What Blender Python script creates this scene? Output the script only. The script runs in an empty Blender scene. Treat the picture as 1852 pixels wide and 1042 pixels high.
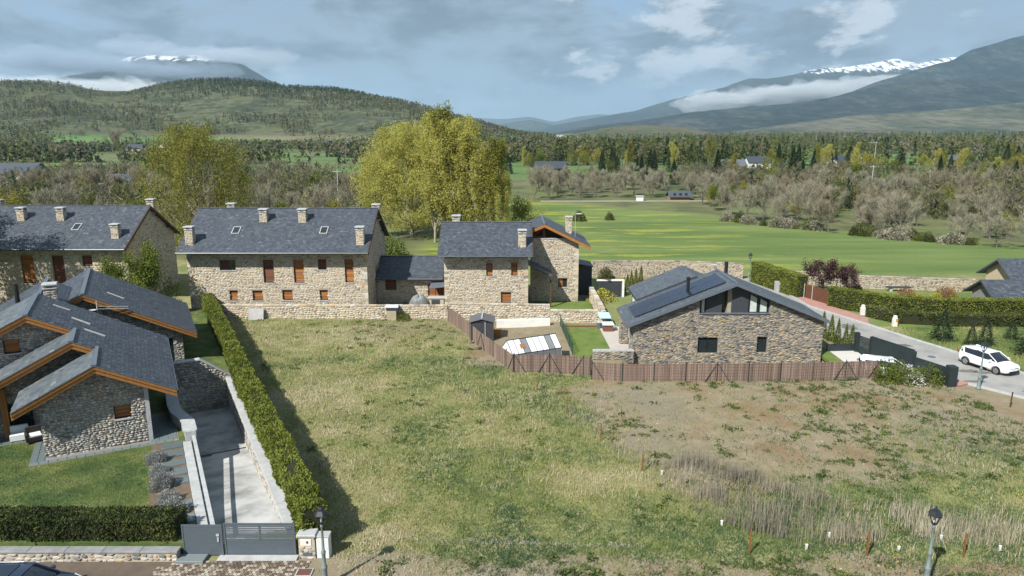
import bpy, math, random
import numpy as np
from mathutils import Vector, Matrix
rnd = random.Random(7)
rng = np.random.default_rng(11)
SC = bpy.context.scene
COL = SC.collection
R = math.radians
# ---------------------------------------------------------------- camera, sky, sun, exposure
CAM_H = 18.5
cam = bpy.data.cameras.new('camera')
cam.sensor_width = 36.0
cam.lens = 36.0 * 1290 / 1852
cam.clip_start = 0.5
cam.clip_end = 80000
camo = bpy.data.objects.new('camera', cam)
camo.location = (0, 0, CAM_H)
camo.rotation_euler = (R(90 - 12.374), 0, 0)
COL.objects.link(camo)
SC.camera = camo
SUN_EL, SHADOW_AZ = R(44), R(51)          # shadows fall towards +x +y
sl = bpy.data.lights.new('sun', 'SUN')
sl.energy = 5.0
sl.angle = R(0.6)
sl.color = (1.0, 0.965, 0.895)
so = bpy.data.objects.new('sun', sl)
d = Vector((math.cos(SHADOW_AZ) * math.cos(SUN_EL), math.sin(SHADOW_AZ) * math.cos(SUN_EL), -math.sin(SUN_EL)))
so.rotation_euler = d.to_track_quat('-Z', 'Y').to_euler()
so.location = (-60, -70, 90)
COL.objects.link(so)
SC.view_settings.view_transform = 'Standard'
SC.view_settings.look = 'None'
SC.view_settings.exposure = 0.62
SC.view_settings.gamma = 1.0
SC.view_settings.use_curve_mapping = False
SC.cycles.max_bounces = 6
SC.cycles.diffuse_bounces = 2
SC.cycles.glossy_bounces = 2
SC.cycles.transmission_bounces = 4
SC.cycles.transparent_max_bounces = 8
SC.cycles.volume_bounces = 1

W = bpy.data.worlds.new('World')
SC.world = W
W.use_nodes = True
nt = W.node_tree
nt.nodes.clear()
N = nt.nodes.new
L = nt.links.new
out = N('ShaderNodeOutputWorld')
bg = N('ShaderNodeBackground')
bg.inputs['Strength'].default_value = 0.078
L(bg.outputs[0], out.inputs[0])
sky = N('ShaderNodeTexSky')
sky.sky_type = 'NISHITA'
sky.sun_disc = False
sky.sun_elevation = SUN_EL
sky.sun_rotation = math.atan2(-d.x, -d.y)
sky.altitude = 1100
sky.air_density = 1.0
sky.dust_density = 1.2
tc = N('ShaderNodeTexCoord')
sep = N('ShaderNodeSeparateXYZ')
L(tc.outputs['Generated'], sep.inputs[0])
def mth(op, a, b=None, clamp=False):
    m = N('ShaderNodeMath'); m.operation = op; m.use_clamp = clamp
    for i, q in enumerate((a, b)):
        if q is None: continue
        if isinstance(q, (int, float)): m.inputs[i].default_value = q
        else: L(q, m.inputs[i])
    return m.outputs[0]
def sstep(v, lo, hi):
    m = N('ShaderNodeMapRange'); m.interpolation_type = 'SMOOTHSTEP'
    L(v, m.inputs[0]); m.inputs[1].default_value = lo; m.inputs[2].default_value = hi
    return m.outputs[0]
def mixc(f, a, b):
    m = N('ShaderNodeMix'); m.data_type = 'RGBA'; m.clamp_factor = True
    if isinstance(f, (int, float)): m.inputs[0].default_value = f
    else: L(f, m.inputs[0])
    for i, q in ((6, a), (7, b)):
        if isinstance(q, tuple): m.inputs[i].default_value = (*q, 1)
        else: L(q, m.inputs[i])
    return m.outputs[2]
# broken cloud: soft grey masses, darker bellies and some white tops, the same all round the sky
mpv = N('ShaderNodeMapping'); mpv.inputs['Scale'].default_value = (1, 1, 2.3); L(tc.outputs['Generated'], mpv.inputs[0])
def noise(scale, detail, rough, off, dist=0.0):
    mp = N('ShaderNodeMapping'); mp.inputs['Location'].default_value = off; L(mpv.outputs[0], mp.inputs[0])
    n = N('ShaderNodeTexNoise'); n.inputs['Scale'].default_value = scale; n.inputs['Detail'].default_value = detail
    n.inputs['Roughness'].default_value = rough; n.inputs['Distortion'].default_value = dist
    L(mp.outputs[0], n.inputs['Vector']); return n.outputs['Fac']
SO = (12.0, 3.0, 4.0)
n_big = noise(2.7, 5, 0.55, SO, 0.3)
n_mid = noise(6.5, 6, 0.6, (SO[0]+3, SO[1]+1, SO[2]+2), 0.25)
n_top = noise(8.0, 6, 0.6, (SO[0]+7, SO[1]+4, SO[2]+5), 0.15)
n_reg = noise(1.8, 2, 0.5, (SO[0]+1, SO[1]+8, SO[2]+3))
m_grey = sstep(mth('ADD', mth('MULTIPLY', n_big, 0.7), mth('MULTIPLY', n_mid, 0.3)), 0.40, 0.55)
m_dark = mth('MULTIPLY', sstep(mth('ADD', mth('MULTIPLY', n_mid, 0.6), mth('MULTIPLY', n_big, 0.4)), 0.47, 0.60), m_grey)
m_white = mth('MULTIPLY', sstep(mth('ADD', mth('MULTIPLY', n_top, 0.75), mth('MULTIPLY', n_mid, 0.25)), 0.53, 0.62), sstep(n_reg, 0.47, 0.58))
c0 = mixc(0.70, sky.outputs[0], (2.45, 3.95, 6.0))
c1 = mixc(mth('MULTIPLY', m_grey, 0.85), c0, (2.95, 3.6, 4.3))
c2 = mixc(mth('MULTIPLY', m_dark, 0.85), c1, (1.45, 1.9, 2.45))
c3 = mixc(mth('MULTIPLY', m_white, 0.8), c2, (6.3, 6.9, 7.5))
# pale layer towards the horizon, all the way round
hz = mth('SUBTRACT', 1.0, sstep(sep.outputs['Z'], -0.02, 0.045))
c4 = mixc(mth('MULTIPLY', hz, 0.55), c3, (3.1, 4.1, 5.3))
L(c4, bg.inputs['Color'])

# ---------------------------------------------------------------- helpers
def tag(o, label=None, cat=None, group=None, kind=None):
    if label: o['label'] = label
    if cat: o['category'] = cat
    if group: o['group'] = group
    if kind: o['kind'] = kind
    return o
def thing(name, label, cat, loc=(0, 0, 0), rotz=0.0, group=None):
    o = bpy.data.objects.new(name, None)
    o.empty_display_size = 0.3
    o.location = loc
    o.rotation_euler = (0, 0, rotz)
    COL.objects.link(o)
    return tag(o, label, cat, group)
def root_of(o):
    while o.parent: o = o.parent
    return o
def link(name, me, mat, parent=None, smooth=False):
    o = bpy.data.objects.new(name, me)
    if mat and not me.materials: me.materials.append(mat)
    if parent: o.parent = parent
    COL.objects.link(o)
    if smooth: me.polygons.foreach_set('use_smooth', [True] * len(me.polygons))
    return o
def shift_of(parent):
    if not parent: return np.zeros(3)
    r = root_of(parent)
    if abs(r.rotation_euler[2]) > 1e-6: return np.zeros(3)
    return np.array(r.location)
def arrmesh(name, V, F, tint=None, k=4):
    """fast mesh from vertex array and (n,k) faces, with one tint per face"""
    V = np.ascontiguousarray(V, dtype=np.float32); F = np.ascontiguousarray(F, dtype=np.int32)
    me = bpy.data.meshes.new(name)
    me.vertices.add(len(V)); me.vertices.foreach_set('co', V.ravel())
    n, k = F.shape
    me.loops.add(n * k); me.loops.foreach_set('vertex_index', F.ravel())
    me.polygons.add(n); me.polygons.foreach_set('loop_start', np.arange(0, n * k, k, dtype=np.int32))
    try: me.polygons.foreach_set('loop_total', np.full(n, k, dtype=np.int32))
    except Exception: pass
    if tint is not None:
        a = me.attributes.new('tint', 'FLOAT', 'FACE'); a.data.foreach_set('value', np.ascontiguousarray(tint, dtype=np.float32))
    me.update(calc_edges=True)
    return me
class MB:
    """collects shapes into one mesh"""
    def __init__(s): s.v = []; s.f = []; s.t = []
    def add(s, vs, fs, t=None):
        o = len(s.v); s.v += [tuple(map(float, q)) for q in vs]
        s.f += [tuple(o + i for i in q) for q in fs]
        tt = rnd.random() if t is None else t
        s.t += [tt] * len(fs); return s
    def box(s, x0, x1, y0, y1, z0, z1, t=None):
        return s.add([(x0,y0,z0),(x1,y0,z0),(x1,y1,z0),(x0,y1,z0),(x0,y0,z1),(x1,y0,z1),(x1,y1,z1),(x0,y1,z1)],
            [(0,3,2,1),(4,5,6,7),(0,1,5,4),(1,2,6,5),(2,3,7,6),(3,0,4,7)], t)
    def obox(s, c, half, rz=0.0, t=None, tilt=None):
        """box about a centre turned by rz"""
        M = Matrix.Rotation(rz, 3, 'Z')
        if tilt: M = M @ Matrix.Rotation(tilt[1], 3, tilt[0])
        vs = [Vector(c) + M @ Vector((sx*half[0], sy*half[1], sz*half[2])) for sz in (-1,1) for sx, sy in ((-1,-1),(1,-1),(1,1),(-1,1))]
        return s.add(vs, [(0,3,2,1),(4,5,6,7),(0,1,5,4),(1,2,6,5),(2,3,7,6),(3,0,4,7)], t)
    def bevbox(s, x0, x1, y0, y1, z0, z1, b, t=None):
        """box with a chamfered top edge"""
        return s.add([(x0,y0,z0),(x1,y0,z0),(x1,y1,z0),(x0,y1,z0),(x0,y0,z1-b),(x1,y0,z1-b),(x1,y1,z1-b),(x0,y1,z1-b),
            (x0+b,y0+b,z1),(x1-b,y0+b,z1),(x1-b,y1-b,z1),(x0+b,y1-b,z1)],
            [(0,3,2,1),(0,1,5,4),(1,2,6,5),(2,3,7,6),(3,0,4,7),(4,5,9,8),(5,6,10,9),(6,7,11,10),(7,4,8,11),(8,9,10,11)], t)
    def prism(s, poly, z0, z1, t=None):
        """flat polygon (ccw seen from above) pulled up"""
        n = len(poly)
        return s.add([(*p, z0) for p in poly] + [(*p, z1) for p in poly],
            [tuple(range(n))[::-1], tuple(range(n, 2*n))] + [(i, (i+1) % n, n+(i+1) % n, n+i) for i in range(n)], t)
    def slab(s, pts, th, t=None):
        """polygon in space thickened downwards"""
        n = len(pts); lo = [(p[0], p[1], p[2]-th) for p in pts]
        return s.add(list(pts) + lo, [tuple(range(n)), tuple(range(2*n-1, n-1, -1))] + [(i, n+i, n+(i+1) % n, (i+1) % n) for i in range(n)], t)
    def extr(s, pts, vec, t=None):
        n = len(pts); q = [tuple(np.array(p)+np.array(vec)) for p in pts]
        return s.add(list(pts)+q, [tuple(range(n)), tuple(range(2*n-1, n-1, -1))] + [(i, n+i, n+(i+1) % n, (i+1) % n) for i in range(n)], t)
    def bar(s, a, b, w, h=None, t=None):
        """square bar between two points"""
        a = Vector(a); b = Vector(b); h = h or w
        q = (b-a).to_track_quat('Z', 'Y'); vs = []
        for p in (a, b):
            for sx, sy in ((-1,-1),(1,-1),(1,1),(-1,1)): vs.append(p + q @ Vector((sx*w/2, sy*h/2, 0)))
        return s.add(vs, [(0,3,2,1),(4,5,6,7),(0,1,5,4),(1,2,6,5),(2,3,7,6),(3,0,4,7)], t)
    def tube(s, a, b, r0, r1=None, n=8, t=None):
        a = Vector(a); b = Vector(b); r1 = r0 if r1 is None else r1
        q = (b-a).to_track_quat('Z', 'Y'); vs = []
        for p, r in ((a, r0), (b, r1)):
            for i in range(n): vs.append(p + q @ Vector((r*math.cos(6.28318*i/n), r*math.sin(6.28318*i/n), 0)))
        return s.add(vs, [tuple(range(n))[::-1], tuple(range(n, 2*n))] + [(i, (i+1) % n, n+(i+1) % n, n+i) for i in range(n)], t)
    def lathe(s, prof, n=12, c=(0,0,0), t=None):
        vs = []
        for r, z in prof:
            for i in range(n): vs.append((c[0]+r*math.cos(6.28318*i/n), c[1]+r*math.sin(6.28318*i/n), c[2]+z))
        fs = [(k*n+i, k*n+(i+1) % n, (k+1)*n+(i+1) % n, (k+1)*n+i) for k in range(len(prof)-1) for i in range(n)]
        fs += [tuple(range(n))[::-1], tuple(range((len(prof)-1)*n, len(prof)*n))]
        return s.add(vs, fs, t)
    def build(s, name, mat, parent=None, smooth=False, kind=None):
        sh = shift_of(parent)
        me = bpy.data.meshes.new(name)
        me.from_pydata([tuple(np.array(q)-sh) for q in s.v] if sh.any() else s.v, [], s.f)
        a = me.attributes.new('tint', 'FLOAT', 'FACE'); a.data.foreach_set('value', s.t)
        me.update()
        o = link(name, me, mat, parent, smooth)
        if kind: o['kind'] = kind
        return o
def copy_tree(o, parent=None, label=None, group=None):
    c = o.copy(); COL.objects.link(c); c.parent = parent
    if label: c['label'] = label
    if group: c['group'] = group
    for ch in list(o.children): copy_tree(ch, c)
    return c

# value noise on arrays
def _h(ix, iy, seed):
    n = (ix.astype(np.int64)*374761393 + iy.astype(np.int64)*668265263 + seed*974634541) & 0x7fffffff
    n = ((n ^ (n >> 13))*1274126177) & 0x7fffffff
    return ((n ^ (n >> 16)) & 0xffff)/65535.0
def vnoise(x, y, sc, seed=0):
    x = np.asarray(x, float)/sc; y = np.asarray(y, float)/sc
    ix = np.floor(x); iy = np.floor(y); fx = x-ix; fy = y-iy
    fx = fx*fx*(3-2*fx); fy = fy*fy*(3-2*fy)
    a = _h(ix, iy, seed); b = _h(ix+1, iy, seed); c = _h(ix, iy+1, seed); e = _h(ix+1, iy+1, seed)
    return (a*(1-fx)+b*fx)*(1-fy)+(c*(1-fx)+e*fx)*fy
def fbm(x, y, sc, seed=0, oc=4, g=0.5):
    s = 0; a = 1; t = 0
    for i in range(oc): s = s+a*vnoise(x, y, sc/2**i, seed+i*17); t += a; a *= g
    return s/t
def ss(x, a, b):
    t = np.clip((np.asarray(x, float)-a)/(b-a), 0, 1); return t*t*(3-2*t)

# ---------------------------------------------------------------- materials
def newmat(name, rough=0.85, spec=0.3):
    m = bpy.data.materials.new(name); m.use_nodes = True
    b = m.node_tree.nodes['Principled BSDF']
    b.inputs['Roughness'].default_value = rough
    b.inputs['Specular IOR Level'].default_value = spec
    return m, m.node_tree, b
class NT:
    def __init__(s, t): s.t = t
    def n(s, kind, **kw):
        q = s.t.nodes.new('ShaderNode'+kind)
        for k_, v_ in kw.items(): setattr(q, k_, v_)
        return q
    def l(s, a, b): s.t.links.new(a, b)
    def ramp(s, fac, stops, mode='LINEAR'):
        r = s.n('ValToRGB'); r.color_ramp.interpolation = mode
        e = r.color_ramp.elements
        while len(e) < len(stops): e.new(0.5)
        for q, (p, c) in zip(e, stops): q.position = p; q.color = (*c, 1)
        s.l(fac, r.inputs[0]); return r.outputs[0]
    def noise(s, scale, detail=4, rough=0.55, vec=None, st=None, coord='Object'):
        if vec is None:
            tc_ = s.n('TexCoord'); vec = tc_.outputs[coord]
        if st:
            mp = s.n('Mapping'); mp.inputs['Scale'].default_value = st; s.l(vec, mp.inputs[0]); vec = mp.outputs[0]
        q = s.n('TexNoise'); q.inputs['Scale'].default_value = scale; q.inputs['Detail'].default_value = detail
        q.inputs['Roughness'].default_value = rough; s.l(vec, q.inputs['Vector']); return q.outputs['Fac']
    def mix(s, f, a, b, blend='MIX'):
        m = s.n('Mix', data_type='RGBA', blend_type=blend)
        if isinstance(f, (int, float)): m.inputs[0].default_value = f
        else: s.l(f, m.inputs[0])
        for i, q in ((6, a), (7, b)):
            if isinstance(q, tuple): m.inputs[i].default_value = (*q, 1)
            else: s.l(q, m.inputs[i])
        return m.outputs[2]
    def math(s, op, a, b=None, clamp=False):
        m = s.n('Math', operation=op, use_clamp=clamp)
        for i, q in enumerate((a, b)):
            if q is None: continue
            if isinstance(q, (int, float)): m.inputs[i].default_value = q
            else: s.l(q, m.inputs[i])
        return m.outputs[0]
    def step(s, v, lo, hi):
        m = s.n('MapRange', interpolation_type='SMOOTHSTEP'); s.l(v, m.inputs[0])
        m.inputs[1].default_value = lo; m.inputs[2].default_value = hi; return m.outputs[0]
    def attr(s, name):
        return s.n('Attribute', attribute_name=name).outputs['Fac']
def vary(name, stops, scale=3.0, amt=0.35, rough=0.85, bump=0.0, bscale=None, tint=True, spec=0.3, trans=0.0, st=None, metal=0.0, mode='LINEAR'):
    """colour from a ramp over the per-piece tint, broken up by noise"""
    m, t, b = newmat(name, rough, spec); q = NT(t)
    nz = q.noise(scale, 5, 0.6, st=st)
    if tint:
        f = q.math('ADD', q.attr('tint'), q.math('MULTIPLY', q.math('SUBTRACT', nz, 0.5), amt), True)
    else:
        f = q.math('ADD', 0.5, q.math('MULTIPLY', q.math('SUBTRACT', nz, 0.5), amt*2.2), True)
    c = q.ramp(f, stops, mode)
    q.l(c, b.inputs['Base Color'])
    b.inputs['Metallic'].default_value = metal
    if bump:
        bn = q.n('Bump'); bn.inputs['Strength'].default_value = bump; bn.inputs['Distance'].default_value = 0.05
        q.l(q.noise(bscale or scale*4, 4, 0.6), bn.inputs['Height']); q.l(bn.outputs[0], b.inputs['Normal'])
    if trans:
        tr = q.n('BsdfTranslucent'); q.l(c, tr.inputs[0]); mx = q.n('MixShader'); mx.inputs[0].default_value = trans
        q.l(b.outputs[0], mx.inputs[1]); q.l(tr.outputs[0], mx.inputs[2])
        q.l(mx.outputs[0], t.nodes['Material Output'].inputs['Surface'])
    return m
def flat(name, c, rough=0.6, amt=0.12, scale=2.0, bump=0.0, spec=0.35, metal=0.0):
    lo = tuple(max(0, x*(1-amt)) for x in c); hi = tuple(min(1, x*(1+amt)) for x in c)
    return vary(name, [(0.0, lo), (1.0, hi)], scale=scale, amt=0.8, rough=rough, bump=bump, tint=False, spec=spec, metal=metal)
# ---------------------------------------------------------------- terrain
def interp(px, py):
    px = np.array(px, float); py = np.array(py, float)
    return lambda q: np.interp(q, px, py)
# the wooded hill on the left: bearing (x/y) -> crest height above the plain at its distance
hill_b = np.array([-.917, -.767, -.691, -.646, -.595, -.548, -.518, -.468, -.422, -.378, -.333, -.304, -.244, -.207, -.155, -.095, -.05, .003, .056])
hill_z = np.array([126.7, 132.2, 140.4, 140.4, 133.6, 112.7, 118.0, 144.2, 156.3, 157.8, 145.7, 130.8, 124.2, 110.3, 84.5, 53.5, 37.4, 12.9, 2.9])
hill_d = np.array([1900, 1900, 1900, 1900, 1900, 1950, 2000, 2100, 2100, 2100, 2100, 2050, 1980, 1900, 1800, 1700, 1600, 1500, 1500])*1.0
def land(x, y):
    x = np.asarray(x, float); y = np.asarray(y, float)
    b = np.where(y > 60, x/np.maximum(y, 60), 0.3)
    zc = np.interp(b, hill_b, hill_z); dc = np.interp(b, hill_b, hill_d)
    s = ss(y, 0.50*dc, dc)*(1-0.9*ss(y, dc*1.03, dc*1.9))
    lump = fbm(x, y, 420, 3, 5)
    z = zc*s*(0.86+0.28*lump)+zc*s*0.10*(fbm(x, y, 120, 5, 4)-.5)
    z += (fbm(x, y, 500, 9, 4)-.5)*14*ss(y, 350, 1500)
    z -= 0.9*ss(y, 100, 135)*ss(x, -14, 0)*(1-ss(y, 170, 260))      # meadow dips gently away
    z -= 0.85*ss(y, 51.7, 52.5)*(1-ss(y, 60, 61))*ss(x, 9.6, 10.1)*(1-ss(x, 26.0, 26.6))
    z -= 0.38*ss(y, 52.0, 52.6)*(1-ss(y, 55.0, 55.5))*ss(x, 27.4, 27.9)*(1-ss(x, 31.2, 31.6))
    near = (1-ss(y, 80, 120))
    inlot = ((x > -9-(y-28)*0.53) & (x < 33)).astype(float)
    z += near*inlot*((fbm(x, y, 5.5, 21, 4)-.5)*0.26+(fbm(x, y, 0.9, 31, 2)-.5)*0.06)
    return z
def lines(lo, hi, step, far, grow):
    a = list(np.arange(lo, hi+1e-6, step)); s = step
    while a[-1] < far: s *= grow; a.append(a[-1]+s)
    return a
gx = lines(0, 46, 0.55, 18000, 1.13); gx = np.array([-q for q in lines(0, 40, 0.55, 18000, 1.13)[:0:-1]]+gx)
gy = np.array(sorted([14-q for q in (6, 20, 60, 200, 800)]+lines(14, 96, 0.55, 24500, 1.028)))
X, Yg = np.meshgrid(gx, gy)
Z = land(X, Yg)
A0 = np.array([-26.10, 36.96]); UA = 0.4837  # origin and turn of the hillside house
ca, sa = math.cos(UA), math.sin(UA)
def uv_of(x, y):
    dx, dy = np.asarray(x)-A0[0], np.asarray(y)-A0[1]; return dx*ca+dy*sa, -dx*sa+dy*ca
def w_of(u, v): return (A0[0]+u*ca-v*sa, A0[1]+u*sa+v*ca)
nx, ny = len(gx), len(gy)
V = np.stack([X.ravel(), Yg.ravel(), Z.ravel()], 1)
I = np.arange(nx*ny).reshape(ny, nx)
F = np.stack([I[:-1, :-1].ravel(), I[:-1, 1:].ravel(), I[1:, 1:].ravel(), I[1:, :-1].ravel()], 1)
cx = V[F, 0].mean(1); cy = V[F, 1].mean(1)
cu, cv = uv_of(cx, cy)
keep = ~((cu > 7.2) & (cu < 10.95) & (cv > -12.5) & (cv < 10.6) & (cy > 28.7))
me = arrmesh('ground', V, F[keep])
x_, y_ = V[:, 0], V[:, 1]
def lot_line(y): return np.interp(y, [28.6, 36.7, 40.8, 45.3, 49.5, 54], [11.0, 7.6, 5.8, 4.0, 2.3, 6.0])
def dirt_at(x, y):
    q = ss(x-lot_line(y)+(fbm(x, y, 6, 41)-.5)*5, -1.0, 2.5)*ss(y+(fbm(x, y, 5, 43)-.5)*6, 31.5, 37)
    q = q*(1-0.55*ss(x-(y-30)*0.2, 17, 24)*(1-ss(y, 38, 46)))
    g_ = (1-ss(y+(fbm(x, y, 4, 44)-.5)*2.5, 28.0, 29.3))*0.85                 # verge by the street
    up = 0.5*ss(y, 54, 66)*ss(x, -24, -12)*(1-ss(x, -5, 2))
    yd = ss(x, -5, -3)*(1-ss(x, 5, 5.3))*ss(y, 54, 56)*(1-ss(y, 68, 68.5))*0.9
    return np.clip(np.maximum.reduce([q, g_, up, yd]), 0, 1)
def mead_at(x, y):
    return ss(y, 88, 96)*(1-ss(y-np.interp(x, [-60, 0, 45, 54, 90, 140], [118, 207, 171, 152, 119, 104]), -4, 6))*ss(x, -18, -12)
dirt = dirt_at(x_, y_)*(y_ < 90)
mead = np.maximum(mead_at(x_, y_), ss(x_, 35, 36)*ss(y_, 50, 54)*(1-ss(y_, 80, 90)))
far = ss(y_, 99, 110)*(1-mead)
for nm, arr in (('dirt', dirt), ('mead', mead), ('far', far)):
    a = me.attributes.new(nm, 'FLOAT', 'POINT'); a.data.foreach_set('value', arr.astype(np.float32))
m, t, b = newmat('ground_mat', 0.95, 0.15); q = NT(t)
geo = q.n('NewGeometry'); pos = geo.outputs['Position']
n1 = q.noise(0.16, 5, 0.6, vec=pos); n2 = q.noise(0.9, 5, 0.65, vec=pos); n3 = q.noise(5.0, 4, 0.7, vec=pos); n4 = q.noise(18.0, 3, 0.7, vec=pos)
nm = q.math('ADD', q.math('MULTIPLY', n1, 0.4), q.math('ADD', q.math('MULTIPLY', n2, 0.35), q.math('MULTIPLY', n3, 0.25)))
grass = q.ramp(nm, [(0.36, (0.09, 0.115, 0.046)), (0.46, (0.17, 0.185, 0.072)), (0.54, (0.24, 0.23, 0.105)), (0.64, (0.33, 0.29, 0.165))])
soil = q.ramp(q.math('ADD', q.math('MULTIPLY', n2, 0.5), q.math('MULTIPLY', n4, 0.5)), [(0.32, (0.12, 0.098, 0.060)), (0.42, (0.205, 0.170, 0.107)), (0.55, (0.255, 0.213, 0.142)), (0.68, (0.34, 0.295, 0.21))])
soil = q.mix(q.math('MULTIPLY', q.step(n1, .50, .62), .55), soil, (0.20, 0.125, 0.06))
soil = q.mix(q.math('MULTIPLY', q.step(n1, .48, .38), .5), soil, (0.20, 0.182, 0.138))
c = q.mix(q.step(q.math('ADD', q.attr('dirt'), q.math('MULTIPLY', q.math('SUBTRACT', n3, 0.5), 0.9)), 0.30, 0.62), grass, soil)
nst = q.noise(0.05, 5, 0.6, vec=pos, st=(0.35, 1.6, 1.0)); nst2 = q.noise(0.11, 6, 0.65, vec=pos, st=(0.5, 1.8, 1))
mg = q.ramp(nst, [(0.35, (0.082, 0.132, 0.040)), (0.5, (0.118, 0.176, 0.052)), (0.62, (0.17, 0.215, 0.072))])
yl = q.math('MULTIPLY', q.step(nst2, 0.50, 0.62), q.step(n4, 0.38, 0.56))
sepp = q.n('SeparateXYZ'); q.l(pos, sepp.inputs[0])
yl = q.math('MULTIPLY', yl, q.math('SUBTRACT', 1.0, q.step(sepp.outputs['X'], 18.0, 62.0)))
mg = q.mix(q.math('MULTIPLY', yl, 0.7), mg, (0.50, 0.45, 0.05))
mg = q.mix(q.math('MULTIPLY', q.step(n3, 0.45, 0.7), 0.5), mg, (0.05, 0.088, 0.026))
mg = q.mix(q.math('MULTIPLY', q.step(n2, 0.48, 0.66), 0.45), mg, (0.14, 0.155, 0.06))
c = q.mix(q.attr('mead'), c, mg)
# the valley floor: fields in their own colours, hedged
vo = q.n('TexVoronoi'); vo.inputs['Scale'].default_value = 0.0062; vo.inputs['Randomness'].default_value = 0.85
mp = q.n('Mapping'); mp.inputs['Scale'].default_value = (0.6, 1.5, 0.0); mp.inputs['Rotation'].default_value = (0, 0, 0.35)
q.l(pos, mp.inputs[0]); q.l(mp.outputs[0], vo.inputs['Vector'])
sepc = q.n('SeparateColor'); q.l(vo.outputs['Color'], sepc.inputs[0])
fl = q.ramp(sepc.outputs[0], [(0.0, (0.10, 0.17, 0.055)), (0.3, (0.13, 0.16, 0.07)), (0.5, (0.16, 0.15, 0.085)), (0.62, (0.11, 0.20, 0.06)), (0.8, (0.19, 0.165, 0.11)), (0.9, (0.09, 0.12, 0.05))], 'CONSTANT')
nf = q.noise(0.012, 7, 0.68, vec=pos); nf2 = q.noise(0.06, 5, 0.65, vec=pos)
wild = q.ramp(nf2, [(0.35, (0.05, 0.07, 0.035)), (0.5, (0.12, 0.125, 0.06)), (0.65, (0.16, 0.17, 0.075))])
wild = q.mix(q.math('MULTIPLY', q.step(nst2, .5, .62), .6), wild, (0.10, 0.15, 0.05))
fl = q.mix(q.step(q.math('ADD', sepp.outputs['Y'], q.math('MULTIPLY', q.math('SUBTRACT', nf, .5), 500.0)), 330.0, 240.0), fl, wild)
hillc = q.ramp(q.math('ADD', q.math('MULTIPLY', nf, .5), q.math('MULTIPLY', nf2, .5)), [(0.38, (0.03, 0.04, 0.026)), (0.48, (0.06, 0.072, 0.04)), (0.55, (0.105, 0.115, 0.06)), (0.63, (0.16, 0.15, 0.095))])
fl = q.mix(q.step(sepp.outputs['Z'], 6.0, 18.0), fl, hillc)
fl = q.mix(q.math('MULTIPLY', q.step(nf, 0.5, 0.62), 0.75), fl, (0.085, 0.095, 0.05))
c = q.mix(q.attr('far'), c, fl)
q.l(c, b.inputs['Base Color'])
bn = q.n('Bump'); bn.inputs['Strength'].default_value = 0.5; bn.inputs['Distance'].default_value = 0.08
q.l(q.math('ADD', n3, n4), bn.inputs['Height']); q.l(bn.outputs[0], b.inputs['Normal'])
ground = link('ground', me, m, None, True); tag(ground, kind='structure')

# ---------------------------------------------------------------- mountains
def mtn_mat(name, stops, scale, snow=None):
    m, t, b = newmat(name, 0.95, 0.1); q = NT(t)
    geo = q.n('NewGeometry'); pos = geo.outputs['Position']
    n1 = q.noise(scale, 8, 0.66, vec=pos, st=(1, .6, 2.0)); n2 = q.noise(scale*8, 6, 0.68, vec=pos, st=(1, .5, 1.5))
    f = q.math('ADD', q.math('MULTIPLY', n1, 0.5), q.math('MULTIPLY', n2, 0.5))
    c = q.ramp(f, stops)
    if snow:
        sp = q.n('SeparateXYZ'); q.l(pos, sp.inputs[0])
        n3 = q.noise(scale*14, 7, 0.72, vec=pos, st=(1, .35, .8))
        h = q.math('ADD', sp.outputs['Z'], q.math('MULTIPLY', q.math('SUBTRACT', n3, 0.5), snow[1]*6.0))
        h = q.math('ADD', h, q.math('MULTIPLY', q.math('SUBTRACT', n1, 0.5), snow[1]*4.0))
        c = q.mix(q.math('MULTIPLY', q.step(h, snow[0]-snow[1]*.3, snow[0]+snow[1]*.3), q.step(q.math('ADD', n3, q.math('MULTIPLY', q.math('SUBTRACT', sp.outputs['Z'], snow[0]), .00025)), .46, .53)), c, (0.74, 0.77, 0.82))
    q.l(c, b.inputs['Base Color'])
    bn = q.n('Bump'); bn.inputs['Strength'].default_value = 1.0; bn.inputs['Distance'].default_value = 60.0
    q.l(n2, bn.inputs['Height']); q.l(bn.outputs[0], b.inputs['Normal'])
    return m
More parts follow.
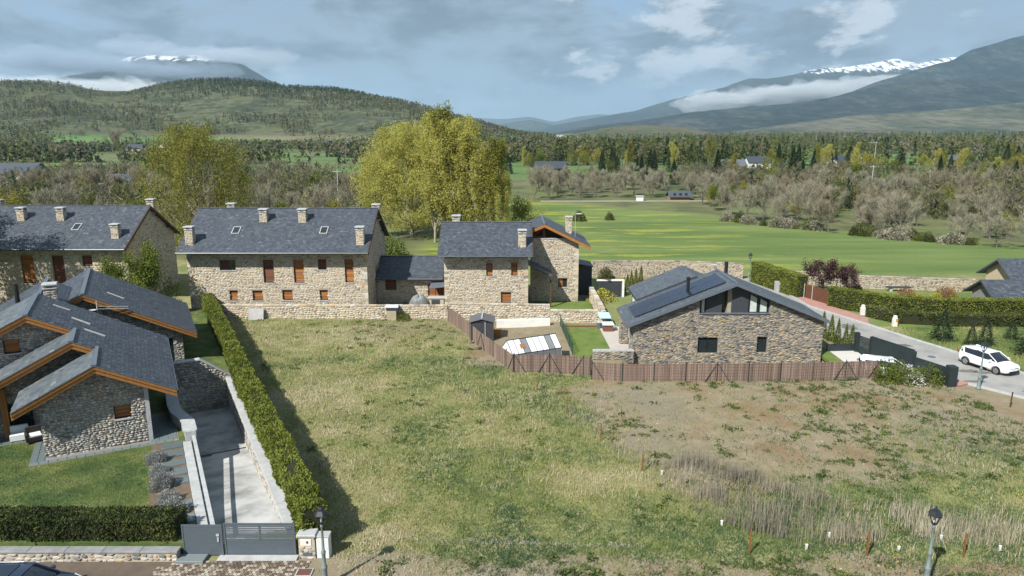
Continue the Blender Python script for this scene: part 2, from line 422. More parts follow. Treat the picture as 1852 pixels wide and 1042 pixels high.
def ridge(name, pts, front, back, mat, seed, amp=0.22, rough=1.0, nu=150, nvv=44, base=-20.0):
    """a mountain range: crest through pts, long flank to the front, another behind, spurs and gullies by noise"""
    P = np.array(pts, float); s = np.concatenate([[0], np.cumsum(np.hypot(*np.diff(P[:, :2], axis=0).T))])
    tt = np.linspace(0, s[-1], nu)
    C = np.stack([np.interp(tt, s, P[:, i]) for i in range(3)], 1)
    for _ in range(2): C[1:-1, 2] = (C[:-2, 2]+2*C[1:-1, 2]+C[2:, 2])/4
    w = np.concatenate([np.linspace(-1, 0, nvv), np.linspace(0, 1, 10)[1:]])
    Vv = []
    for k in w:
        off = -k*-1
        y = C[:, 1]+np.where(k < 0, k*front, k*back)
        x = C[:, 0]*(1+(0.0))+0*y
        e = 1-abs(k)
        prof = e**1.15
        h = C[:, 2]-base
        nn = fbm(x+seed*977, y*0.8, 1300*rough, seed, 6, 0.55)-.5
        sp = np.abs(fbm(x+seed*313, y*0.35, 900*rough, seed+5, 4)-.5)*2
        z = base+h*prof*(1+amp*1.2*nn*min(1, 4*abs(k)))-h*amp*0.9*sp*math.sin(math.pi*min(1, abs(k)))
        z = z+h*0.05*(fbm(x, y, 260*rough, seed+9, 4, .6)-.5)
        Vv.append(np.stack([x, y, z], 1))
    Vv = np.concatenate(Vv); n = len(w)
    I = np.arange(nu*n).reshape(n, nu)
    F = np.stack([I[:-1, :-1].ravel(), I[:-1, 1:].ravel(), I[1:, 1:].ravel(), I[1:, :-1].ravel()], 1)
    o = link(name, arrmesh(name, Vv, F), mat, None, True)
    tag(o, kind='structure'); return o
def at(b, y, el):
    """bearing b (x per y), distance y, height el above the camera per metre of distance"""
    return (b*y, y, CAM_H+el*y)
M_scrub = mtn_mat('scrub_hillside', [(0.38, (0.035, 0.05, 0.035)), (0.47, (0.09, 0.095, 0.06)), (0.54, (0.15, 0.14, 0.095)), (0.64, (0.23, 0.205, 0.145))], 0.0021)
M_field = mtn_mat('field_hillside', [(0.34, (0.06, 0.08, 0.045)), (0.45, (0.12, 0.15, 0.07)), (0.55, (0.19, 0.16, 0.10)), (0.68, (0.24, 0.20, 0.14))], 0.004)
M_pine = mtn_mat('shaded_forest_mountainside', [(0.40, (0.007, 0.013, 0.014)), (0.5, (0.024, 0.032, 0.028)), (0.6, (0.075, 0.078, 0.064))], 0.0011)  # forest colour darkened to carry the cloud shadow on these slopes
M_far = mtn_mat('distant_mountainside', [(0.36, (0.03, 0.045, 0.045)), (0.6, (0.08, 0.09, 0.08))], 0.0006)

M_snow = mtn_mat('snow_mountainside', [(0.36, (0.02, 0.03, 0.035)), (0.6, (0.05, 0.06, 0.06))], 0.0009, (860, 60))
M_snow2 = mtn_mat('snowcapped_mountainside', [(0.36, (0.02, 0.03, 0.035)), (0.6, (0.05, 0.06, 0.06))], 0.0009, (905, 40))
def crest(y, l): return [at(b, y, e) for b, e in l]
ridge('hill', crest(2900, [(.011,-.0178),(.056,-.0089),(.094,-.0015),(.132,.0059),(.177,.0089),(.23,.0059),(.276,-.0015),(.318,-.0134),(.361,-.0208)]), 900, 900, M_field, 2, 0.18, 0.35, base=-12)
ridge('mountain_slope', crest(4600, [(.193,-.0223),(.246,-.0134),(.298,-.0015),(.358,.0074),(.418,.0155),(.478,.0221),(.545,.0257),(.62,.0316),(.695,.0389),(.805,.0454),(.956,.0425)]), 1500, 1500, M_scrub, 3, 0.2, 0.6, 220, 60)
ridge('mountain_flank', crest(6800, [(-.02,-.008),(.04,-.005),(.075,.001),(.101,.0064),(.169,.014),(.244,.0257),(.304,.0316),(.393,.0381),(.452,.049),(.503,.062),(.577,.0678),(.69,.0713),(.836,.0785)]), 2400, 1500, M_pine, 5, 0.2, 0.8, 200, 60)
ridge('mountain', crest(8600, [(.36,.02),(.401,.0352),(.46,.0526),(.503,.0692),(.539,.0799),(.589,.0927),(.616,.1083),(.645,.1146),(.682,.1245),(.751,.1419),(.859,.1523)]), 2200, 2500, M_pine, 8, 0.14, 1.0, 200, 60)
ridge('snow_mountain', crest(11500, [(-.04,-.004),(.03,.004),(.10,.016),(.169,.0279),(.246,.0497),(.287,.0584),(.323,.0713),(.346,.0692),(.368,.0728),(.404,.0821),(.449,.0849),(.486,.0892),(.514,.0956),(.545,.0885),(.577,.0963),(.647,.0998),(.72,.1069)]), 3200, 3000, M_snow2, 13, 0.10, 1.2, 220, 50).name
ridge('distant_mountain', crest(19000, [(-.18,.008),(-.11,.0118),(-.05,.0184),(-.016,.0162),(.026,.0199),(.056,.0125),(.086,.0191),(.12,.0235),(.154,.0191),(.206,.025),(.282,.0213),(.373,.0169)]), 4000, 4000, M_far, 17, 0.12, 1.8)
ridge('distant_hill', crest(12500, [(-.2,-.006),(-.12,.001),(-.08,.0044),(-.02,.0098),(.026,.0157),(.06,.0083),(.101,.0064),(.147,.0108),(.207,.0171),(.282,.0149)]), 3200, 3000, M_far, 19, 0.15, 1.3)
ridge('snow_peak', crest(9000, [(-.9,.03),(-.739,.0461),(-.646,.0642),(-.562,.0799),(-.516,.0956),(-.484,.1005),(-.464,.0977),(-.427,.1005),(-.39,.0942),(-.361,.0878),(-.333,.0699),(-.3,.0548),(-.245,.0425),(-.15,.02)]), 3200, 3000, M_snow, 23, 0.14, 0.9, 220, 60)

# ---------------------------------------------------------------- cloud banks lying on the mountains, and the hazy air
def lumpy(name, c, size, seed, bumps, density, color):
    """a closed, billowing body of cloud that thins towards its rim"""
    nu, nv = 84, 24
    ph = np.repeat(-math.pi/2+math.pi*np.arange(nv+1)/nv, nu); th = np.tile(2*math.pi*np.arange(nu)/nu, nv+1)
    x = np.cos(th)*np.cos(ph); y = np.sin(th)*np.cos(ph); z = np.sin(ph)
    k = 1+bumps*(fbm(x*3.1+seed*7, y*1.2+z*2.3+9, 1.0, seed, 5, .6)-.5)*np.where(z > -0.2, 1.0, 0.5)
    V = np.stack([c[0]+x*size[0]*(0.7+0.3*k), c[1]+y*size[1]*k, c[2]+z*size[2]*k*(1.0+0.5*(k-1))], 1)
    I = np.arange(nu*(nv+1)).reshape(nv+1, nu); J = np.roll(I, -1, 1)
    F = np.stack([I[:-1].ravel(), J[:-1].ravel(), J[1:].ravel(), I[1:].ravel()], 1)
    m = bpy.data.materials.new(name+'_vapour'); m.use_nodes = True; t = m.node_tree; t.nodes.clear()
    o_ = t.nodes.new('ShaderNodeOutputMaterial'); v = t.nodes.new('ShaderNodeVolumePrincipled')
    v.inputs['Color'].default_value = (*color, 1); v.inputs['Density'].default_value = density; v.inputs['Anisotropy'].default_value = 0.0
    t.links.new(v.outputs[0], o_.inputs['Volume'])
    o = link(name, arrmesh(name, V, F), m, None, True)
    return tag(o, kind='stuff')
def bank(line, size, seed, density, color, n):
    """a ragged bank: overlapping bodies of cloud strung along a line"""
    r_ = random.Random(seed)
    for i in range(n):
        k = (i+.5)/n; (b0, y0, e0), (b1, y1, e1) = line
        p = at(b0+(b1-b0)*k+r_.uniform(-.012, .012), y0+(y1-y0)*k+r_.uniform(-250, 250), e0+(e1-e0)*k+r_.uniform(-.0022, .0022))
        f = r_.uniform(.65, 1.25); lumpy('low_cloud', p, (size[0]*f, size[1]*f, size[2]*r_.uniform(.6, 1.2)), seed+i, 1.7, density*r_.uniform(.7, 1.3), color)  # each body is a cloud, set inside the hazy air
bank(((.255, 9300, .037), (.55, 9100, .0665)), (620, 260, 105), 40, 0.0028, (.93, .97, 1), 9)
bank(((-.70, 6100, .062), (-.465, 6200, .053)), (420, 220, 80), 60, 0.0036, (.93, .97, 1), 7)
bank(((-.66, 7700, .094), (-.40, 7600, .078)), (560, 300, 95), 80, 0.0016, (.55, .65, .78), 6)
bank(((-.53, 8000, .110), (-.33, 8000, .098)), (480, 250, 75), 95, 0.0018, (.75, .83, .93), 4)
def haze_box(x0, x1, y0, y1, z0, z1, density):
    m = bpy.data.materials.new('hazy_air'); m.use_nodes = True; t = m.node_tree; t.nodes.clear()
    o_ = t.nodes.new('ShaderNodeOutputMaterial'); v = t.nodes.new('ShaderNodeVolumePrincipled')
    v.inputs['Color'].default_value = (0.55, 0.78, 1.0, 1); v.inputs['Density'].default_value = density; v.inputs['Anisotropy'].default_value = 0.15
    t.links.new(v.outputs[0], o_.inputs['Volume'])
    o = MB().box(x0, x1, y0, y1, z0, z1).build('haze', m)
    tag(o, kind='stuff')
haze_box(-19500, 19800, -1000, 26000, -60, 1450, 4.2e-5)
# ---------------------------------------------------------------- building materials
M_mortar = flat('mortar', (0.40, 0.35, 0.27), 0.95, 0.2, 6)
M_mortar_grey = flat('grey_mortar', (0.20, 0.19, 0.175), 0.95, 0.25, 6)
M_cream = vary('cream_fieldstone', [(0.0, (0.21, 0.185, 0.155)), (0.2, (0.37, 0.315, 0.24)), (0.45, (0.475, 0.415, 0.325)), (0.62, (0.53, 0.45, 0.325)), (0.74, (0.43, 0.415, 0.38)), (0.88, (0.58, 0.535, 0.455)), (1.0, (0.50, 0.35, 0.21))], 0.9, 0.55, 0.9, 0.5, 16)
M_river = vary('grey_river_stone', [(0.0, (0.15, 0.145, 0.14)), (0.3, (0.30, 0.29, 0.27)), (0.55, (0.42, 0.40, 0.365)), (0.72, (0.37, 0.34, 0.28)), (0.86, (0.50, 0.47, 0.42)), (0.95, (0.44, 0.33, 0.20)), (1.0, (0.36, 0.22, 0.13))], 4.0, 0.25, 0.85, 0.4, 18)
M_ledge = vary('ochre_ledge_stone', [(0.0, (0.07, 0.07, 0.072)), (0.25, (0.165, 0.16, 0.145)), (0.5, (0.28, 0.255, 0.21)), (0.68, (0.36, 0.31, 0.235)), (0.82, (0.42, 0.31, 0.165)), (0.92, (0.48, 0.43, 0.35)), (1.0, (0.42, 0.27, 0.12))], 4.0, 0.35, 0.9, 0.6, 18)
M_slate = vary('blue_grey_slate', [(0.0, (0.040, 0.048, 0.061)), (0.5, (0.062, 0.073, 0.090)), (0.85, (0.085, 0.098, 0.116)), (1.0, (0.115, 0.130, 0.148))], 5.0, 0.35, 0.52, 0.25, 26, spec=0.45)
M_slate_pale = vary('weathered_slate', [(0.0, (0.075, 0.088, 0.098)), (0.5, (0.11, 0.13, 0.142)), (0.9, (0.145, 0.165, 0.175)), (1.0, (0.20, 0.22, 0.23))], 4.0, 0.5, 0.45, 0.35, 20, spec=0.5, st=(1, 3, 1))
M_lead = flat('zinc_flashing', (0.10, 0.12, 0.145), 0.4, 0.15, 3, spec=0.5)
M_wood = vary('honey_timber', [(0.0, (0.20, 0.085, 0.024)), (0.5, (0.30, 0.135, 0.04)), (1.0, (0.38, 0.18, 0.06))], 1.5, 0.6, 0.6, 0.2, 30, st=(6, 6, 0.6), tint=False)
M_wood_dk = vary('brown_timber', [(0.0, (0.055, 0.03, 0.018)), (1.0, (0.12, 0.06, 0.03))], 1.5, 0.6, 0.7, 0.2, 30, tint=False)
M_shut = vary('amber_shutter', [(0.0, (0.17, 0.06, 0.014)), (0.5, (0.27, 0.105, 0.022)), (1.0, (0.36, 0.15, 0.035))], 2.0, 0.3, 0.5, 0.1, 30)
M_shut_red = vary('russet_shutter', [(0.0, (0.10, 0.032, 0.014)), (1.0, (0.17, 0.06, 0.025))], 2.0, 0.3, 0.55)
M_glass = flat('window_glass', (0.02, 0.028, 0.03), 0.06, 0.3, 1.0, spec=0.8)
M_curtain = flat('pale_curtain', (0.45, 0.50, 0.46), 0.9, 0.15, 4)
M_anthra = flat('anthracite_panel', (0.045, 0.050, 0.058), 0.55, 0.12, 1.5)
M_blackm = flat('black_metal', (0.016, 0.018, 0.02), 0.45, 0.2, 5)
M_capd = flat('grey_stone_cap', (0.23, 0.235, 0.235), 0.85, 0.25, 2.5, 0.3)
M_cap = flat('pale_stone_cap', (0.38, 0.39, 0.39), 0.85, 0.2, 2.5, 0.3)
M_white = flat('white_plaster', (0.66, 0.65, 0.61), 0.85, 0.12, 1.5, 0.15)
M_concrete = flat('concrete', (0.36, 0.36, 0.35), 0.9, 0.3, 0.9, 0.25)
M_dark = flat('dark_interior', (0.02, 0.02, 0.022), 0.9)

M_lint = flat('grey_lintel', (0.30, 0.27, 0.22), .9, .2, 3, .2)
def inpoly(px, py, poly):
    c = np.zeros(px.shape, bool); n = len(poly)
    for i in range(n):
        x0, y0 = poly[i]; x1, y1 = poly[(i+1) % n]
        if y0 == y1: continue
        k = ((y0 > py) != (y1 > py)) & (px < (x1-x0)*(py-y0)/(y1-y0)+x0); c ^= k
    return c
def stones(name, mat, parent, O, e1, e2, nrm, poly, holes, w, h, proud, seed=1, each=False, sides=6, gap=0.14):
    """rough stones laid in uneven courses over a wall face: each one a rounded, proud piece with its own tint"""
    r = np.random.default_rng(seed)
    O, e1, e2, nrm = (np.array(q, float) for q in (O, e1, e2, nrm))
    xs = [p[0] for p in poly]; ys = [p[1] for p in poly]
    cells = []; t = min(ys)
    while t < max(ys):
        hh = h*r.uniform(.72, 1.35); s = min(xs)-r.uniform(0, w)
        while s < max(xs):
            ww = w*r.uniform(.55, 1.7); cells.append((s, t, ww, hh)); s += ww
        t += hh
    C = np.array(cells); C[:, 1] += (fbm(C[:, 0]+seed*3.7, C[:, 1]*.8, 1.3, seed, 3)-.5)*h*2.2; mx = C[:, 0]+C[:, 2]/2; my = C[:, 1]+C[:, 3]/2
    ok = inpoly(mx, my, poly)
    for (a, b_, c_, d_) in holes: ok &= ~((mx > a-.25*w) & (mx < b_+.25*w) & (my > c_-.25*h) & (my < d_+.25*h))
    C = C[ok]; n = len(C); k = sides
    ang = (np.arange(k)+.5)/k*2*np.pi+r.uniform(-.35, .35, (n, k))
    rad = r.uniform(.90, 1.12, (n, k))
    sq = 1/np.maximum(np.abs(np.cos(ang)), np.abs(np.sin(ang)))
    pr = rad*(0.45*sq+0.55*1.05)
    cx_ = C[:, 0]+C[:, 2]/2; cy_ = C[:, 1]+C[:, 3]/2+r.normal(0, .06*h, n)
    ox = cx_[:, None]+np.cos(ang)*pr*C[:, 2][:, None]/2*(1-gap*.5); oy = cy_[:, None]+np.sin(ang)*pr*C[:, 3][:, None]/2*(1-gap)
    x0, x1, y0, y1 = min(xs), max(xs), min(ys), max(ys)
    ox = np.clip(ox, x0, x1); oy = np.clip(oy, y0, y1)
    ix = cx_[:, None]+(ox-cx_[:, None])*.72; iy = cy_[:, None]+(oy-cy_[:, None])*.66
    pd = proud*r.uniform(.5, 1.5, n)[:, None]
    def P3(a, b_, c_): return O+a[..., None]*e1+b_[..., None]*e2+c_[..., None]*nrm
    V0 = P3(ox, oy, np.full(ox.shape, -.004)); V1 = P3(ix, iy, pd*np.ones(ox.shape)+r.normal(0, .12*proud, ox.shape))
    tint = r.random(n)
    if each:
        out_ = []
        for i in range(n):
            mb = MB(); mb.add(list(V0[i])+list(V1[i]), [tuple(range(k, 2*k))]+[(j, (j+1) % k, k+(j+1) % k, k+j) for j in range(k)], float(tint[i]))
            out_.append(mb.build('stone', mat, parent))
        return out_
    sh = shift_of(parent)
    VV = np.concatenate([V0, V1], 1).reshape(-1, 3)-sh
    base = (np.arange(n)*2*k)[:, None]
    me = bpy.data.meshes.new(name)
    fs = []
    caps = base+np.arange(k, 2*k)[None]
    sd = [np.stack([base[:, 0]+j, base[:, 0]+(j+1) % k, base[:, 0]+k+(j+1) % k, base[:, 0]+k+j], 1) for j in range(k)]
    # caps as k-gons, sides as quads
    loops = np.concatenate([caps.ravel()]+[q_.ravel() for q_ in sd]).astype(np.int32)
    tot = np.concatenate([np.full(n, k)]+[np.full(n, 4)]*k).astype(np.int32); st = np.concatenate([[0], np.cumsum(tot)[:-1]]).astype(np.int32)
    me.vertices.add(len(VV)); me.vertices.foreach_set('co', VV.astype(np.float32).ravel())
    me.loops.add(len(loops)); me.loops.foreach_set('vertex_index', loops)
    me.polygons.add(len(tot)); me.polygons.foreach_set('loop_start', st)
    try: me.polygons.foreach_set('loop_total', tot)
    except Exception: pass
    a = me.attributes.new('tint', 'FLOAT', 'FACE'); a.data.foreach_set('value', np.concatenate([tint]*(k+1)).astype(np.float32))
    me.update(calc_edges=True)
    o = link(name, me, mat, parent); o['kind'] = 'stuff'
    return o
def slates(parent, mat, O, e1, e2, poly, w=0.28, h=0.24, seed=1, name='slates', lift=0.003, g=.014, even=False):
    """overlapping slates on a roof plane (e1 along the eave, e2 up the slope)"""
    r = np.random.default_rng(seed)
    O, e1, e2 = (np.array(q, float) for q in (O, e1, e2)); nrm = np.cross(e1, e2); nrm /= np.linalg.norm(nrm)
    if nrm[2] < 0: nrm = -nrm
    xs = [p[0] for p in poly]; ys = [p[1] for p in poly]
    nc = int((max(xs)-min(xs))/w)+2; nr = int((max(ys)-min(ys))/h)+2
    J, Ii = np.meshgrid(np.arange(nr), np.arange(nc), indexing='ij')
    s = min(xs)+(Ii-.5+.5*(J % 2))*w; t_ = min(ys)+J*h-0.04*h
    s = s.ravel(); t_ = t_.ravel()
    ok = inpoly(s+w/2, t_+h/2, poly); s = s[ok]; t_ = t_[ok]; n = len(s)
    x0 = np.clip(s+g/2, min(xs), max(xs)); x1 = np.clip(s+w-g/2, min(xs), max(xs)); y0 = t_+r.normal(0, .012, n); y1 = np.minimum(t_+h*1.05, max(ys))
    lo = .009+lift+r.uniform(0.0, 0.008, n); hi = np.full(n, .0055); tl = r.normal(0, .003, n)
    if even: lo = hi+.001; tl = tl*.3; y0 = t_+.003; y1 = t_+h*.975
    def P3(a, b_, c_): return O+a[:, None]*e1+b_[:, None]*e2+c_[:, None]*nrm
    VV = np.stack([P3(x0, y0, lo+tl), P3(x1, y0, lo-tl), P3(x1, y1, hi), P3(x0, y1, hi), P3(x0, y0, lo*0-.002), P3(x1, y0, lo*0-.002)], 1).reshape(-1, 3)-shift_of(parent)
    b_ = (np.arange(n)*6)[:, None]
    Fq = np.concatenate([b_+np.array([[0, 1, 2, 3]]), b_+np.array([[4, 5, 1, 0]])])
    tint = np.clip(r.normal(.45, .21, n), 0, 1)
    me_ = arrmesh(name, VV, Fq, np.concatenate([tint, tint])); me_.shade_flat()
    o = link(name, me_, mat, parent); o['kind'] = 'stuff'
    return o
def wall_face(parent, O, e1, nrm, poly_top, s0, s1, z0, holes, th, mat, name='wall'):
    """wall with real openings. poly_top: list of (s, z) for the top outline from s0 to s1"""
    O, e1, nrm = (np.array(q, float) for q in (O, e1, nrm)); mb = MB()
    ss_ = sorted(set([s0, s1]+[p[0] for p in poly_top]+[q_ for h_ in holes for q_ in h_[:2]]))
    def top(s): return float(np.interp(s, [p[0] for p in poly_top], [p[1] for p in poly_top]))
    for a, b_ in zip(ss_[:-1], ss_[1:]):
        mid = (a+b_)/2; cuts = sorted([(h_[2], h_[3]) for h_ in holes if h_[0] <= mid <= h_[1]])
        lo = z0; segs = []
        for c_, d_ in cuts: segs.append((lo, c_, None)); lo = d_
        segs.append((lo, None, None))
        for lo_, hi_, _ in segs:
            za, zb = (top(a), top(b_)) if hi_ is None else (hi_, hi_)
            if max(za, zb)-lo_ < 1e-3: continue
            q_ = [(a, lo_), (b_, lo_), (b_, zb), (a, za)]
            pts = [O+e1*s+np.array([0, 0, z]) for s, z in q_]
            mb.extr(pts, -nrm*th, .5)
    return mb.build(name, mat, parent)
def window(parent, O, e1, nrm, rect, style, depth=0.2, seed=0, shut_mat=None, frame_mat=None, sill=True, lintel=False):
    """a window in a wall opening: frame, and shutter of slats or glass panes, sill"""
    O, e1, nrm = (np.array(q, float) for q in (O, e1, nrm)); a, b_, c_, d_ = rect; up = np.array([0, 0, 1.])
    fm = frame_mat or M_wood_dk
    def P(s, z, k): return O+e1*s+up*z+nrm*k
    def brick(mb, s0, s1, z0, z1, k0, k1, t=None):
        pts = [P(s0, z0, k0), P(s1, z0, k0), P(s1, z1, k0), P(s0, z1, k0)]; mb.extr(pts, nrm*(k1-k0), t)
    fw = 0.06; mb = MB()
    brick(mb, a, a+fw, c_, d_, -depth-.05, -depth+.02); brick(mb, b_-fw, b_, c_, d_, -depth-.05, -depth+.02)
    brick(mb, a+fw, b_-fw, c_, c_+fw, -depth-.05, -depth+.018); brick(mb, a+fw, b_-fw, d_-fw, d_, -depth-.05, -depth+.018)
    if style == 'glass2': brick(mb, (a+b_)/2-.04, (a+b_)/2+.04, c_+fw, d_-fw, -depth-.05, -depth+.016)
    win = mb.build('window', fm, parent)
    if style in ('slat', 'open'):
        mb = MB(); n = max(3, int((d_-c_-2*fw)/0.11)); hh = (d_-c_-2*fw)/n
        s1 = b_-fw if style == 'slat' else (a+b_)/2
        for i in range(n):
            z0 = c_+fw+i*hh
            pts = [P(a+fw, z0, -depth-.02), P(s1, z0, -depth-.02), P(s1, z0+hh*.93, -depth-.05), P(a+fw, z0+hh*.93, -depth-.05)]
            mb.extr(pts, nrm*.045, rnd.random())
        mb.build('shutter', shut_mat or M_shut, win)
        if style == 'open':
            mb = MB(); brick(mb, s1+.02, b_-fw, c_+fw, d_-fw, -depth-.04, -depth-.02); mb.build('pane', M_glass, win)
        mb = MB(); brick(mb, a, b_, c_, d_, -depth-.12, -depth-.10); mb.build('backing', M_dark, win)
    else:
        for k, (s0, s1) in enumerate([(a+fw, (a+b_)/2-.04), ((a+b_)/2+.04, b_-fw)] if style == 'glass2' else [(a+fw, b_-fw)]):
            mb = MB(); brick(mb, s0+.012, s1-.012, c_+fw+.012, d_-fw-.012, -depth-.035, -depth-.02); mb.build('pane', M_glass, win)
            mb = MB(); brick(mb, s0, s1, c_+fw, d_-fw, -depth-.12, -depth-.10); mb.build('curtain', M_curtain if seed % 2 == 0 else M_dark, win)
    if lintel:
        mb = MB(); brick(mb, a-.16, b_+.16, d_, d_+.17, -depth, .045); mb.build('lintel', M_lint, win)
    if sill:
        mb = MB(); brick(mb, a-.06, b_+.06, c_-.09, c_, -depth, .07); mb.build('sill', M_cap, win)
    return win
def chimney(parent, x, y, zb, zt, w=0.7, dd=0.7, mat=None, seed=3, name='chimney'):
    """stone stack with corner piers under a slab cap"""
    mt = mat or M_cream
    core = MB().box(x-w/2, x+w/2, y-dd/2, y+dd/2, zb, zt-.32).build(name, M_mortar, parent)
    for (O, e1, nrm, L_) in (((x-w/2, y-dd/2, 0), (1, 0, 0), (0, -1, 0), w), ((x+w/2, y-dd/2, 0), (0, 1, 0), (1, 0, 0), dd), ((x-w/2, y+dd/2, 0), (0, -1, 0), (-1, 0, 0), dd)):
        stones('stonework', mt, core, O, e1, (0, 0, 1), nrm, [(0, zb), (L_, zb), (L_, zt-.32), (0, zt-.32)], [], .26, .13, .025, seed)
    mb = MB()
    for sx in (-1, 1):
        for sy in (-1, 1): mb.obox((x+sx*(w/2-.1), y+sy*(dd/2-.1), zt-.22), (.09, .09, .1))
    mb.build('pier', mt, core, kind='stuff')
    MB().bevbox(x-w/2-.1, x+w/2+.1, y-dd/2-.1, y+dd/2+.1, zt-.12, zt, .03).build('cap', M_cap, core)
    MB().bevbox(x-w/2-.07, x+w/2+.07, y-dd/2-.07, y+dd/2+.07, zt-.36, zt-.31, .02).build('cap', M_cap, core)
    return core
def skylight(parent, O, e1, e2, s, t, w, h):
    O, e1, e2 = (np.array(q, float) for q in (O, e1, e2)); nrm = np.cross(e1, e2)
    def q4(s0, s1, t0, t1, k): return [O+e1*a+e2*b_+nrm*k for a, b_ in ((s0, t0), (s1, t0), (s1, t1), (s0, t1))]
    mb = MB()
    for s0, s1, t0, t1 in ((s, s+w, t, t+.08), (s, s+w, t+h-.08, t+h), (s, s+.08, t+.08, t+h-.08), (s+w-.08, s+w, t+.08, t+h-.08)): mb.extr(q4(s0, s1, t0, t1, 0), nrm*.09)
    f = mb.build('skylight', M_cap, parent)
    MB().extr(q4(s+.08, s+w-.08, t+.08, t+h-.08, 0), nrm*.05).build('pane', M_glass, f)
    return f
def gable_roof_x(parent, x0, x1, ye, ze, yr, zr, yb, th=0.16, mat=None, seed=1, front_only=True, fascia=None, w=.30, h=.25):
    """roof with its ridge along x: eave at ye (front) and yb (back)"""
    zb = zr-(yb-yr)*(zr-ze)/(yr-ye)
    mb = MB(); mb.slab([(x0, ye, ze), (x1, ye, ze), (x1, yr, zr), (x0, yr, zr)], th); mb.slab([(x0, yr+.001, zr), (x1, yr+.001, zr), (x1, yb, zb), (x0, yb, zb)], th)
    rf = mb.build('roof', M_anthra, parent)
    e2 = np.array([0, yr-ye, zr-ze]); L_ = np.linalg.norm(e2); e2 /= L_
    slates(rf, mat or M_slate, (x0, ye, ze+.01), (1, 0, 0), e2, [(0, 0), (x1-x0, 0), (x1-x0, L_), (0, L_)], w, h, seed)
    MB().box(x0, x1, yr-.13, yr+.13, zr+.01, zr+.055).build('ridge_cap', M_lead, rf)
    MB().tube((x0, ye-.05, ze-.06), (x1, ye-.05, ze-.06), .06, n=6).build('gutter', M_lead, rf)
    fm = fascia or M_wood_dk
    for x in (x0, x1):
        mb = MB()
        for (ya, za, yb_, zb_) in ((ye, ze, yr, zr), (yr, zr, yb, zb)):
            mb.extr([(x-.05 if x == x0 else x+.005, ya, za-.30), (x-.05 if x == x0 else x+.005, yb_, zb_-.30), (x-.05 if x == x0 else x+.005, yb_, zb_-.01), (x-.05 if x == x0 else x+.005, ya, za-.01)], (.045, 0, 0))
        mb.build('barge_board', fm, rf)
    return rf, e2, L_

def quoins(parent, x, y, z0, z1, ex, ey, mat, seed):
    """big corner stones, alternately long on one face and the other. ex, ey: outward signs of the two faces"""
    r = random.Random(seed); z = z0; k = 0; mb = MB()
    while z < z1-.15:
        h = min(r.uniform(.2, .34), z1-z); a, b_ = (.52, .28) if k % 2 else (.28, .52)
        a *= r.uniform(.85, 1.15); b_ *= r.uniform(.85, 1.15)
        xa, xb = sorted((x+ex*.045, x-ex*a)); ya, yb = sorted((y+ey*.045, y-ey*b_))
        mb.bevbox(xa, xb, ya, yb, z+.01, z+h-.012, .012, r.random()); z += h; k += 1
    return mb.build('quoins', mat, parent, kind='stuff')
# ---------------------------------------------------------------- the long stone houses behind the plot
def long_house(name, label, x0, x1, yf, zbase, ye, ze, yr, zr, wins, chims, lights, seed, dark_right=True):
    t = thing(name, label, 'house', ((x0+x1)/2, yf, 0))
    yb = 2*yr-ye; wx0, wx1 = x0+.55, x1-.45
    e1, n = (1, 0, 0), (0, -1, 0)
    O = (wx0, yf, 0); Lw = wx1-wx0
    ztop = ze+(yf-ye)*(zr-ze)/(yr-ye)-.15
    holes = [(a-wx0, b_-wx0, c_, d_) for a, b_, c_, d_, *_ in wins]
    wf = wall_face(t, O, e1, n, [(0, ztop), (Lw, ztop)], 0, Lw, zbase, holes, .3, M_mortar)
    stones('stonework', M_cream, wf, O, e1, (0, 0, 1), n, [(0, zbase), (Lw, zbase), (Lw, ztop), (0, ztop)], holes, .27, .15, .03, seed)
    for i, (h_, wn) in enumerate(zip(holes, wins)): window(t, O, e1, n, h_, wn[4], seed=i, shut_mat=wn[5] if len(wn) > 5 else None, sill=True, lintel=True)
    sl_ = (zr-ze)/(yr-ye); ywb = yb-.6; Ls = ywb-yf-.3
    for xx, nn, ee in ((wx1, (1, 0, 0), (0, 1, 0)), (wx0, (-1, 0, 0), (0, 1, 0))):
        prof = [(0, ztop+.3*sl_), (yr-yf-.3, zr-.2), (Ls, ztop+.3*sl_)]
        ho = [(Ls*.42, Ls*.42+.9, 2.2, 4.2)] if xx == wx1 else []
        wg = wall_face(t, (xx, yf+.302, 0), ee, nn, prof, 0, Ls, zbase, ho, .3, M_mortar)
        if xx == wx1:
            stones('stonework', M_cream, wg, (xx, yf+.302, 0), ee, (0, 0, 1), nn, [(0, zbase), (Ls, zbase)]+prof[::-1], ho, .30, .16, .03, seed+5)
            window(t, (xx, yf+.302, 0), ee, nn, ho[0], 'slat', shut_mat=M_shut_red, sill=False)
    wall_face(t, (wx0+.302, ywb, 0), e1, (0, 1, 0), [(0, ztop), (Lw-.604, ztop)], 0, Lw-.604, zbase, [], .25, M_mortar)
    quoins(wf, wx1, yf, zbase, ztop, 1, -1, M_cream, seed); quoins(wf, wx0, yf, zbase, ztop, -1, -1, M_cream, seed+1)
    rf, e2, Ls_ = gable_roof_x(t, x0, x1, ye, ze, yr, zr, yb, seed=seed+2)
    mb = MB()
    for yy in (yr-4.2, yr-1.4, yr, yr+1.4, yr+4.2):
        zz = zr-abs(yy-yr)*sl_-.3; mb.box(wx1+.005, x1-.06, yy-.09, yy+.09, zz-.2, zz)
    mb.build('rafter', M_wood_dk, rf, kind='stuff')
    for cxx, cyy, zt in chims:
        zb_ = zr-abs(cyy-yr)*sl_-.5; chimney(t, cxx, cyy, zb_, zt, .78, .7, seed=seed+int(cxx) % 9)
    for s, t_ in lights: skylight(rf, (x0, ye, ze+.03), e1, e2, s-x0, t_, .8, 1.15)
    return t
S_, O_ = 'slat', 'open'
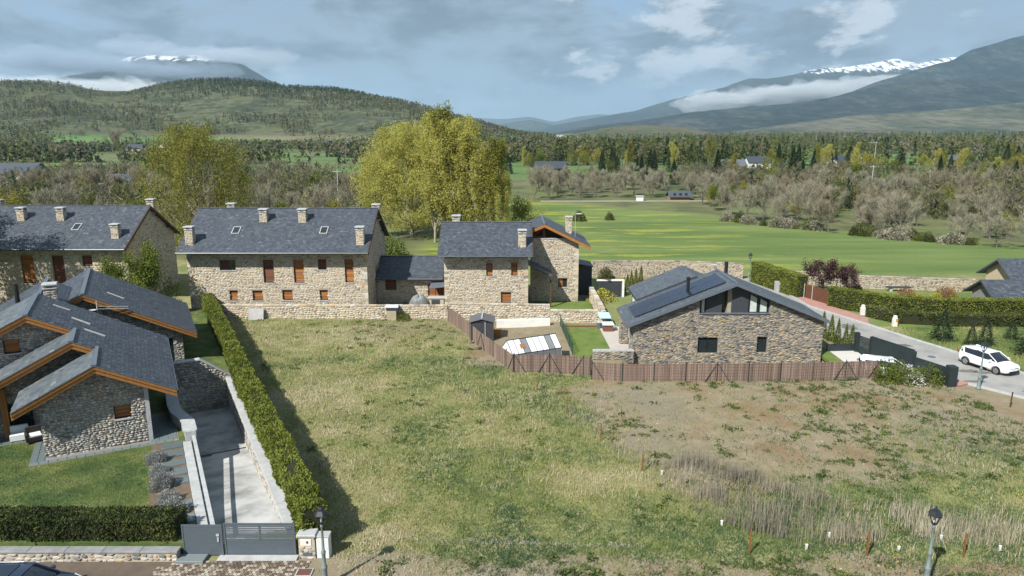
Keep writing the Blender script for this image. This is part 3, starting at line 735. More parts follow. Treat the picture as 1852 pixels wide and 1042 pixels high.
def back(w, y0, y1):
    k = y1/y0; return [(a*k, b_*k, CAM_H-(CAM_H-c_)*k, CAM_H-(CAM_H-d_)*k, *q_) for a, b_, c_, d_, *q_ in w]
long_house('stone_house', 'long cream stone house with slate roof and nine shuttered windows behind the plot', -33.75, -14.45, 71.85, -.3, 70.6, 6.64, 76.9, 10.42,
    back([(-29.7, -28.05, 4.72, 5.78, O_, M_shut_red), (-25.3, -24.2, 3.43, 5.8, S_, M_shut_red), (-22.2, -21.15, 3.43, 5.8, S_), (-19.7, -18.83, 4.79, 5.87, S_, M_shut_red), (-17.0, -16.1, 3.47, 5.87, S_),
     (-28.93, -28.05, 1.56, 2.64, S_), (-26.58, -25.5, 1.56, 2.64, S_), (-23.52, -22.46, 1.6, 2.69, S_), (-19.7, -18.84, 1.62, 2.69, S_)], 71.2, 71.85),
    [(-32.7, 71.9, 9.15), (-26.15, 75.1, 10.6), (-22.05, 75.1, 10.6), (-15.4, 71.9, 9.15), (-31.2, 79.5, 10.75), (-14.95, 78.6, 10.75)], [(-29.0, 2.9), (-19.9, 2.9)], 31)
long_house('stone_house', 'long stone house with shaded slate roof half cut off at the picture edge', -64.0, -41.25, 76.15, -.3, 75.0, 6.28, 81.5, 10.25,
    [(-53.3, -51.9, 2.3, 5.4, S_), (-49.9, -48.6, 2.2, 5.4, S_, M_shut_red), (-46.6, -45.5, 4.2, 5.4, S_, M_shut_red), (-57.4, -56.2, 2.3, 5.4, S_), (-52.5, -51.5, .9, 1.8, S_, M_shut_red)],
    [(-54.6, 79.4, 10.3), (-50.2, 79.4, 10.3), (-42.9, 76.8, 8.8), (-41.9, 83.0, 10.9), (-59.5, 82.9, 10.8)], [(-48.3, 3.1)], 47)

# the middle house: a block with its ridge across and a wing with a gable to the street
t = thing('stone_house', 'two-winged cream stone house with timber gable and satellite dish behind the plot', 'house', (0, 72, 0))
x0, x1, yf = -6.95, 1.62, 72.2; e1, n = (1, 0, 0), (0, -1, 0); O = (x0, yf, 0)
wins = back([(-2.64, -1.98, 4.07, 5.46, S_), (-.08, .56, 4.09, 5.46, S_), (-1.14, -.1, 1.23, 2.37, S_)], 71.6, 72.2)
holes = [(a-x0, b_-x0, c_, d_) for a, b_, c_, d_, _ in wins]
wf = wall_face(t, O, e1, n, [(0, 6.65), (x1-x0, 6.65)], 0, x1-x0, -.2, holes, .3, M_mortar)
stones('stonework', M_cream, wf, O, e1, (0, 0, 1), n, [(0, -.2), (x1-x0, -.2), (x1-x0, 6.65), (0, 6.65)], holes, .27, .14, .03, 71)
for i, h_ in enumerate(holes): window(t, O, e1, n, h_, 'slat', seed=i, sill=True, lintel=True)
quoins(wf, x0, yf, -.2, 6.6, -1, -1, M_cream, 5); quoins(wf, x1, yf, -.2, 6.6, 1, -1, M_cream, 6)
rf, e2, Ls_ = gable_roof_x(t, -7.5, 2.1, 71.0, 6.26, 76.0, 9.05, 81.0, seed=72)
for xx, nn in ((x1, (1, 0, 0)), (x0, (-1, 0, 0))):
    prof = [(0, 6.85), (3.5, 8.85), (7.6, 6.5)]
    wg = wall_face(t, (xx, yf+.302, 0), (0, 1, 0), nn, prof, 0, 7.6, -.2, [], .3, M_mortar)
    stones('stonework', M_cream, wg, (xx, yf+.302, 0), (0, 1, 0), (0, 0, 1), nn, [(0, -.2), (7.6, -.2)]+prof[::-1], [], .29, .15, .03, 73)
chimney(t, 1.05, 72.5, 6.6, 8.75, .75, .7, seed=8); chimney(t, -6.0, 76.6, 8.3, 9.75, .8, .7, seed=9)
# wing with gable
wy = 76.4; wx0, wx1 = 2.0, 7.2; O = (wx0, wy, 0)
hole = [(5.05-wx0, 6.05-wx0, 1.85, 2.85)]
wf = wall_face(t, O, e1, n, [(0, 7.15), (wx1-wx0-.9, 7.15), (wx1-wx0, 6.5)], 0, wx1-wx0, -.2, hole, .3, M_mortar)
stones('stonework', M_cream, wf, O, e1, (0, 0, 1), n, [(0, -.2), (wx1-wx0, -.2), (wx1-wx0, 6.5), (wx1-wx0-.9, 7.15), (0, 7.15)], hole, .27, .14, .03, 75)
window(t, O, e1, n, hole[0], 'open', seed=2, sill=True, lintel=True); quoins(wf, wx1, wy, -.2, 6.4, 1, -1, M_cream, 7)
MB().box(wx0+.1, wx1-.75, wy-.06, wy+.3, 7.16, 7.24).build('ledge', M_cap, t)
MB().extr([(2.1, wy+1.3, 7.0), (6.6, wy+1.3, 7.0), (3.5, wy+1.3, 8.6), (2.1, wy+1.3, 8.3)], (0, .1, 0)).build('loggia_back', M_wood_dk, t)
mb = MB(); mb.box(3.35, 3.6, wy+.05, wy+.3, 7.25, 8.55); mb.bar((2.1, wy+.15, 7.35), (3.45, wy+.15, 8.3), .14); mb.box(2.1, 3.35, wy+.1, wy+.25, 7.25, 7.42)
M_redwood = flat('red_brown_beam', (0.16, 0.055, 0.03), 0.6, 0.25, 3)
mb.build('beam', M_redwood, t, kind='stuff')
ry0, ry1 = 75.7, 83.8; ax, az = 3.46, 8.86; rx, rz = 8.45, 6.42; lx, lz = -.6, 6.9
mb = MB(); mb.slab([(ax, ry0, az), (rx, ry0, rz), (rx, ry1, rz), (ax, ry1, az)], .16); mb.slab([(lx, ry0+1.4, lz), (ax-.001, ry0+1.4, az), (ax-.001, ry1, az), (lx, ry1, lz)], .16)
mb.slab([(1.9, ry0, 8.14), (ax-.001, ry0, az), (ax-.001, ry0+1.398, az), (1.9, ry0+1.398, 8.14)], .16)
rf2 = mb.build('roof', M_anthra, t)
for (a, b_, sd) in (((ax, az), (rx, rz), 1), ((ax, az), (1.9, 8.14), -1)):
    e2 = np.array([a[0]-b_[0], 0, a[1]-b_[1]]); Lr = np.linalg.norm(e2); e2 /= Lr
    slates(rf2, M_slate, (b_[0], ry0, b_[1]+.012), (0, 1, 0), e2, [(0, 0), (ry1-ry0, 0), (ry1-ry0, Lr), (0, Lr)], .3, .25, 76)
MB().box(ax-.12, ax+.12, ry0, ry1, az+.012, az+.05).build('ridge_cap', M_lead, rf2)
for (a, b_) in (((ax, az), (rx, rz)), ((1.9, 8.14), (ax, az))):
    MB().extr([(a[0], ry0-.06, a[1]-.34), (b_[0], ry0-.06, b_[1]-.34), (b_[0], ry0-.06, b_[1]-.01), (a[0], ry0-.06, a[1]-.01)], (0, .055, 0)).build('barge_board', M_wood, rf2)
chimney(t, 6.3, 79.0, 7.0, 9.35, .65, .6, seed=12)
mb = MB(); mb.tube((7.0, 78.5, 7.0), (7.0, 78.5, 9.7), .025, n=6); mb.lathe([(.02, 0), (.3, .06), (.42, .16), (.44, .17), (.3, .09), (.02, .03)], 12, (7.3, 78.4, 9.5)); mb.bar((6.6, 78.5, 9.55), (7.4, 78.5, 9.55), .03)
mb.build('antenna', M_cap, t)
wall_face(t, (wx1, wy+.302, 0), (0, 1, 0), (1, 0, 0), [(0, 6.6), (6.6, 6.6)], 0, 6.6, -.2, [], .3, M_mortar_grey)
# lean-to porch roof between the wings
mb = MB(); mb.slab([(1.7, 73.2, 5.0), (4.2, 73.4, 3.7), (4.2, 76.3, 3.7), (1.7, 76.3, 5.0)], .14); pr = mb.build('porch_roof', M_slate, t)
MB().box(4.2, 4.26, 73.35, 76.3, 3.35, 3.7).build('barge_board', M_wood_dk, pr)
mb = MB(); mb.box(4.0, 4.16, 73.5, 73.66, -.2, 3.5); mb.build('post', M_wood_dk, t)
MB().box(7.52, 9.2, 80.5, 83.5, -.1, 3.4).build('annex_wall', M_anthra, t)
MB().slab([(7.45, 80.3, 3.75), (9.3, 80.3, 3.42), (9.3, 83.7, 3.42), (7.45, 83.7, 3.75)], .12).build('annex_roof', M_slate, t)

# low link building with its awning
t = thing('outbuilding', 'low stone outbuilding with slate roof tucked between the two stone houses', 'building', (-11, 77, 0))
hole = [(-14.0+14.9, -12.75+14.9, 1.45, 2.65), (-9.3+14.9, -7.6+14.9, .2, 2.2)]
O = (-14.85, 76.6, 0)
wf = wall_face(t, O, e1, n, [(0, 2.95), (7.4, 2.95)], 0, 7.4, -.2, hole, .3, M_mortar)
stones('stonework', M_cream, wf, O, e1, (0, 0, 1), n, [(0, -.2), (7.4, -.2), (7.4, 2.95), (0, 2.95)], hole, .27, .14, .03, 81)
window(t, O, e1, n, hole[0], 'slat', shut_mat=M_shut_red, sill=False); window(t, O, e1, n, hole[1], 'slat', sill=False)
gable_roof_x(t, -14.85, -7.55, 76.0, 2.88, 79.6, 4.75, 83.2, seed=82)
t = thing('awning', 'small grey sloping awning over the outbuilding doorway', 'awning', (-8.2, 75.9, 0))
MB().slab([(-9.0, 75.3, 1.95), (-7.0, 75.3, 2.15), (-7.0, 76.5, 2.6), (-8.8, 76.5, 2.45)], .06).build('canopy', M_lead, t)
mb = MB(); mb.tube((-8.3, 75.5, 0), (-8.3, 75.5, 2.0), .03, n=6); mb.tube((-7.1, 75.5, 0), (-7.1, 75.5, 2.1), .03, n=6); mb.build('pole', M_blackm, t)
# ---------------------------------------------------------------- the stepped stone house by the ramp (local axes u, v)
t = HA = thing('stone_house', 'grey stone house with stepped slate gables and honey timber fascias beside the sunken ramp', 'house', (A0[0], A0[1], 0), UA)
SR = .515
def zr_(u): return 5.87-SR*(u-2.92)
right = [(2.92, -.9), (6.9, -.9), (6.9, 11.4), (-.7, 12.2), (-.7, 5.4), (1.7, 5.4), (1.7, 2.6), (2.92, 2.6)]
rf = MB().slab([(a, b_, zr_(a)) for a, b_ in right], .2).build('roof', M_anthra, t)
kk = math.hypot(1, SR)
slates(rf, M_slate, (6.9, -.9, zr_(6.9)+.012), (0, 1, 0), (-1/kk, 0, SR/kk), [(b_+.9, (6.9-a)*kk) for a, b_ in right], .30, .24, 5, g=.034)
def left_slope(u0, z0, u1, v0, v1, seed):
    z1 = z0-.5*(u0-u1); k2 = math.hypot(1, .5)
    r_ = MB().slab([(u1, v0, z1), (u0-.001, v0, z0), (u0-.001, v1, z0), (u1, v1, z1)], .2).build('roof', M_anthra, t)
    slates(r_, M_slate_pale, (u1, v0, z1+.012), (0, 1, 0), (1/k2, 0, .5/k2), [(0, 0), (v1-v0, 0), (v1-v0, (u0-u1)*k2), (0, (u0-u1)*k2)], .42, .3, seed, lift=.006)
    MB().box(u0-.14, u0+.14, v0+.01, v1, z0-.02, z0+.05).build('ridge_cap', M_lead, r_)
    return r_
left_slope(2.92, 5.87, -1.15, -.9, 3.1, 6); left_slope(1.7, 6.50, -5.6, 2.6, 5.8, 7); left_slope(-.7, 7.73, -9.0, 5.4, 12.2, 8)
def fascia(pts, v):
    for (a, za), (b_, zb) in zip(pts[:-1], pts[1:]):
        f_ = MB().extr([(a, v-.05, za-.20), (b_, v-.05, zb-.20), (b_, v-.05, zb-.005), (a, v-.05, za-.005)], (0, .06, 0)).build('fascia', M_wood, t)
        MB().extr([(a, v+.01, za-.44), (b_, v+.01, zb-.44), (b_, v+.01, zb-.202), (a, v+.01, za-.202)], (0, .06, 0)).build('fascia', M_wood, t)
        MB().extr([(a, v-.09, za-.01), (b_, v-.09, zb-.01), (b_, v-.09, zb+.03), (a, v-.09, za+.03)], (0, .05, 0)).build('drip_edge', M_lead, t)
fascia([(-1.15, 3.835), (2.92, 5.87), (6.9, 3.82)], -.9)
fascia([(-5.6, 2.85), (1.7, 6.50), (2.92, 5.87)], 2.6)
fascia([(-9.0, 3.58), (-.7, 7.73), (1.7, 6.50)], 5.4)
MB().tube((6.95, -.9, 3.74), (6.95, 11.4, 3.74), .06, n=6).build('gutter', M_lead, t)
# walls
O, e1, n = (0, 0, 0), (1, 0, 0), (0, -1, 0)
hole = [(3.57, 4.45, 2.25, 3.05)]
prof = [(0, 4.2), (2.92, 5.62), (5.2, 4.48)]
wf = wall_face(t, O, e1, n, prof, 0, 5.2, .4, hole, .35, M_mortar_grey)
stones('stonework', M_river, wf, O, e1, (0, 0, 1), n, [(0, .5), (5.2, .5)]+prof[::-1], hole, .21, .125, .035, 9, sides=7)
window(t, O, e1, n, hole[0], 'slat', .22, shut_mat=M_shut)
for u_, nn, v0, v1, zz in ((5.2, (1, 0, 0), .352, 10.5, 4.45), (0, (-1, 0, 0), .352, 3.2, 4.15)):
    wg = wall_face(t, (u_, v0, 0), (0, 1, 0), nn, [(0, zz), (v1-v0, zz)], 0, v1-v0, .4, [(1.2, 3.0, .4, 2.9)] if nn[0] > 0 else [], .35, M_mortar_grey)
    stones('stonework', M_river, wg, (u_, v0, 0), (0, 1, 0), (0, 0, 1), nn, [(0, .5), (v1-v0, .5), (v1-v0, zz), (0, zz)], [(1.2, 3.0, .4, 2.9)] if nn[0] > 0 else [], .24, .14, .03, 10)
window(t, (5.2, .352, 0), (0, 1, 0), (1, 0, 0), (1.2, 3.0, .4, 2.9), 'glass2', .2, 1, sill=False, frame_mat=M_blackm)
MB().box(5.19, 5.42, -.02, .30, .5, 4.4).build('corner_pier', M_cap, t)
# porch wall under the second gable and wall of the third
prof = [(-5.2, 2.9), (1.7, 6.25), (2.9, 5.6)]
wg = wall_face(t, (0, 4.6, 0), e1, n, prof, -5.2, 2.9, .4, [(-2.4, -.9, .5, 2.6)], .3, M_mortar_grey)
stones('stonework', M_river, wg, (0, 4.6, 0), e1, (0, 0, 1), n, [(-5.2, .5), (2.9, .5)]+prof[::-1], [(-2.4, -.9, .5, 2.6)], .23, .14, .03, 11)
window(t, (0, 4.6, 0), e1, n, (-2.4, -.9, .5, 2.6), 'glass2', .15, 1, sill=False, frame_mat=M_blackm)
prof = [(-8.6, 3.6), (-.7, 7.45), (1.6, 6.3)]
hole = [(-2.12, -1.26, 5.26, 6.12)]
wg = wall_face(t, (0, 6.3, 0), e1, n, prof, -8.6, 1.6, .4, hole, .3, M_mortar_grey)
stones('stonework', M_river, wg, (0, 6.3, 0), e1, (0, 0, 1), n, [(-8.6, 2.5), (1.6, 2.5)]+prof[::-1], hole, .23, .14, .03, 12)
window(t, (0, 6.3, 0), e1, n, hole[0], 'slat', .2)
for u_, vv, zt in ((-2.22, 4.3, 3.7),): MB().box(u_-.16, u_+.16, vv-.16, vv+.16, .6, zt).build('post', M_wood, t)
# rear roofs
def roof_v(ur, zr, ul, urr, v0, v1, sl, ms, seed, sl2=None):
    for (ua, s) in ((urr, 1), (ul, -1)):
        za = zr-sl*abs(ua-ur); k2 = math.hypot(1, sl); Lr = abs(ua-ur)*k2
        c_ = [(ur+s*.001, v0, zr), (ua, v0, za), (ua, v1, za), (ur+s*.001, v1, zr)]
        r_ = MB().slab(c_ if s > 0 else c_[::-1], .2).build('roof', M_anthra, t)
        slates(r_, ms, (ua, v0, za+.012), (0, 1, 0), (-s/k2, 0, sl/k2), [(0, 0), (v1-v0, 0), (v1-v0, Lr), (0, Lr)], .30, .24, seed, g=.034)
    MB().box(ur-.13, ur+.13, v0+.01, v1, zr+.012, zr+.055).build('ridge_cap', M_lead, t)
roof_v(1.75, 6.95, -3.5, 9.1, 14.4, 25.6, .527, M_slate, 14)
roof_v(-.82, 7.32, -6.5, 1.1, 12.4, 20.0, .54, M_slate, 15)
fascia([(-.2, 5.92), (1.75, 6.95), (9.1, 3.076)], 14.4)
prof = [(0, 4.8), (1.75, 6.7), (8.1, 3.4)]
hole = [(6.7, 7.4, .5, 2.65)]
wg = wall_face(t, (0, 15.3, 0), e1, n, prof, 0, 8.1, .4, hole, .3, M_mortar_grey)
stones('stonework', M_river, wg, (0, 15.3, 0), e1, (0, 0, 1), n, [(0, .5), (8.1, .5)]+prof[::-1], hole, .23, .14, .03, 16)
window(t, (0, 15.3, 0), e1, n, hole[0], 'glass', .2, 1, sill=False, frame_mat=M_blackm)
wall_face(t, (8.1, 15.602, 0), (0, 1, 0), (1, 0, 0), [(0, 3.3), (9.5, 3.3)], 0, 9.5, .4, [], .3, M_mortar_grey)
chimney(t, -.1, 14.0, 6.3, 8.05, .75, .7, M_river, 4)
MB().tube((-2.1, 14, 6.2), (-2.1, 14, 8.2), .15, n=10).build('flue', M_blackm, t)
for (a, b_) in (((.33, 10.1), (1.25, 10.05)), ((1.45, 8.2), (2.45, 7.95)), ((2.2, 6.25), (3.3, 6.05))):
    MB().bar((a[0], a[1], zr_(a[0])+.07), (b_[0], b_[1], zr_(b_[0])+.07), .11, .06).build('skylight_frame_glint', M_cap, t)  # pale bars stand in for the reflection along skylight side frames
MB().bar((3.2, 17.9, 6.95-.527*1.45+.07), (4.3, 17.7, 6.95-.527*2.55+.07), .11, .06).build('skylight_frame_glint', M_cap, t)
mb = MB(); mb.bar((2.6, 14.2, 6.0), (4.6, 14.2, 5.75), .035); mb.bar((2.6, 14.2, 5.8), (4.6, 14.2, 5.6), .035); mb.tube((2.6, 14.2, 5.4), (2.6, 14.2, 6.4), .04, n=6); mb.lathe([(.02, 0), (.24, .05), (.27, .08), (.02, .03)], 10, (2.3, 14.1, 5.7))
mb.build('antenna', M_cap, t)

# garden sheet of that house, patio slabs, stepping stones
M_lawn = vary('mown_lawn', [(0.0, (0.035, 0.062, 0.015)), (0.45, (0.068, 0.105, 0.026)), (0.7, (0.11, 0.135, 0.04)), (1.0, (0.19, 0.18, 0.075))], 0.9, 0.9, 0.95, 0.5, 10, tint=False)
M_soil = flat('bare_soil', (0.135, 0.098, 0.068), 0.95, 0.3, 3, 0.4)
pl = [(-62, 28.62), w_of(7.1, -13.15), w_of(7.1, 10.3), w_of(10.95, 10.3), w_of(10.95, 33.5), (-62, 69.0)]
tag(MB().prism(pl, -.15, .6).build('lawn', M_lawn), kind='structure')
soil = [w_of(4.9, -11.0), w_of(7.05, -12.0), w_of(7.05, -.9), w_of(5.3, -.8)]
tag(MB().prism(soil, .58, .606).build('flower_bed_soil', M_soil), kind='structure')
pat = MB().prism([w_of(-.75, -.75), w_of(6.75, -.75), w_of(6.75, 4.4), w_of(5.2, 4.4), w_of(5.2, 0.2), w_of(0, .2), w_of(0, 4.6), w_of(-6, 4.6), w_of(-6, 3.2), w_of(-.75, 3.2)], .57, .612).build('patio', M_mortar_grey)
tag(pat, kind='structure')
M_slab = vary('blue_slate_slab', [(0.0, (0.075, 0.10, 0.105)), (0.5, (0.115, 0.145, 0.15)), (1.0, (0.17, 0.20, 0.205))], 3, 0.4, 0.6, 0.2, 12)
slabme = {}
def paver(parent, u, v, w, h, z, gap=.025):
    key = (round(w, 2), round(h, 2))
    if key not in slabme:
        mb = MB().bevbox(-w/2+gap/2, w/2-gap/2, -h/2+gap/2, h/2-gap/2, -.03, .03, .012)
        me_ = bpy.data.meshes.new('paving_slab'); me_.from_pydata(mb.v, [], mb.f); me_.materials.append(M_slab)
        a_ = me_.attributes.new('tint', 'FLOAT', 'FACE'); a_.data.foreach_set('value', mb.t); slabme[key] = me_
    o_ = bpy.data.objects.new('paving_slab', slabme[key]); p_ = w_of(u, v); o_.location = (*p_, z+rnd.uniform(-.004, .004)); o_.rotation_euler = (0, 0, UA)
    o_.parent = parent; COL.objects.link(o_)
for i in range(16): paver(pat, -.5+.45*i, -.55, .45, .38, .612)
for j in range(9):
    for i in range(2): paver(pat, -.57+.37*i, -.15+.40*j, .37, .40, .612)
for j in range(3):
    for i in range(9): paver(pat, -1.1-.55*i, 3.45+.42*j, .55, .42, .612)
for j in range(7):
    for i in range(3): paver(pat, 5.5+.48*i, -.12+.6*j, .48, .6, .612)
steps = thing('stepping_stone_path', 'line of blue slate stepping stones in bare soil beside the ramp railing', 'path', (*w_of(6.3, -6), .6)); steps['kind'] = 'structure'
for i, v_ in enumerate((-1.5, -2.7, -4.0, -5.2, -6.3, -9.1, -10.6)):
    p_ = w_of(6.35, v_); MB().obox((p_[0], p_[1], .625), (.55, .40, .025), UA, .2+.1*i).build('paving_slab', M_slab, steps)

# ---------------------------------------------------------------- ramp, its walls and railing
M_ramp = vary('ramp_concrete', [(0.0, (0.15, 0.148, 0.14)), (0.35, (0.30, 0.30, 0.29)), (0.6, (0.42, 0.42, 0.41)), (1.0, (0.52, 0.52, 0.50))], 0.55, 0.9, 0.9, 0.25, 6, tint=False)
prof = [(-12.6, .02), (-8, -.38), (.7, -1.25), (10.2, -1.9)]
mb = MB()
for (a, za), (b_, zb) in zip(prof[:-1], prof[1:]):
    mb.slab([(*w_of(7.3, a), za), (*w_of(10.8, a), za), (*w_of(10.8, b_), zb), (*w_of(7.3, b_), zb)], .3)
ramp = tag(mb.build('ramp', M_ramp), kind='structure')
mb = MB(); mb.obox((*w_of(9.05, .55), -1.225), (1.75, .07, .012), UA); mb.obox((*w_of(8.2, .30), -1.20), (.3, .12, .012), UA); mb.build('drain_grate', M_blackm, ramp, kind='stuff')
RW = thing('retaining_wall', 'pale-capped stone retaining wall between the ramp and the tall conifer hedge', 'wall', (A0[0], A0[1], 0), UA)
w_ = MB().box(10.6, 11.1, -13.2, 10.15, -2.2, .40).build('wall', M_mortar_grey, RW)
stones('stonework', M_river, w_, (10.6, 10.1, 0), (0, -1, 0), (0, 0, 1), (-1, 0, 0), [(0, -2.0), (23, -2.0), (23, .38), (0, .38)], [], .3, .17, .03, 22)
for i in range(16):
    MB().bevbox(10.52, 11.2, -13.3+1.47*i, -13.3+1.47*i+1.455, .40, .50, .02).build('cap', M_cap, RW)
EW = thing('retaining_wall', 'shaded stone end wall closing the sunken ramp, sloping cap on top', 'wall', (A0[0], A0[1], 0), UA)
tp = [(7.0, 2.02), (8.88, 2.05), (10.75, .66), (11.0, .5)]
wf = wall_face(EW, (0, 10.22, 0), (1, 0, 0), (0, -1, 0), tp, 7.0, 11.0, -2.3, [], .35, M_mortar_grey)
stones('stonework', M_river, wf, (0, 10.22, 0), (1, 0, 0), (0, 0, 1), (0, -1, 0), [(7.0, -2.2), (11.0, -2.2)]+tp[::-1], [], .26, .15, .035, 23)
for (a, za), (b_, zb) in zip(tp[:-1], tp[1:]):
    MB().extr([(a, 10.12, za), (b_, 10.12, zb), (b_, 10.12, zb+.09), (a, 10.12, za+.09)], (0, .55, 0)).build('cap', M_cap, EW)
PW = thing('parapet_wall', 'curving pale-capped parapet wall with flat railing on the house side of the ramp', 'wall', (A0[0], A0[1], 0), UA)
w_ = MB().box(7.0, 7.32, -12.6, -1.3, -2.0, .62).build('wall', M_mortar_grey, PW)
stones('stonework', M_river, w_, (7.32, -12.6, 0), (0, 1, 0), (0, 0, 1), (1, 0, 0), [(0, -1.6), (11.3, -1.6), (11.3, .6), (0, .6)], [], .28, .16, .03, 24)
for i in range(8): MB().bevbox(6.93, 7.38, -12.7+1.42*i, -12.7+1.42*i+1.405, .62, .70, .015).build('cap', M_cap, PW)
for i in range(12): MB().bar((7.33, -12.3+.98*i, .5), (7.54, -12.3+.98*i, .96), .04).build('railing_post', M_lead, PW)
MB().bevbox(7.44, 7.64, -12.6, -1.35, .96, 1.01, .012).build('handrail', M_cap, PW)
cp = [(7.40, -1.3), (7.38, .3), (7.15, 1.3), (6.85, 2.2), (6.72, 3.6), (6.72, 7.4)]
for (a, b_), (c_, e_) in zip(cp[:-1], cp[1:]):
    MB().extr([(a-.3, b_, -2.0), (a+.3, b_, -2.0), (a+.3, b_, 1.22), (a-.3, b_, 1.22)][::-1], (c_-a, e_-b_, 0)).build('wall', M_concrete, PW)
    MB().extr([(a-.36, b_, 1.22), (a+.36, b_, 1.22), (a+.36, b_, 1.32), (a-.36, b_, 1.32)][::-1], (c_-a, e_-b_, 0)).build('cap', M_cap, PW)
MB().box(7.12, 7.68, -1.45, -1.0, -2, 1.3).build('pillar', M_cap, PW)

# ---------------------------------------------------------------- street front: wall, gates, meter pillar, cabinet, paving
SW = thing('garden_wall', 'low river-stone garden wall under the clipped dark hedge by the street', 'wall', (-20, 28.2, 0))
w_ = MB().box(-40, -14.72, 28.06, 28.42, -.2, .46).build('wall', M_mortar, SW)
stones('stone', M_river, w_, (-24.2, 28.06, 0), (1, 0, 0), (0, 0, 1), (0, -1, 0), [(0, .0), (9.48, .0), (9.48, .45), (0, .45)], [], .30, .165, .045, 25, each=True, sides=7)
for i in range(6): MB().bevbox(-14.65-1.65*(i+1), -14.66-1.65*i, 28.0, 28.46, .46, .54, .015).build('cap', M_capd, SW)
MB().bevbox(-40, -24.57, 28.0, 28.46, .46, .54, .015).build('cap', M_capd, SW)
M_gate = flat('slate_grey_aluminium', (0.085, 0.105, 0.125), 0.45, 0.08, 2, spec=0.5)
def slat_gate(name, label, x0, x1, y, zb, zt, n_, gaps, posts=True):
    g_ = thing(name, label, 'gate', ((x0+x1)/2, y, 0))
    hh = (zt-zb)/n_
    for i in range(n_):
        gp = .045 if i in gaps else .012
        MB().box(x0+.06, x1-.06, y-.02, y+.02, zb+i*hh+gp/2, zb+(i+1)*hh-gp/2).build('slat', M_gate, g_)
    for xx in (x0, x1-.06): MB().box(xx, xx+.06, y-.04, y+.04, zb-.03, zt+.03).build('frame', M_gate, g_)
    MB().box(x0+.06, x1-.06, y-.03, y+.03, zt, zt+.03).build('frame', M_gate, g_)
    nb = max(1, int((x1-x0)/1.2))
    for i in range(1, nb): xx = x0+(x1-x0)*i/nb; MB().box(xx-.04, xx+.04, y+.021, y+.06, zb, zt).build('brace', M_gate, g_)
    return g_
pg = slat_gate('pedestrian_gate', 'narrow grey slatted pedestrian gate next to the garden wall', -14.6, -12.82, 28.5, .08, 1.52, 16, ())
MB().box(-13.05, -12.98, 28.44, 28.478, .75, .95).build('handle', M_cap, pg); MB().box(-13.08, -12.95, 28.44, 28.478, 1.02, 1.12).build('handle', M_cap, pg)
slat_gate('driveway_gate', 'wide grey slatted driveway gate across the foot of the ramp', -12.76, -9.62, 28.56, .06, 1.56, 17, (8, 9, 11, 12, 13, 14, 15))
mp = thing('meter_pillar', 'small stone pillar with white meter box and plaque beside the driveway gate', 'pillar', (-9.05, 28.5, 0))
core = MB().box(-9.42, -8.70, 28.3, 28.75, -.1, 1.1).build('core', M_mortar, mp)
stones('stone', M_river, core, (-9.42, 28.3, 0), (1, 0, 0), (0, 0, 1), (0, -1, 0), [(0, 0), (.72, 0), (.72, 1.08), (0, 1.08)], [(.08, .58, .62, 1.0)], .2, .14, .03, 26, each=True)
MB().bevbox(-9.48, -8.64, 28.22, 28.82, 1.1, 1.2, .03).build('cap', M_cap, mp)
mbx = MB().box(-9.33, -8.85, 28.275, 28.305, .66, .98).build('meter_door', M_white, mp); MB().box(-9.06, -8.98, 28.262, 28.276, .78, .88).build('lock', M_blackm, mbx)
MB().box(-9.25, -8.85, 28.262, 28.30, .18, .32).build('plaque', M_lead, mp)
cb = thing('utility_cabinet', 'plain white two-door utility cabinet between the meter pillar and street lamp', 'cabinet', (-8.35, 28.5, 0))
M_cab = flat('cabinet_white', (0.62, 0.63, 0.63), 0.5, 0.05, 2)
MB().box(-8.64, -8.08, 28.33, 28.72, 0, 1.06).build('body', M_cab, cb); MB().bevbox(-8.67, -8.05, 28.28, 28.76, 1.06, 1.11, .02).build('lid', M_concrete, cb)
for z0, z1 in ((.03, .47), (.49, 1.04)): MB().box(-8.62, -8.10, 28.305, 28.33, z0, z1).build('door', M_cab, cb)
# street surface and block paving
M_street = vary('brown_street', [(0.0, (0.075, 0.058, 0.045)), (1.0, (0.16, 0.125, 0.095))], 1.2, 0.6, 0.95, 0.4, 20, tint=False)
tag(MB().box(-40, -8.9, 18, 28.04, -.1, .03).build('street', M_street), kind='structure')
M_pav = vary('worn_paving_block', [(0.0, (0.085, 0.065, 0.05)), (0.45, (0.15, 0.115, 0.085)), (0.66, (0.24, 0.20, 0.155)), (1.0, (0.38, 0.34, 0.28))], 1.2, 0.8, 0.9, 0.2, 12)
mb = MB()
for j in range(14):
    for i in range(38):
        x = -15.4+i*.17+(j % 2)*.085; y = 26.0+j*.15
        if x > -9.2+.2*(j % 3) or (j > 10 and x < -14.9): continue
        mb.bevbox(x+.008, x+.162, y+.008, y+.142, .03, .06+rnd.uniform(-.006, .006), .01)
tag(mb.build('paving_blocks', M_pav), kind='stuff')
tag(MB().box(-13.0, -9.5, 28.06, 28.5, -.1, .075).build('gate_threshold', M_cap), kind='structure')
tag(MB().bevbox(-14.72, -13.5, 27.85, 28.46, -.1, .16, .02).build('doorstep', M_slab), kind='structure')
t = thing('drain_cover', 'square rust-brown inspection cover in the pavement below the meter pillar', 'cover', (-8.9, 27.2, 0))
MB().bevbox(-9.25, -8.55, 26.95, 27.5, .0, .07, .01).build('frame', M_cap, t); MB().box(-9.19, -8.61, 27.0, 27.45, .07, .085).build('plate', flat('rust_plate', (0.12, 0.055, 0.04), .8, .2, 4), t)

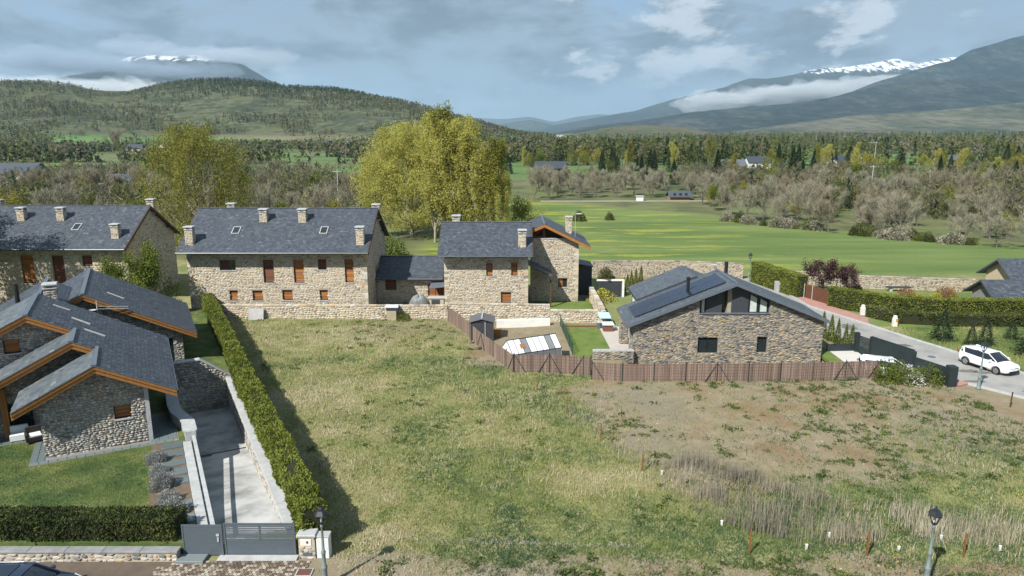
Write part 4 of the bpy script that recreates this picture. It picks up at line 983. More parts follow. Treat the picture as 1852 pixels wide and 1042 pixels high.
# patio furniture under the porch
M_cush = flat('white_cushion', (0.68, 0.70, 0.70), 0.9, 0.08, 3)
M_rattan = flat('dark_rattan', (0.025, 0.022, 0.022), 0.8, 0.3, 12)
t = thing('garden_armchair', 'dark rattan garden armchair with grey cushions on the porch paving', 'armchair', (*w_of(-.75, 3.0), .64), UA+.2)
MB().bevbox(-.42, .42, -.38, .38, .12, .38, .03).build('seat', M_rattan, t); MB().bevbox(-.42, .42, .22, .38, .38, .85, .03).build('backrest', M_rattan, t)
for s in (-1, 1): MB().bevbox(s*.42-.07, s*.42+.07, -.38, .38, .12, .6, .02).build('arm', M_rattan, t)
MB().bevbox(-.33, .33, -.36, .2, .385, .5, .05).build('cushion', M_cush, t)
for sx in (-.36, .36):
    for sy in (-.32, .32): MB().box(sx-.04, sx+.04, sy-.04, sy+.04, -.02, .12).build('leg', M_rattan, t)
t = thing('garden_sofa', 'white cushioned garden sofa on the porch behind the timber post', 'sofa', (*w_of(-1.55, 3.7), .64), UA)
MB().bevbox(-.5, .4, -.35, .35, .05, .42, .04).build('seat', M_cush, t); MB().bevbox(-.5, .4, .2, .36, .42, .8, .04).build('backrest', M_cush, t)
for sx in (-.42, .32):
    for sy in (-.28, .28): MB().box(sx-.03, sx+.03, sy-.03, sy+.03, -.02, .05).build('leg', M_rattan, t)
# ---------------------------------------------------------------- the modern ledge-stone house
t = MH = thing('modern_house', 'modern ledge-stone house with anthracite gable and solar panels on its slate roof', 'house', (18, 57.2, 0))
RX, RZ, SLP = 18.3, 6.45, .402
def mz(x): return RZ-SLP*abs(x-RX)
e1, n = (1, 0, 0), (0, -1, 0)
for (a, b_, prof, holes, sd) in ((10.1, 15.5, [(10.1, mz(10.1)-.2), (15.5, mz(15.5)-.2)], [], 1), (15.5, 21.35, [(15.5, 3.75), (21.35, 3.75)], [(15.52, 17.2, .36, 1.72), (20.45, 21.3, .42, 1.78)], 2), (21.35, 25.9, [(21.35, mz(21.35)-.2), (25.9, mz(25.9)-.2)], [], 3)):
    wf = wall_face(t, (0, 57.2, 0), e1, n, prof, a, b_, -1.1, holes, .35, M_mortar_grey)
    stones('stonework', M_ledge, wf, (0, 57.2, 0), e1, (0, 0, 1), n, [(a, -1.0), (b_, -1.0)]+prof[::-1], holes, .34, .085, .035, 90+sd, sides=5, gap=.10)
    for i, h_ in enumerate(holes): window(t, (0, 57.2, 0), e1, n, h_, 'glass2' if i == 0 else 'glass', .18, 0, frame_mat=M_blackm, sill=False)
for xx, nn, y1 in ((25.9, (1, 0, 0), 62.5), (10.1, (-1, 0, 0), 59.2)):
    wf = wall_face(t, (xx, 57.552, 0), (0, 1, 0), nn, [(0, mz(xx)-.22), (y1-57.55, mz(xx)-.22)], 0, y1-57.55, -1.1, [], .35, M_mortar_grey)
    stones('stonework', M_ledge, wf, (xx, 57.552, 0), (0, 1, 0), (0, 0, 1), nn, [(0, -.3), (y1-57.55, -.3), (y1-57.55, mz(xx)-.22), (0, mz(xx)-.22)], [], .34, .085, .035, 95, sides=5, gap=.10)
# recessed gable: panels and windows
def gtop(x): return mz(x)-.24
y = 57.5
for a, b_ in ((15.5, 15.58), (16.12, 17.42), (18.22, 19.6), (21.3, 21.35)):
    pts = [(a, y, 3.76), (b_, y, 3.76), (b_, y, gtop(b_))]+([(RX, y, gtop(RX))] if a < RX < b_ else [])+[(a, y, gtop(a))]
    MB().extr(pts, (0, .1, 0)).build('cladding_panel', M_anthra, t)
for a, b_, cur in ((15.58, 16.12, M_curtain), (19.6, 21.3, M_curtain)):
    fr = MB().extr([(a, y+.02, 3.76), (b_, y+.02, 3.76), (b_, y+.02, 3.84), (a, y+.02, 3.84)], (0, .1, 0)).build('window', M_blackm, t)
    m_ = (a+b_)/2
    for s0, s1 in (((a+.05, m_-.04), (m_+.04, b_-.05)) if b_-a > 1 else ((a+.05, b_-.05),)):
        MB().extr([(s0, y+.08, 3.84), (s1, y+.08, 3.84), (s1, y+.08, gtop(s1)-.12), (s0, y+.08, gtop(s0)-.12)], (0, .02, 0)).build('pane', M_glass, fr)
        MB().extr([(s0+.12, y+.03, 3.86), (s1-.1, y+.03, 3.86), (s1-.1, y+.03, gtop(s1)-.35), (s0+.12, y+.03, gtop(s0)-.35)], (0, .012, 0)).build('curtain', M_curtain, fr)
    MB().extr([(a, y+.02, gtop(a)-.12), (b_, y+.02, gtop(b_)-.12), (b_, y+.02, gtop(b_)), (a, y+.02, gtop(a))], (0, .1, 0)).build('frame', M_blackm, fr)
    for s0 in ([a, b_-.05]+([m_-.04] if b_-a > 1 else [])): MB().extr([(s0, y+.02, 3.84), (s0+.08 if s0 == m_-.04 else s0+.05, y+.02, 3.84), (s0+.05, y+.02, gtop(s0)-.12), (s0, y+.02, gtop(s0)-.12)], (0, .09, 0)).build('frame', M_blackm, fr)
M_beige = flat('beige_reveal', (0.30, 0.27, 0.20), .8)
MB().extr([(17.42, y+.5, 3.76), (18.22, y+.5, 3.76), (18.22, y+.5, gtop(18.2)), (17.42, y+.5, gtop(17.4))], (0, .05, 0)).build('balcony_door', M_glass, t)
MB().extr([(18.21, y+.1, 3.76), (18.21, y+.5, 3.76), (18.21, y+.5, gtop(18.2)), (18.21, y+.1, gtop(18.2))], (-.3, 0, 0)).build('reveal', M_beige, t)
MB().box(15.5, 21.35, 57.08, 57.5, 3.751, 3.80).build('ledge', M_lead, t)
# main roof
M_slate_s = vary('dark_slate', [(0.0, (0.062, 0.074, 0.086)), (0.5, (0.085, 0.10, 0.115)), (1.0, (0.115, 0.132, 0.148))], 6, .35, .5, .2, 26, spec=.45)
y0, y1 = 56.7, 62.7
for (xa, s) in ((9.5, -1), (26.1, 1)):
    za = mz(xa); c_ = [(RX+s*.001, y0, RZ), (xa, y0, za), (xa, y1, za), (RX+s*.001, y1, RZ)]
    r_ = MB().slab(c_ if s > 0 else c_[::-1], .2).build('roof', M_anthra, t)
    k2 = math.hypot(1, SLP); Lr = abs(xa-RX)*k2
    slates(r_, M_slate_s, (xa, y0, za+.012), (0, 1, 0), (-s/k2, 0, SLP/k2), [(0, 0), (y1-y0, 0), (y1-y0, Lr), (0, Lr)], .30, .22, 97+s)
    MB().extr([(RX, y0-.05, RZ-.24), (xa, y0-.05, za-.24), (xa, y0-.05, za+.03), (RX, y0-.05, RZ+.03)], (0, .045, 0)).build('fascia', M_lead, r_)
    MB().extr([(xa-.03, y0, za-.24), (xa-.03, y1, za-.24), (xa-.03, y1, za-.005), (xa-.03, y0, za-.005)], (.06, 0, 0)).build('gutter', M_lead, r_)
MB().box(RX-.12, RX+.12, y0, y1, RZ+.012, RZ+.05).build('ridge_cap', M_lead, t)
M_pv = flat('solar_glass', (0.014, 0.019, 0.035), 0.12, 0.25, 3, spec=.7)
M_al = flat('aluminium_frame', (0.10, 0.11, 0.13), 0.35, 0.1, 3, metal=.6)
for i in range(7):
    for j in range(2):
        xa, xb = 10.25+i*1.07, 10.25+i*1.07+1.05; ya, yb = 57.75+j*1.72, 57.75+j*1.72+1.70
        pn = MB().slab([(xa, ya, mz(xa)+.16), (xb, ya, mz(xb)+.16), (xb, yb, mz(xb)+.16), (xa, yb, mz(xa)+.16)], .04).build('solar_panel', M_al, t)
        MB().slab([(xa+.03, ya+.03, mz(xa+.03)+.168), (xb-.03, ya+.03, mz(xb-.03)+.168), (xb-.03, yb-.03, mz(xb-.03)+.168), (xa+.03, yb-.03, mz(xa+.03)+.168)], .006).build('cells', M_pv, pn)
mb = MB(); mb.tube((14.9, 58.3+.7, mz(14.9)-.1), (14.9, 59.0, mz(14.9)+1.25), .14, n=12); mb.lathe([(.17, 0), (.17, .14), (.05, .2)], 12, (14.9, 59.0, mz(14.9)+1.25)); mb.build('flue', M_blackm, t)
MB().tube((20.6, 67.4, 4.2), (20.6, 67.4, 6.3), .18, n=10).build('flue', M_blackm, t)
mb = MB(); mb.tube((18.1, 62.6, 6.4), (18.1, 62.6, 6.95), .03, n=6); mb.lathe([(.02, 0), (.26, .05), (.3, .1), (.02, .03)], 12, (18.0, 62.5, 6.8)); mb.build('antenna', M_cap, t)
# rear wing
for (xa, s) in ((11.2, -1), (21.0, 1)):
    zr2, xr2 = 5.9, 16.4; za = zr2-.41*abs(xa-xr2); c_ = [(xr2+s*.001, 62.3, zr2), (xa, 62.3, za), (xa, 67.6, za), (xr2+s*.001, 67.6, zr2)]
    r_ = MB().slab(c_ if s > 0 else c_[::-1], .2).build('roof', M_anthra, t); k2 = math.hypot(1, .41); Lr = abs(xa-xr2)*k2
    slates(r_, M_slate_s, (xa, 62.3, za+.012), (0, 1, 0), (-s/k2, 0, .41/k2), [(0, 0), (5.3, 0), (5.3, Lr), (0, Lr)], .30, .22, 101+s)
wall_face(t, (0, 67.2, 0), (1, 0, 0), (0, 1, 0), [(11.6, 3.7), (16.4, 5.6), (20.6, 3.9)], 11.6, 20.6, -.2, [], .3, M_mortar_grey)
wf = wall_face(t, (11.6, 60.5, 0), (0, 1, 0), (-1, 0, 0), [(0, 3.5), (6.7, 3.5)], 0, 6.7, -.2, [(.8, 3.6, 0, 2.4)], .3, M_white)
window(t, (11.6, 60.5, 0), (0, 1, 0), (-1, 0, 0), (.8, 3.6, 0, 2.4), 'glass2', .1, 1, frame_mat=M_blackm, sill=False)
cl = MB().box(9.55, 10.28, 60.6, 61.3, -.2, 3.0).build('column', M_mortar_grey, t)
stones('stonework', M_ledge, cl, (9.55, 60.6, 0), e1, (0, 0, 1), n, [(0, -.1), (.73, -.1), (.73, 3.0), (0, 3.0)], [], .3, .085, .03, 104, sides=5)
stones('stonework', M_ledge, cl, (9.55, 61.3, 0), (0, -1, 0), (0, 0, 1), (-1, 0, 0), [(0, -.1), (.7, -.1), (.7, 3.0), (0, 3.0)], [], .3, .085, .03, 105, sides=5)
lw = thing('garden_wall', 'short ledge-stone wall running from the modern house corner to the reed fence', 'wall', (8.4, 56.7, 0))
w_ = MB().box(6.7, 10.08, 56.55, 56.95, -.3, .72).build('wall', M_mortar_grey, lw)
stones('stonework', M_ledge, w_, (6.7, 56.55, 0), e1, (0, 0, 1), n, [(0, -.3), (3.38, -.3), (3.38, .72), (0, .72)], [], .34, .085, .035, 106, sides=5)
mb = MB()
for i in range(11): mb.obox((6.85+.31*i, 56.75, .76), (.15, .2, .04+.02*rnd.random()), rnd.uniform(-.05, .05))
mb.build('cap_stones', M_cap, lw, kind='stuff')
# lawn, patio and yard of that plot
M_lawn2 = vary('fresh_lawn', [(0.0, (0.07, 0.12, 0.022)), (0.5, (0.115, 0.165, 0.035)), (1.0, (0.17, 0.19, 0.06))], 0.9, 0.8, 0.95, 0.4, 10, tint=False)
tag(MB().prism([(5.3, 57.6), (6.75, 57.0), (8.55, 57.0), (8.35, 66.4), (5.1, 66.2)], -.2, .10).build('lawn', M_lawn2), kind='structure')
tag(MB().prism([(8.56, 57.0), (10.05, 57.0), (10.05, 59.3), (11.55, 59.3), (11.55, 66.4), (8.36, 66.4)], -.2, .13).build('patio', flat('pale_patio', (0.44, 0.40, 0.36), .85, .1, 1), ), kind='structure')
tag(MB().prism([(9.8, 66.5), (14.5, 66.5), (14.5, 88.5), (9.8, 88.5)], -.2, .09).build('lawn', vary('dry_lawn', [(0.0, (0.11, 0.145, 0.04)), (1.0, (0.24, 0.24, 0.10))], .6, .7, .95, tint=False)), kind='structure')
tag(MB().box(4.9, 8.6, 66.45, 66.75, -.2, .16).build('border_strip', flat('red_brown_border', (0.15, 0.06, 0.04), .9), ), kind='structure')
tag(MB().prism([(2.2, 72.5), (8.5, 72.5), (8.5, 76.3), (2.2, 76.3)], -.2, .28).build('lawn', M_lawn2), kind='structure')

# ---------------------------------------------------------------- boundary walls
M_oldw = vary('old_wall_stone', [(0.0, (0.16, 0.14, 0.115)), (0.3, (0.27, 0.235, 0.185)), (0.6, (0.36, 0.315, 0.245)), (0.85, (0.42, 0.385, 0.32)), (1.0, (0.38, 0.26, 0.16))], .9, .5, .95, .5, 16)
def stone_wall(label, pts, h, mat=M_cream, w=.30, hh=.18, th=.4, seed=1, cap=True, z0=-.15, side=-1, name='garden_wall'):
    a = pts[0]; t = thing(name, label, 'wall', (a[0], a[1], 0))
    for k, (p, q_) in enumerate(zip(pts[:-1], pts[1:])):
        p = np.array(p, float); q_ = np.array(q_, float); L_ = np.linalg.norm(q_-p); e = (q_-p)/L_; nn = np.array([e[1], -e[0]])*(1 if side < 0 else -1)
        e3 = np.array([*e, 0]); n3 = np.array([*nn, 0]); O = np.array([*p, 0])
        w_ = MB().extr([O+[0, 0, z0], O+e3*L_+[0, 0, z0], O+e3*L_+[0, 0, h], O+[0, 0, h]], -n3*th).build('wall', M_mortar, t)
        stones('stonework', mat, w_, O, e3, (0, 0, 1), n3, [(0, z0), (L_, z0), (L_, h), (0, h)], [], w, hh, .04, seed+k)
        if cap:
            c_ = MB(); s = 0
            while s < L_:
                d_ = min(L_, s+rnd.uniform(.5, .9)); a3 = O+e3*s+n3*.05; b3 = O+e3*(d_-.02)+n3*.05
                hz_ = h+rnd.uniform(.05, .1)
                c_.extr([a3+[0, 0, h], b3+[0, 0, h], b3+[0, 0, hz_], a3+[0, 0, hz_]], -n3*(th+.1)); s = d_
            c_.build('coping', mat, t, kind='stuff')
    return t
stone_wall('low cream stone wall along the foot of the long house behind the plot', [(-30.6, 70.0), (-6.5, 69.85)], 1.30, seed=201)
stone_wall('low cream stone wall in front of the two-winged house behind the garden shed', [(-6.35, 69.2), (3.75, 68.6)], 1.68, seed=203)
stone_wall('lower stretch of cream stone wall at the head of the small lawn', [(3.8, 68.3), (8.75, 68.2), (8.95, 67.9)], 1.2, seed=205)
stone_wall('cream stone wall running back beside the small lawn of the two-winged house', [(8.8, 68.6), (8.7, 79.0)], 1.35, seed=207, side=1)
stone_wall('tall old dry-stone wall at the near edge of the meadow behind the modern house', [(10.4, 91.2), (21.8, 91.2), (29.5, 89.4)], 2.0, M_oldw, seed=209, hh=.16)
stone_wall('old dry-stone wall at the meadow edge behind the purple tree and bench', [(33.6, 88.2), (40.8, 84.4), (54.5, 82.0)], 1.45, M_oldw, seed=211, hh=.16)
t = thing('concrete_retaining_slab', 'low whitewashed concrete wall below the stone wall near the garden shed', 'wall', (1.2, 66.6, 0))
MB().prism([(-1.5, 66.3), (3.7, 66.9), (3.7, 67.3), (-1.5, 66.8)], -.1, .75).build('wall', M_white, t)
t = thing('concrete_panel', 'pale concrete panel leaning against the low wall below the long house', 'panel', (-25.7, 69.5, 0))
MB().obox((-25.75, 69.55, .55), (.75, .06, .58), .02, tilt=('X', R(-18))).build('panel', M_concrete, t)
t = thing('utility_pedestal', 'concrete pedestal carrying a white and blue junction box at the low wall', 'pedestal', (-12.0, 69.4, 0))
MB().bevbox(-12.55, -11.6, 69.15, 69.75, -.1, 1.05, .03).build('base', flat('tan_concrete', (0.34, 0.29, 0.20), .9, .15, 2), t)
MB().bevbox(-12.6, -11.4, 69.1, 69.8, 1.05, 1.32, .03).build('box', flat('navy_box', (0.03, 0.04, 0.07), .4), t); MB().bevbox(-12.7, -11.35, 69.05, 69.85, 1.32, 1.50, .06).build('lid', M_cab, t)
t = thing('covered_motorbike', 'motorbike-sized thing under a grey tarpaulin behind the low wall', 'cover', (-9.9, 73.9, 0))
V = []; F = []; nu, nv = 28, 10
for j in range(nv+1):
    for i in range(nu):
        a = 2*math.pi*i/nu; k = j/nv; r_ = (1-k**2.2)**.5
        V.append((-9.9+1.15*math.cos(a)*(r_*.9+.08)+.08*math.sin(5*a)*(1-k), 73.9+.5*math.sin(a)*(r_*.9+.1)+.06*math.sin(7*a)*(1-k), 1.45*k*(1+.12*math.cos(2*a+.6)*k)))
for j in range(nv):
    for i in range(nu): F.append((j*nu+i, j*nu+(i+1) % nu, (j+1)*nu+(i+1) % nu, (j+1)*nu+i))
mb = MB(); mb.add(V, F); mb.build('tarpaulin', flat('grey_tarpaulin', (0.14, 0.15, 0.155), .5, .2, 4, .3), t, True)
t = thing('barbecue', 'stone barbecue with pale worktop behind the low wall beside the tarpaulin', 'barbecue', (-8.1, 74.4, 0))
MB().box(-8.9, -7.3, 74.1, 74.9, 0, 1.1).build('base', M_mortar, t); MB().bevbox(-9.0, -7.2, 74.0, 75.0, 1.1, 1.2, .02).build('worktop', M_cap, t); MB().box(-8.6, -7.7, 74.08, 74.1, .25, .95).build('opening', M_anthra, t)

# ---------------------------------------------------------------- reed fences: posts, braces, screens of canes
M_reed = vary('red_brown_cane', [(0.0, (0.085, 0.056, 0.045)), (0.4, (0.175, 0.122, 0.097)), (0.75, (0.26, 0.19, 0.153)), (1.0, (0.35, 0.275, 0.225))], 2.0, .35, .9)
M_fpost = flat('dark_green_post', (0.012, 0.028, 0.024), .5, .2, 5)
M_wire = flat('galvanised_wire', (0.10, 0.11, 0.11), .5, .1, 5)
def reed_fence(label, pts, h, braces, seed, far_caps=True):
    t = thing('reed_fence', label, 'fence', (*pts[0], 0)); r = random.Random(seed)
    for k, (p, q_) in enumerate(zip(pts[:-1], pts[1:])):
        p = np.array(p, float); q_ = np.array(q_, float); L_ = np.linalg.norm(q_-p); e = (q_-p)/L_; nn = np.array([e[1], -e[0]])
        zb = float(land(*((p+q_)/2)))-.08
        n_ = int(L_/.034); VV = []; FF = []; TT = []
        for i in range(n_):
            s = .02+i*(L_-.04)/n_; o_ = r.uniform(-.008, .008); ht = h-.03+r.uniform(-.03, .025)
            b3 = p+e*s+nn*o_; c3 = p+e*(s+.017)+nn*(o_+.014); d3 = p+e*(s+.038)+nn*o_; l_ = r.uniform(-.006, .006)
            b_ = len(VV); VV += [(*b3, zb), (*c3, zb), (*d3, zb), (*(b3+e*l_), ht), (*(c3+e*l_), ht), (*(d3+e*l_), ht)]
            FF += [(b_, b_+1, b_+4, b_+3), (b_+1, b_+2, b_+5, b_+4)]; tt = min(1, max(0, r.gauss(.45, .24))); TT += [tt, tt]
        o_ = link('reed_screen', arrmesh('reed_screen', np.array(VV)-shift_of(t), np.array(FF), TT), M_reed, t); o_['kind'] = 'stuff'
        mb = MB()
        for z in np.linspace(.15, h-.12, 6): mb.bar((*(p+nn*.025), z), (*(q_+nn*.025), z), .008)
        mb.build('wires', M_wire, t, kind='stuff')
    for k, p in enumerate(pts):
        MB().tube((*p[:2], -.15), (*p[:2], h+.10), .035, n=8).build('post', M_fpost, t)
        for (j, d_) in braces:
            if j != k: continue
            p_ = np.array(p, float); q_ = np.array(pts[min(k+1, len(pts)-1)] if d_ > 0 else pts[k-1], float)
            if (q_ == p_).all(): continue
            e = (q_-p_)/np.linalg.norm(q_-p_); nn = np.array([e[1], -e[0]])*(1 if d_ > 0 else -1)
            f_ = p_+e*.95+nn*.10; MB().tube((*p_, h), (*f_, -.05), .025, n=6).build('brace', M_fpost, t)
    return t
fl = [(-6.38, 69.0), (-4.95, 65.8), (-3.85, 62.9), (-2.68, 59.7), (-1.55, 57.1), (-.45, 54.6), (.12, 53.35)]
reed_fence('reed-screen fence running back from the corner post past the shed and greenhouse', fl, 1.45, [(3, 1), (3, -1), (6, -1)], 3)
reed_fence('short reed-screen fence with diagonal braces in front of the greenhouse', [(.18, 53.3), (2.94, 53.3), (5.57, 52.85), (6.12, 52.7)], 1.5, [(0, 1), (1, 1), (1, -1), (2, -1)], 5)
reed_fence('long straight reed-screen fence with green posts below the modern house', [(6.1, 51.75), (8.35, 51.3), (10.75, 51.3), (13.15, 51.35), (15.55, 51.4), (17.95, 51.45), (20.4, 51.5), (22.9, 51.6), (25.5, 51.9), (28.2, 52.1)], 1.42, [(0, 1), (4, 1), (4, -1), (8, 1), (8, -1), (9, -1)], 7)
# green mesh fence between yard and lawn
t = thing('mesh_fence', 'low dark green mesh fence between the vegetable yard and the lawn', 'fence', (5.0, 62, 0)); M_gmesh = flat('green_mesh', (0.012, 0.055, 0.035), .6, .2, 5)
for i in range(5): MB().tube((4.7+.11*i, 67+-2.3*i, -.1), (4.7+.11*i, 67-2.3*i, 1.15), .03, n=6).build('post', M_gmesh, t)
mb = MB()
for z in np.linspace(.1, 1.05, 8): mb.bar((4.7, 67, z), (5.14, 57.8, z), .015)
for i in range(50): mb.bar((4.7+.44*i/49, 67-9.2*i/49, .05), (4.7+.44*i/49, 67-9.2*i/49, 1.08), .014)
mb.build('mesh', M_gmesh, t, kind='stuff')

# ---------------------------------------------------------------- shed, greenhouse, pallets, patio things
t = thing('garden_shed', 'small dark metal garden shed with ridged grey roof inside the reed fence', 'shed', (-2.9, 62.9, 0), .0)
MB().box(-3.75, -1.7, 62.0, 64.0, -.05, 1.75).build('wall', flat('charcoal_sheet', (0.055, 0.055, 0.06), .6, .1, 2), t)
mb = MB()
for i in range(11): mb.box(-3.72+.2*i, -3.66+.2*i, 61.975, 62.0, 0, 1.72)
mb.build('corrugation', M_anthra, t, kind='stuff')
mb = MB(); mb.slab([(-3.9, 61.85, 1.78), (-2.72, 61.85, 2.1), (-2.72, 64.15, 2.1), (-3.9, 64.15, 1.78)], .06); mb.slab([(-2.718, 61.85, 2.1), (-1.55, 61.85, 1.78), (-1.55, 64.15, 1.78), (-2.718, 64.15, 2.1)], .06)
rf = mb.build('roof', flat('grey_sheet_roof', (0.115, 0.115, 0.12), .7, .15, 2), t); MB().box(-2.78, -2.66, 61.84, 64.16, 2.1, 2.13).build('ridge_cap', M_cap, rf)
MB().extr([(-3.75, 62.0, 1.7), (-1.7, 62.0, 1.7), (-2.72, 62.0, 2.02)], (0, .04, 0)).build('gable', M_anthra, t)
MB().box(-2.45, -2.39, 61.95, 62.0, 0, 1.75).build('door_edge', M_cap, t)
t = thing('wooden_crate', 'brown wooden crate standing against the garden shed wall', 'crate', (-1.35, 63.4, 0))
for i in range(4): MB().box(-1.66, -1.05, 62.95, 62.99, .02+.2*i, .19+.2*i).build('slat', M_wood, t)
for xx in (-1.66, -1.09): MB().box(xx, xx+.04, 63.0, 63.6, 0, .8).build('side', M_wood_dk, t)
GHa = math.atan2(57.26-55.22, 3.09+.97)
t = thing('greenhouse', 'white-paned gable greenhouse with grey frame inside the reed fence', 'greenhouse', (1.6, 56.2, 0), GHa)
M_poly = flat('white_polycarbonate', (0.74, 0.76, 0.78), .35, .06, 1.5, spec=.5)
M_polyg = flat('grey_polycarbonate', (0.20, 0.20, 0.205), .5, .15, 3)
Lh, Wh = 2.25, 1.05; zr2, ze2 = 2.05, 1.15
cols = [M_poly, M_poly, M_polyg, M_poly, M_poly, M_poly, M_polyg, M_poly]
for i in range(8):
    xa, xb = -Lh+i*(2*Lh/8), -Lh+(i+1)*(2*Lh/8)-.03
    for s in (-1, 1):
        MB().slab([(xa, s*Wh, ze2), (xb, s*Wh, ze2), (xb, 0, zr2), (xa, 0, zr2)][::s*-1], .02).build('roof_pane', M_poly if (s > 0 or cols[i] is M_poly) else M_polyg, t)
        MB().box(xa, xb, s*Wh-.01, s*Wh+.01, .05, ze2-.03).build('wall_pane', M_polyg, t)
for s in (-1, 1): MB().extr([(s*Lh, -Wh, .05), (s*Lh, Wh, .05), (s*Lh, Wh, ze2), (s*Lh, 0, zr2-.05), (s*Lh, -Wh, ze2)], (.02, 0, 0)).build('gable_pane', M_poly, t)
for i in range(9):
    xa = -Lh+i*(2*Lh/8)-.015
    for s in (-1, 1): MB().bar((xa, s*Wh, ze2+.01), (xa, 0, zr2+.01), .035).build('glazing_bar', M_anthra, t)
MB().box(-Lh-.03, Lh+.03, -.03, .03, zr2, zr2+.05).build('ridge_bar', M_anthra, t)
for s in (-1, 1): MB().box(-Lh-.02, Lh+.02, s*Wh-.02, s*Wh+.02, ze2-.03, ze2+.02).build('eave_bar', M_anthra, t)
MB().slab([(-1.35, -.72, 1.5), (-.95, -.72, 1.5), (-.95, -.42, 1.76), (-1.35, -.42, 1.76)], .03).build('vent', M_wood, t)
t = thing('storage_box', 'wicker storage box with pale lid on the patio beside the lawn', 'box', (9.0, 65.0, .13))
MB().bevbox(8.6, 9.5, 64.6, 65.5, .13, .75, .03).build('body', vary('wicker', [(0, (0.10, 0.045, 0.03)), (1, (0.2, 0.1, 0.07))], 12, .8, .8, .3, 30, tint=False), t); MB().bevbox(8.5, 9.6, 64.5, 65.6, .75, .86, .03).build('lid', flat('pale_blue_cover', (0.5, 0.6, 0.66), .7), t)
t = thing('waste_bin', 'grey round waste bin on the patio next to the wicker box', 'bin', (8.35, 65.9, .13))
MB().lathe([(.22, 0), (.27, .5), (.28, .55)], 12, (8.35, 65.9, .13)).build('body', M_lead, t); MB().lathe([(.29, .55), (.3, .6), (.1, .68)], 12, (8.35, 65.9, .13)).build('lid', M_cap, t)
t = thing('parasol_cover', 'folded pale blue parasol lying over the patio furniture', 'parasol', (9.2, 67.2, .13))
MB().slab([(8.5, 66.6, .95), (9.6, 66.6, .95), (9.5, 68.0, 1.15), (8.4, 68.0, 1.15)], .08).build('canopy', flat('aqua_canvas', (0.42, 0.58, 0.68), .7), t); MB().tube((9.0, 67.3, .1), (9.0, 67.3, 1.0), .04, n=6).build('pole', M_cap, t)
# dark louvred screen by the far lawn
t = thing('louvre_gate', 'dark louvred gate in a white frame at the end of the dry lawn', 'gate', (11.2, 79.2, 0))
for i in range(12): MB().box(9.95, 12.25, 79.15, 79.2, .1+.14*i, .215+.14*i).build('slat', M_anthra, t)
MB().box(9.8, 12.5, 79.2, 79.35, 0, 1.95).build('frame', M_anthra, t); MB().box(12.5, 12.75, 79.1, 79.4, 0, 1.95).build('post', M_white, t); MB().box(9.6, 12.75, 79.08, 79.42, 1.95, 2.1).build('lintel', M_white, t)
# ---------------------------------------------------------------- road, pink pavement, kerbs
def strip(name, left, right, z0, z1, mat):
    o = MB()
    for k in range(len(left)-1):
        o.slab([(*left[k], z1), (*right[k], z1), (*right[k+1], z1), (*left[k+1], z1)][::-1] if False else [(*left[k], z1), (*right[k], z1), (*right[k+1], z1), (*left[k+1], z1)], z1-z0)
    return tag(o.build(name, mat), kind='structure')
M_road = vary('pale_asphalt', [(0.0, (0.17, 0.17, 0.16)), (0.4, (0.27, 0.265, 0.25)), (1.0, (0.36, 0.35, 0.33))], 0.5, 0.8, 0.93, 0.25, 30, tint=False)
rl = [(44, 36), (40, 43.6), (36.4, 47.7), (34.2, 50.6), (33.5, 52.3), (31.9, 57.0), (30.6, 61), (29.7, 66), (28.9, 75), (28.6, 90)]
rr = [(49, 39), (45, 45.0), (41.2, 50.2), (39.9, 52.8), (39.0, 55.2), (37.6, 59.2), (36.4, 62.3), (34.9, 66.9), (32.0, 75), (31.8, 90)]
road = strip('road', rl, rr, -.2, .03, M_road)
for side, col_, off in ((rr, M_cap, 1), (rl[:4], M_cap, -1)):
    k = 0
    kb = thing('kerb', 'pale concrete kerb stones along the %s side of the pale road' % ('grassy' if off > 0 else 'plot'), 'kerb', (*side[0], 0)); kb['kind'] = 'structure'
    for p, q_ in zip(side[:-1], side[1:]):
        p = np.array(p, float); q_ = np.array(q_, float); L_ = np.linalg.norm(q_-p); e = (q_-p)/L_; m_ = max(1, int(L_/1.0))
        for i in range(m_):
            c_ = p+e*(i+.5)*L_/m_; MB().obox((c_[0]+.08*off, c_[1]+.03*off, .05), (L_/m_/2-.008, .09, .10), math.atan2(e[1], e[0])).build('kerb_stone', M_cap, kb)
M_pink = vary('pink_paving', [(0.0, (0.30, 0.155, 0.13)), (1.0, (0.43, 0.25, 0.21))], 1.2, .5, .9, .2, 20, tint=False)
strip('pavement', [(32.15, 75), (32.0, 90)], [(34.3, 75), (33.2, 90)], -.2, .14, M_pink); strip('pavement', [(34.9, 67.4), (32.3, 74.98)], [(35.9, 69.6), (34.3, 74.98)], -.2, .14, M_pink)
strip('pavement', [(33.1, 50.0), (33.3, 52.0)], [(34.2, 50.6), (33.45, 52.3)], -.2, .12, M_pink)
tag(MB().prism([(27.2, 55.6), (29.4, 55.6), (29.6, 58.9), (27.3, 58.9)], -.2, .08).build('driveway', flat('white_concrete', (0.52, 0.50, 0.47), .85, .1, 1)), kind='structure')
tag(MB().prism([(26.1, 53.3), (27.2, 53.2), (27.3, 66), (26.1, 66)], -.2, .07).build('lawn', M_lawn2), kind='structure')
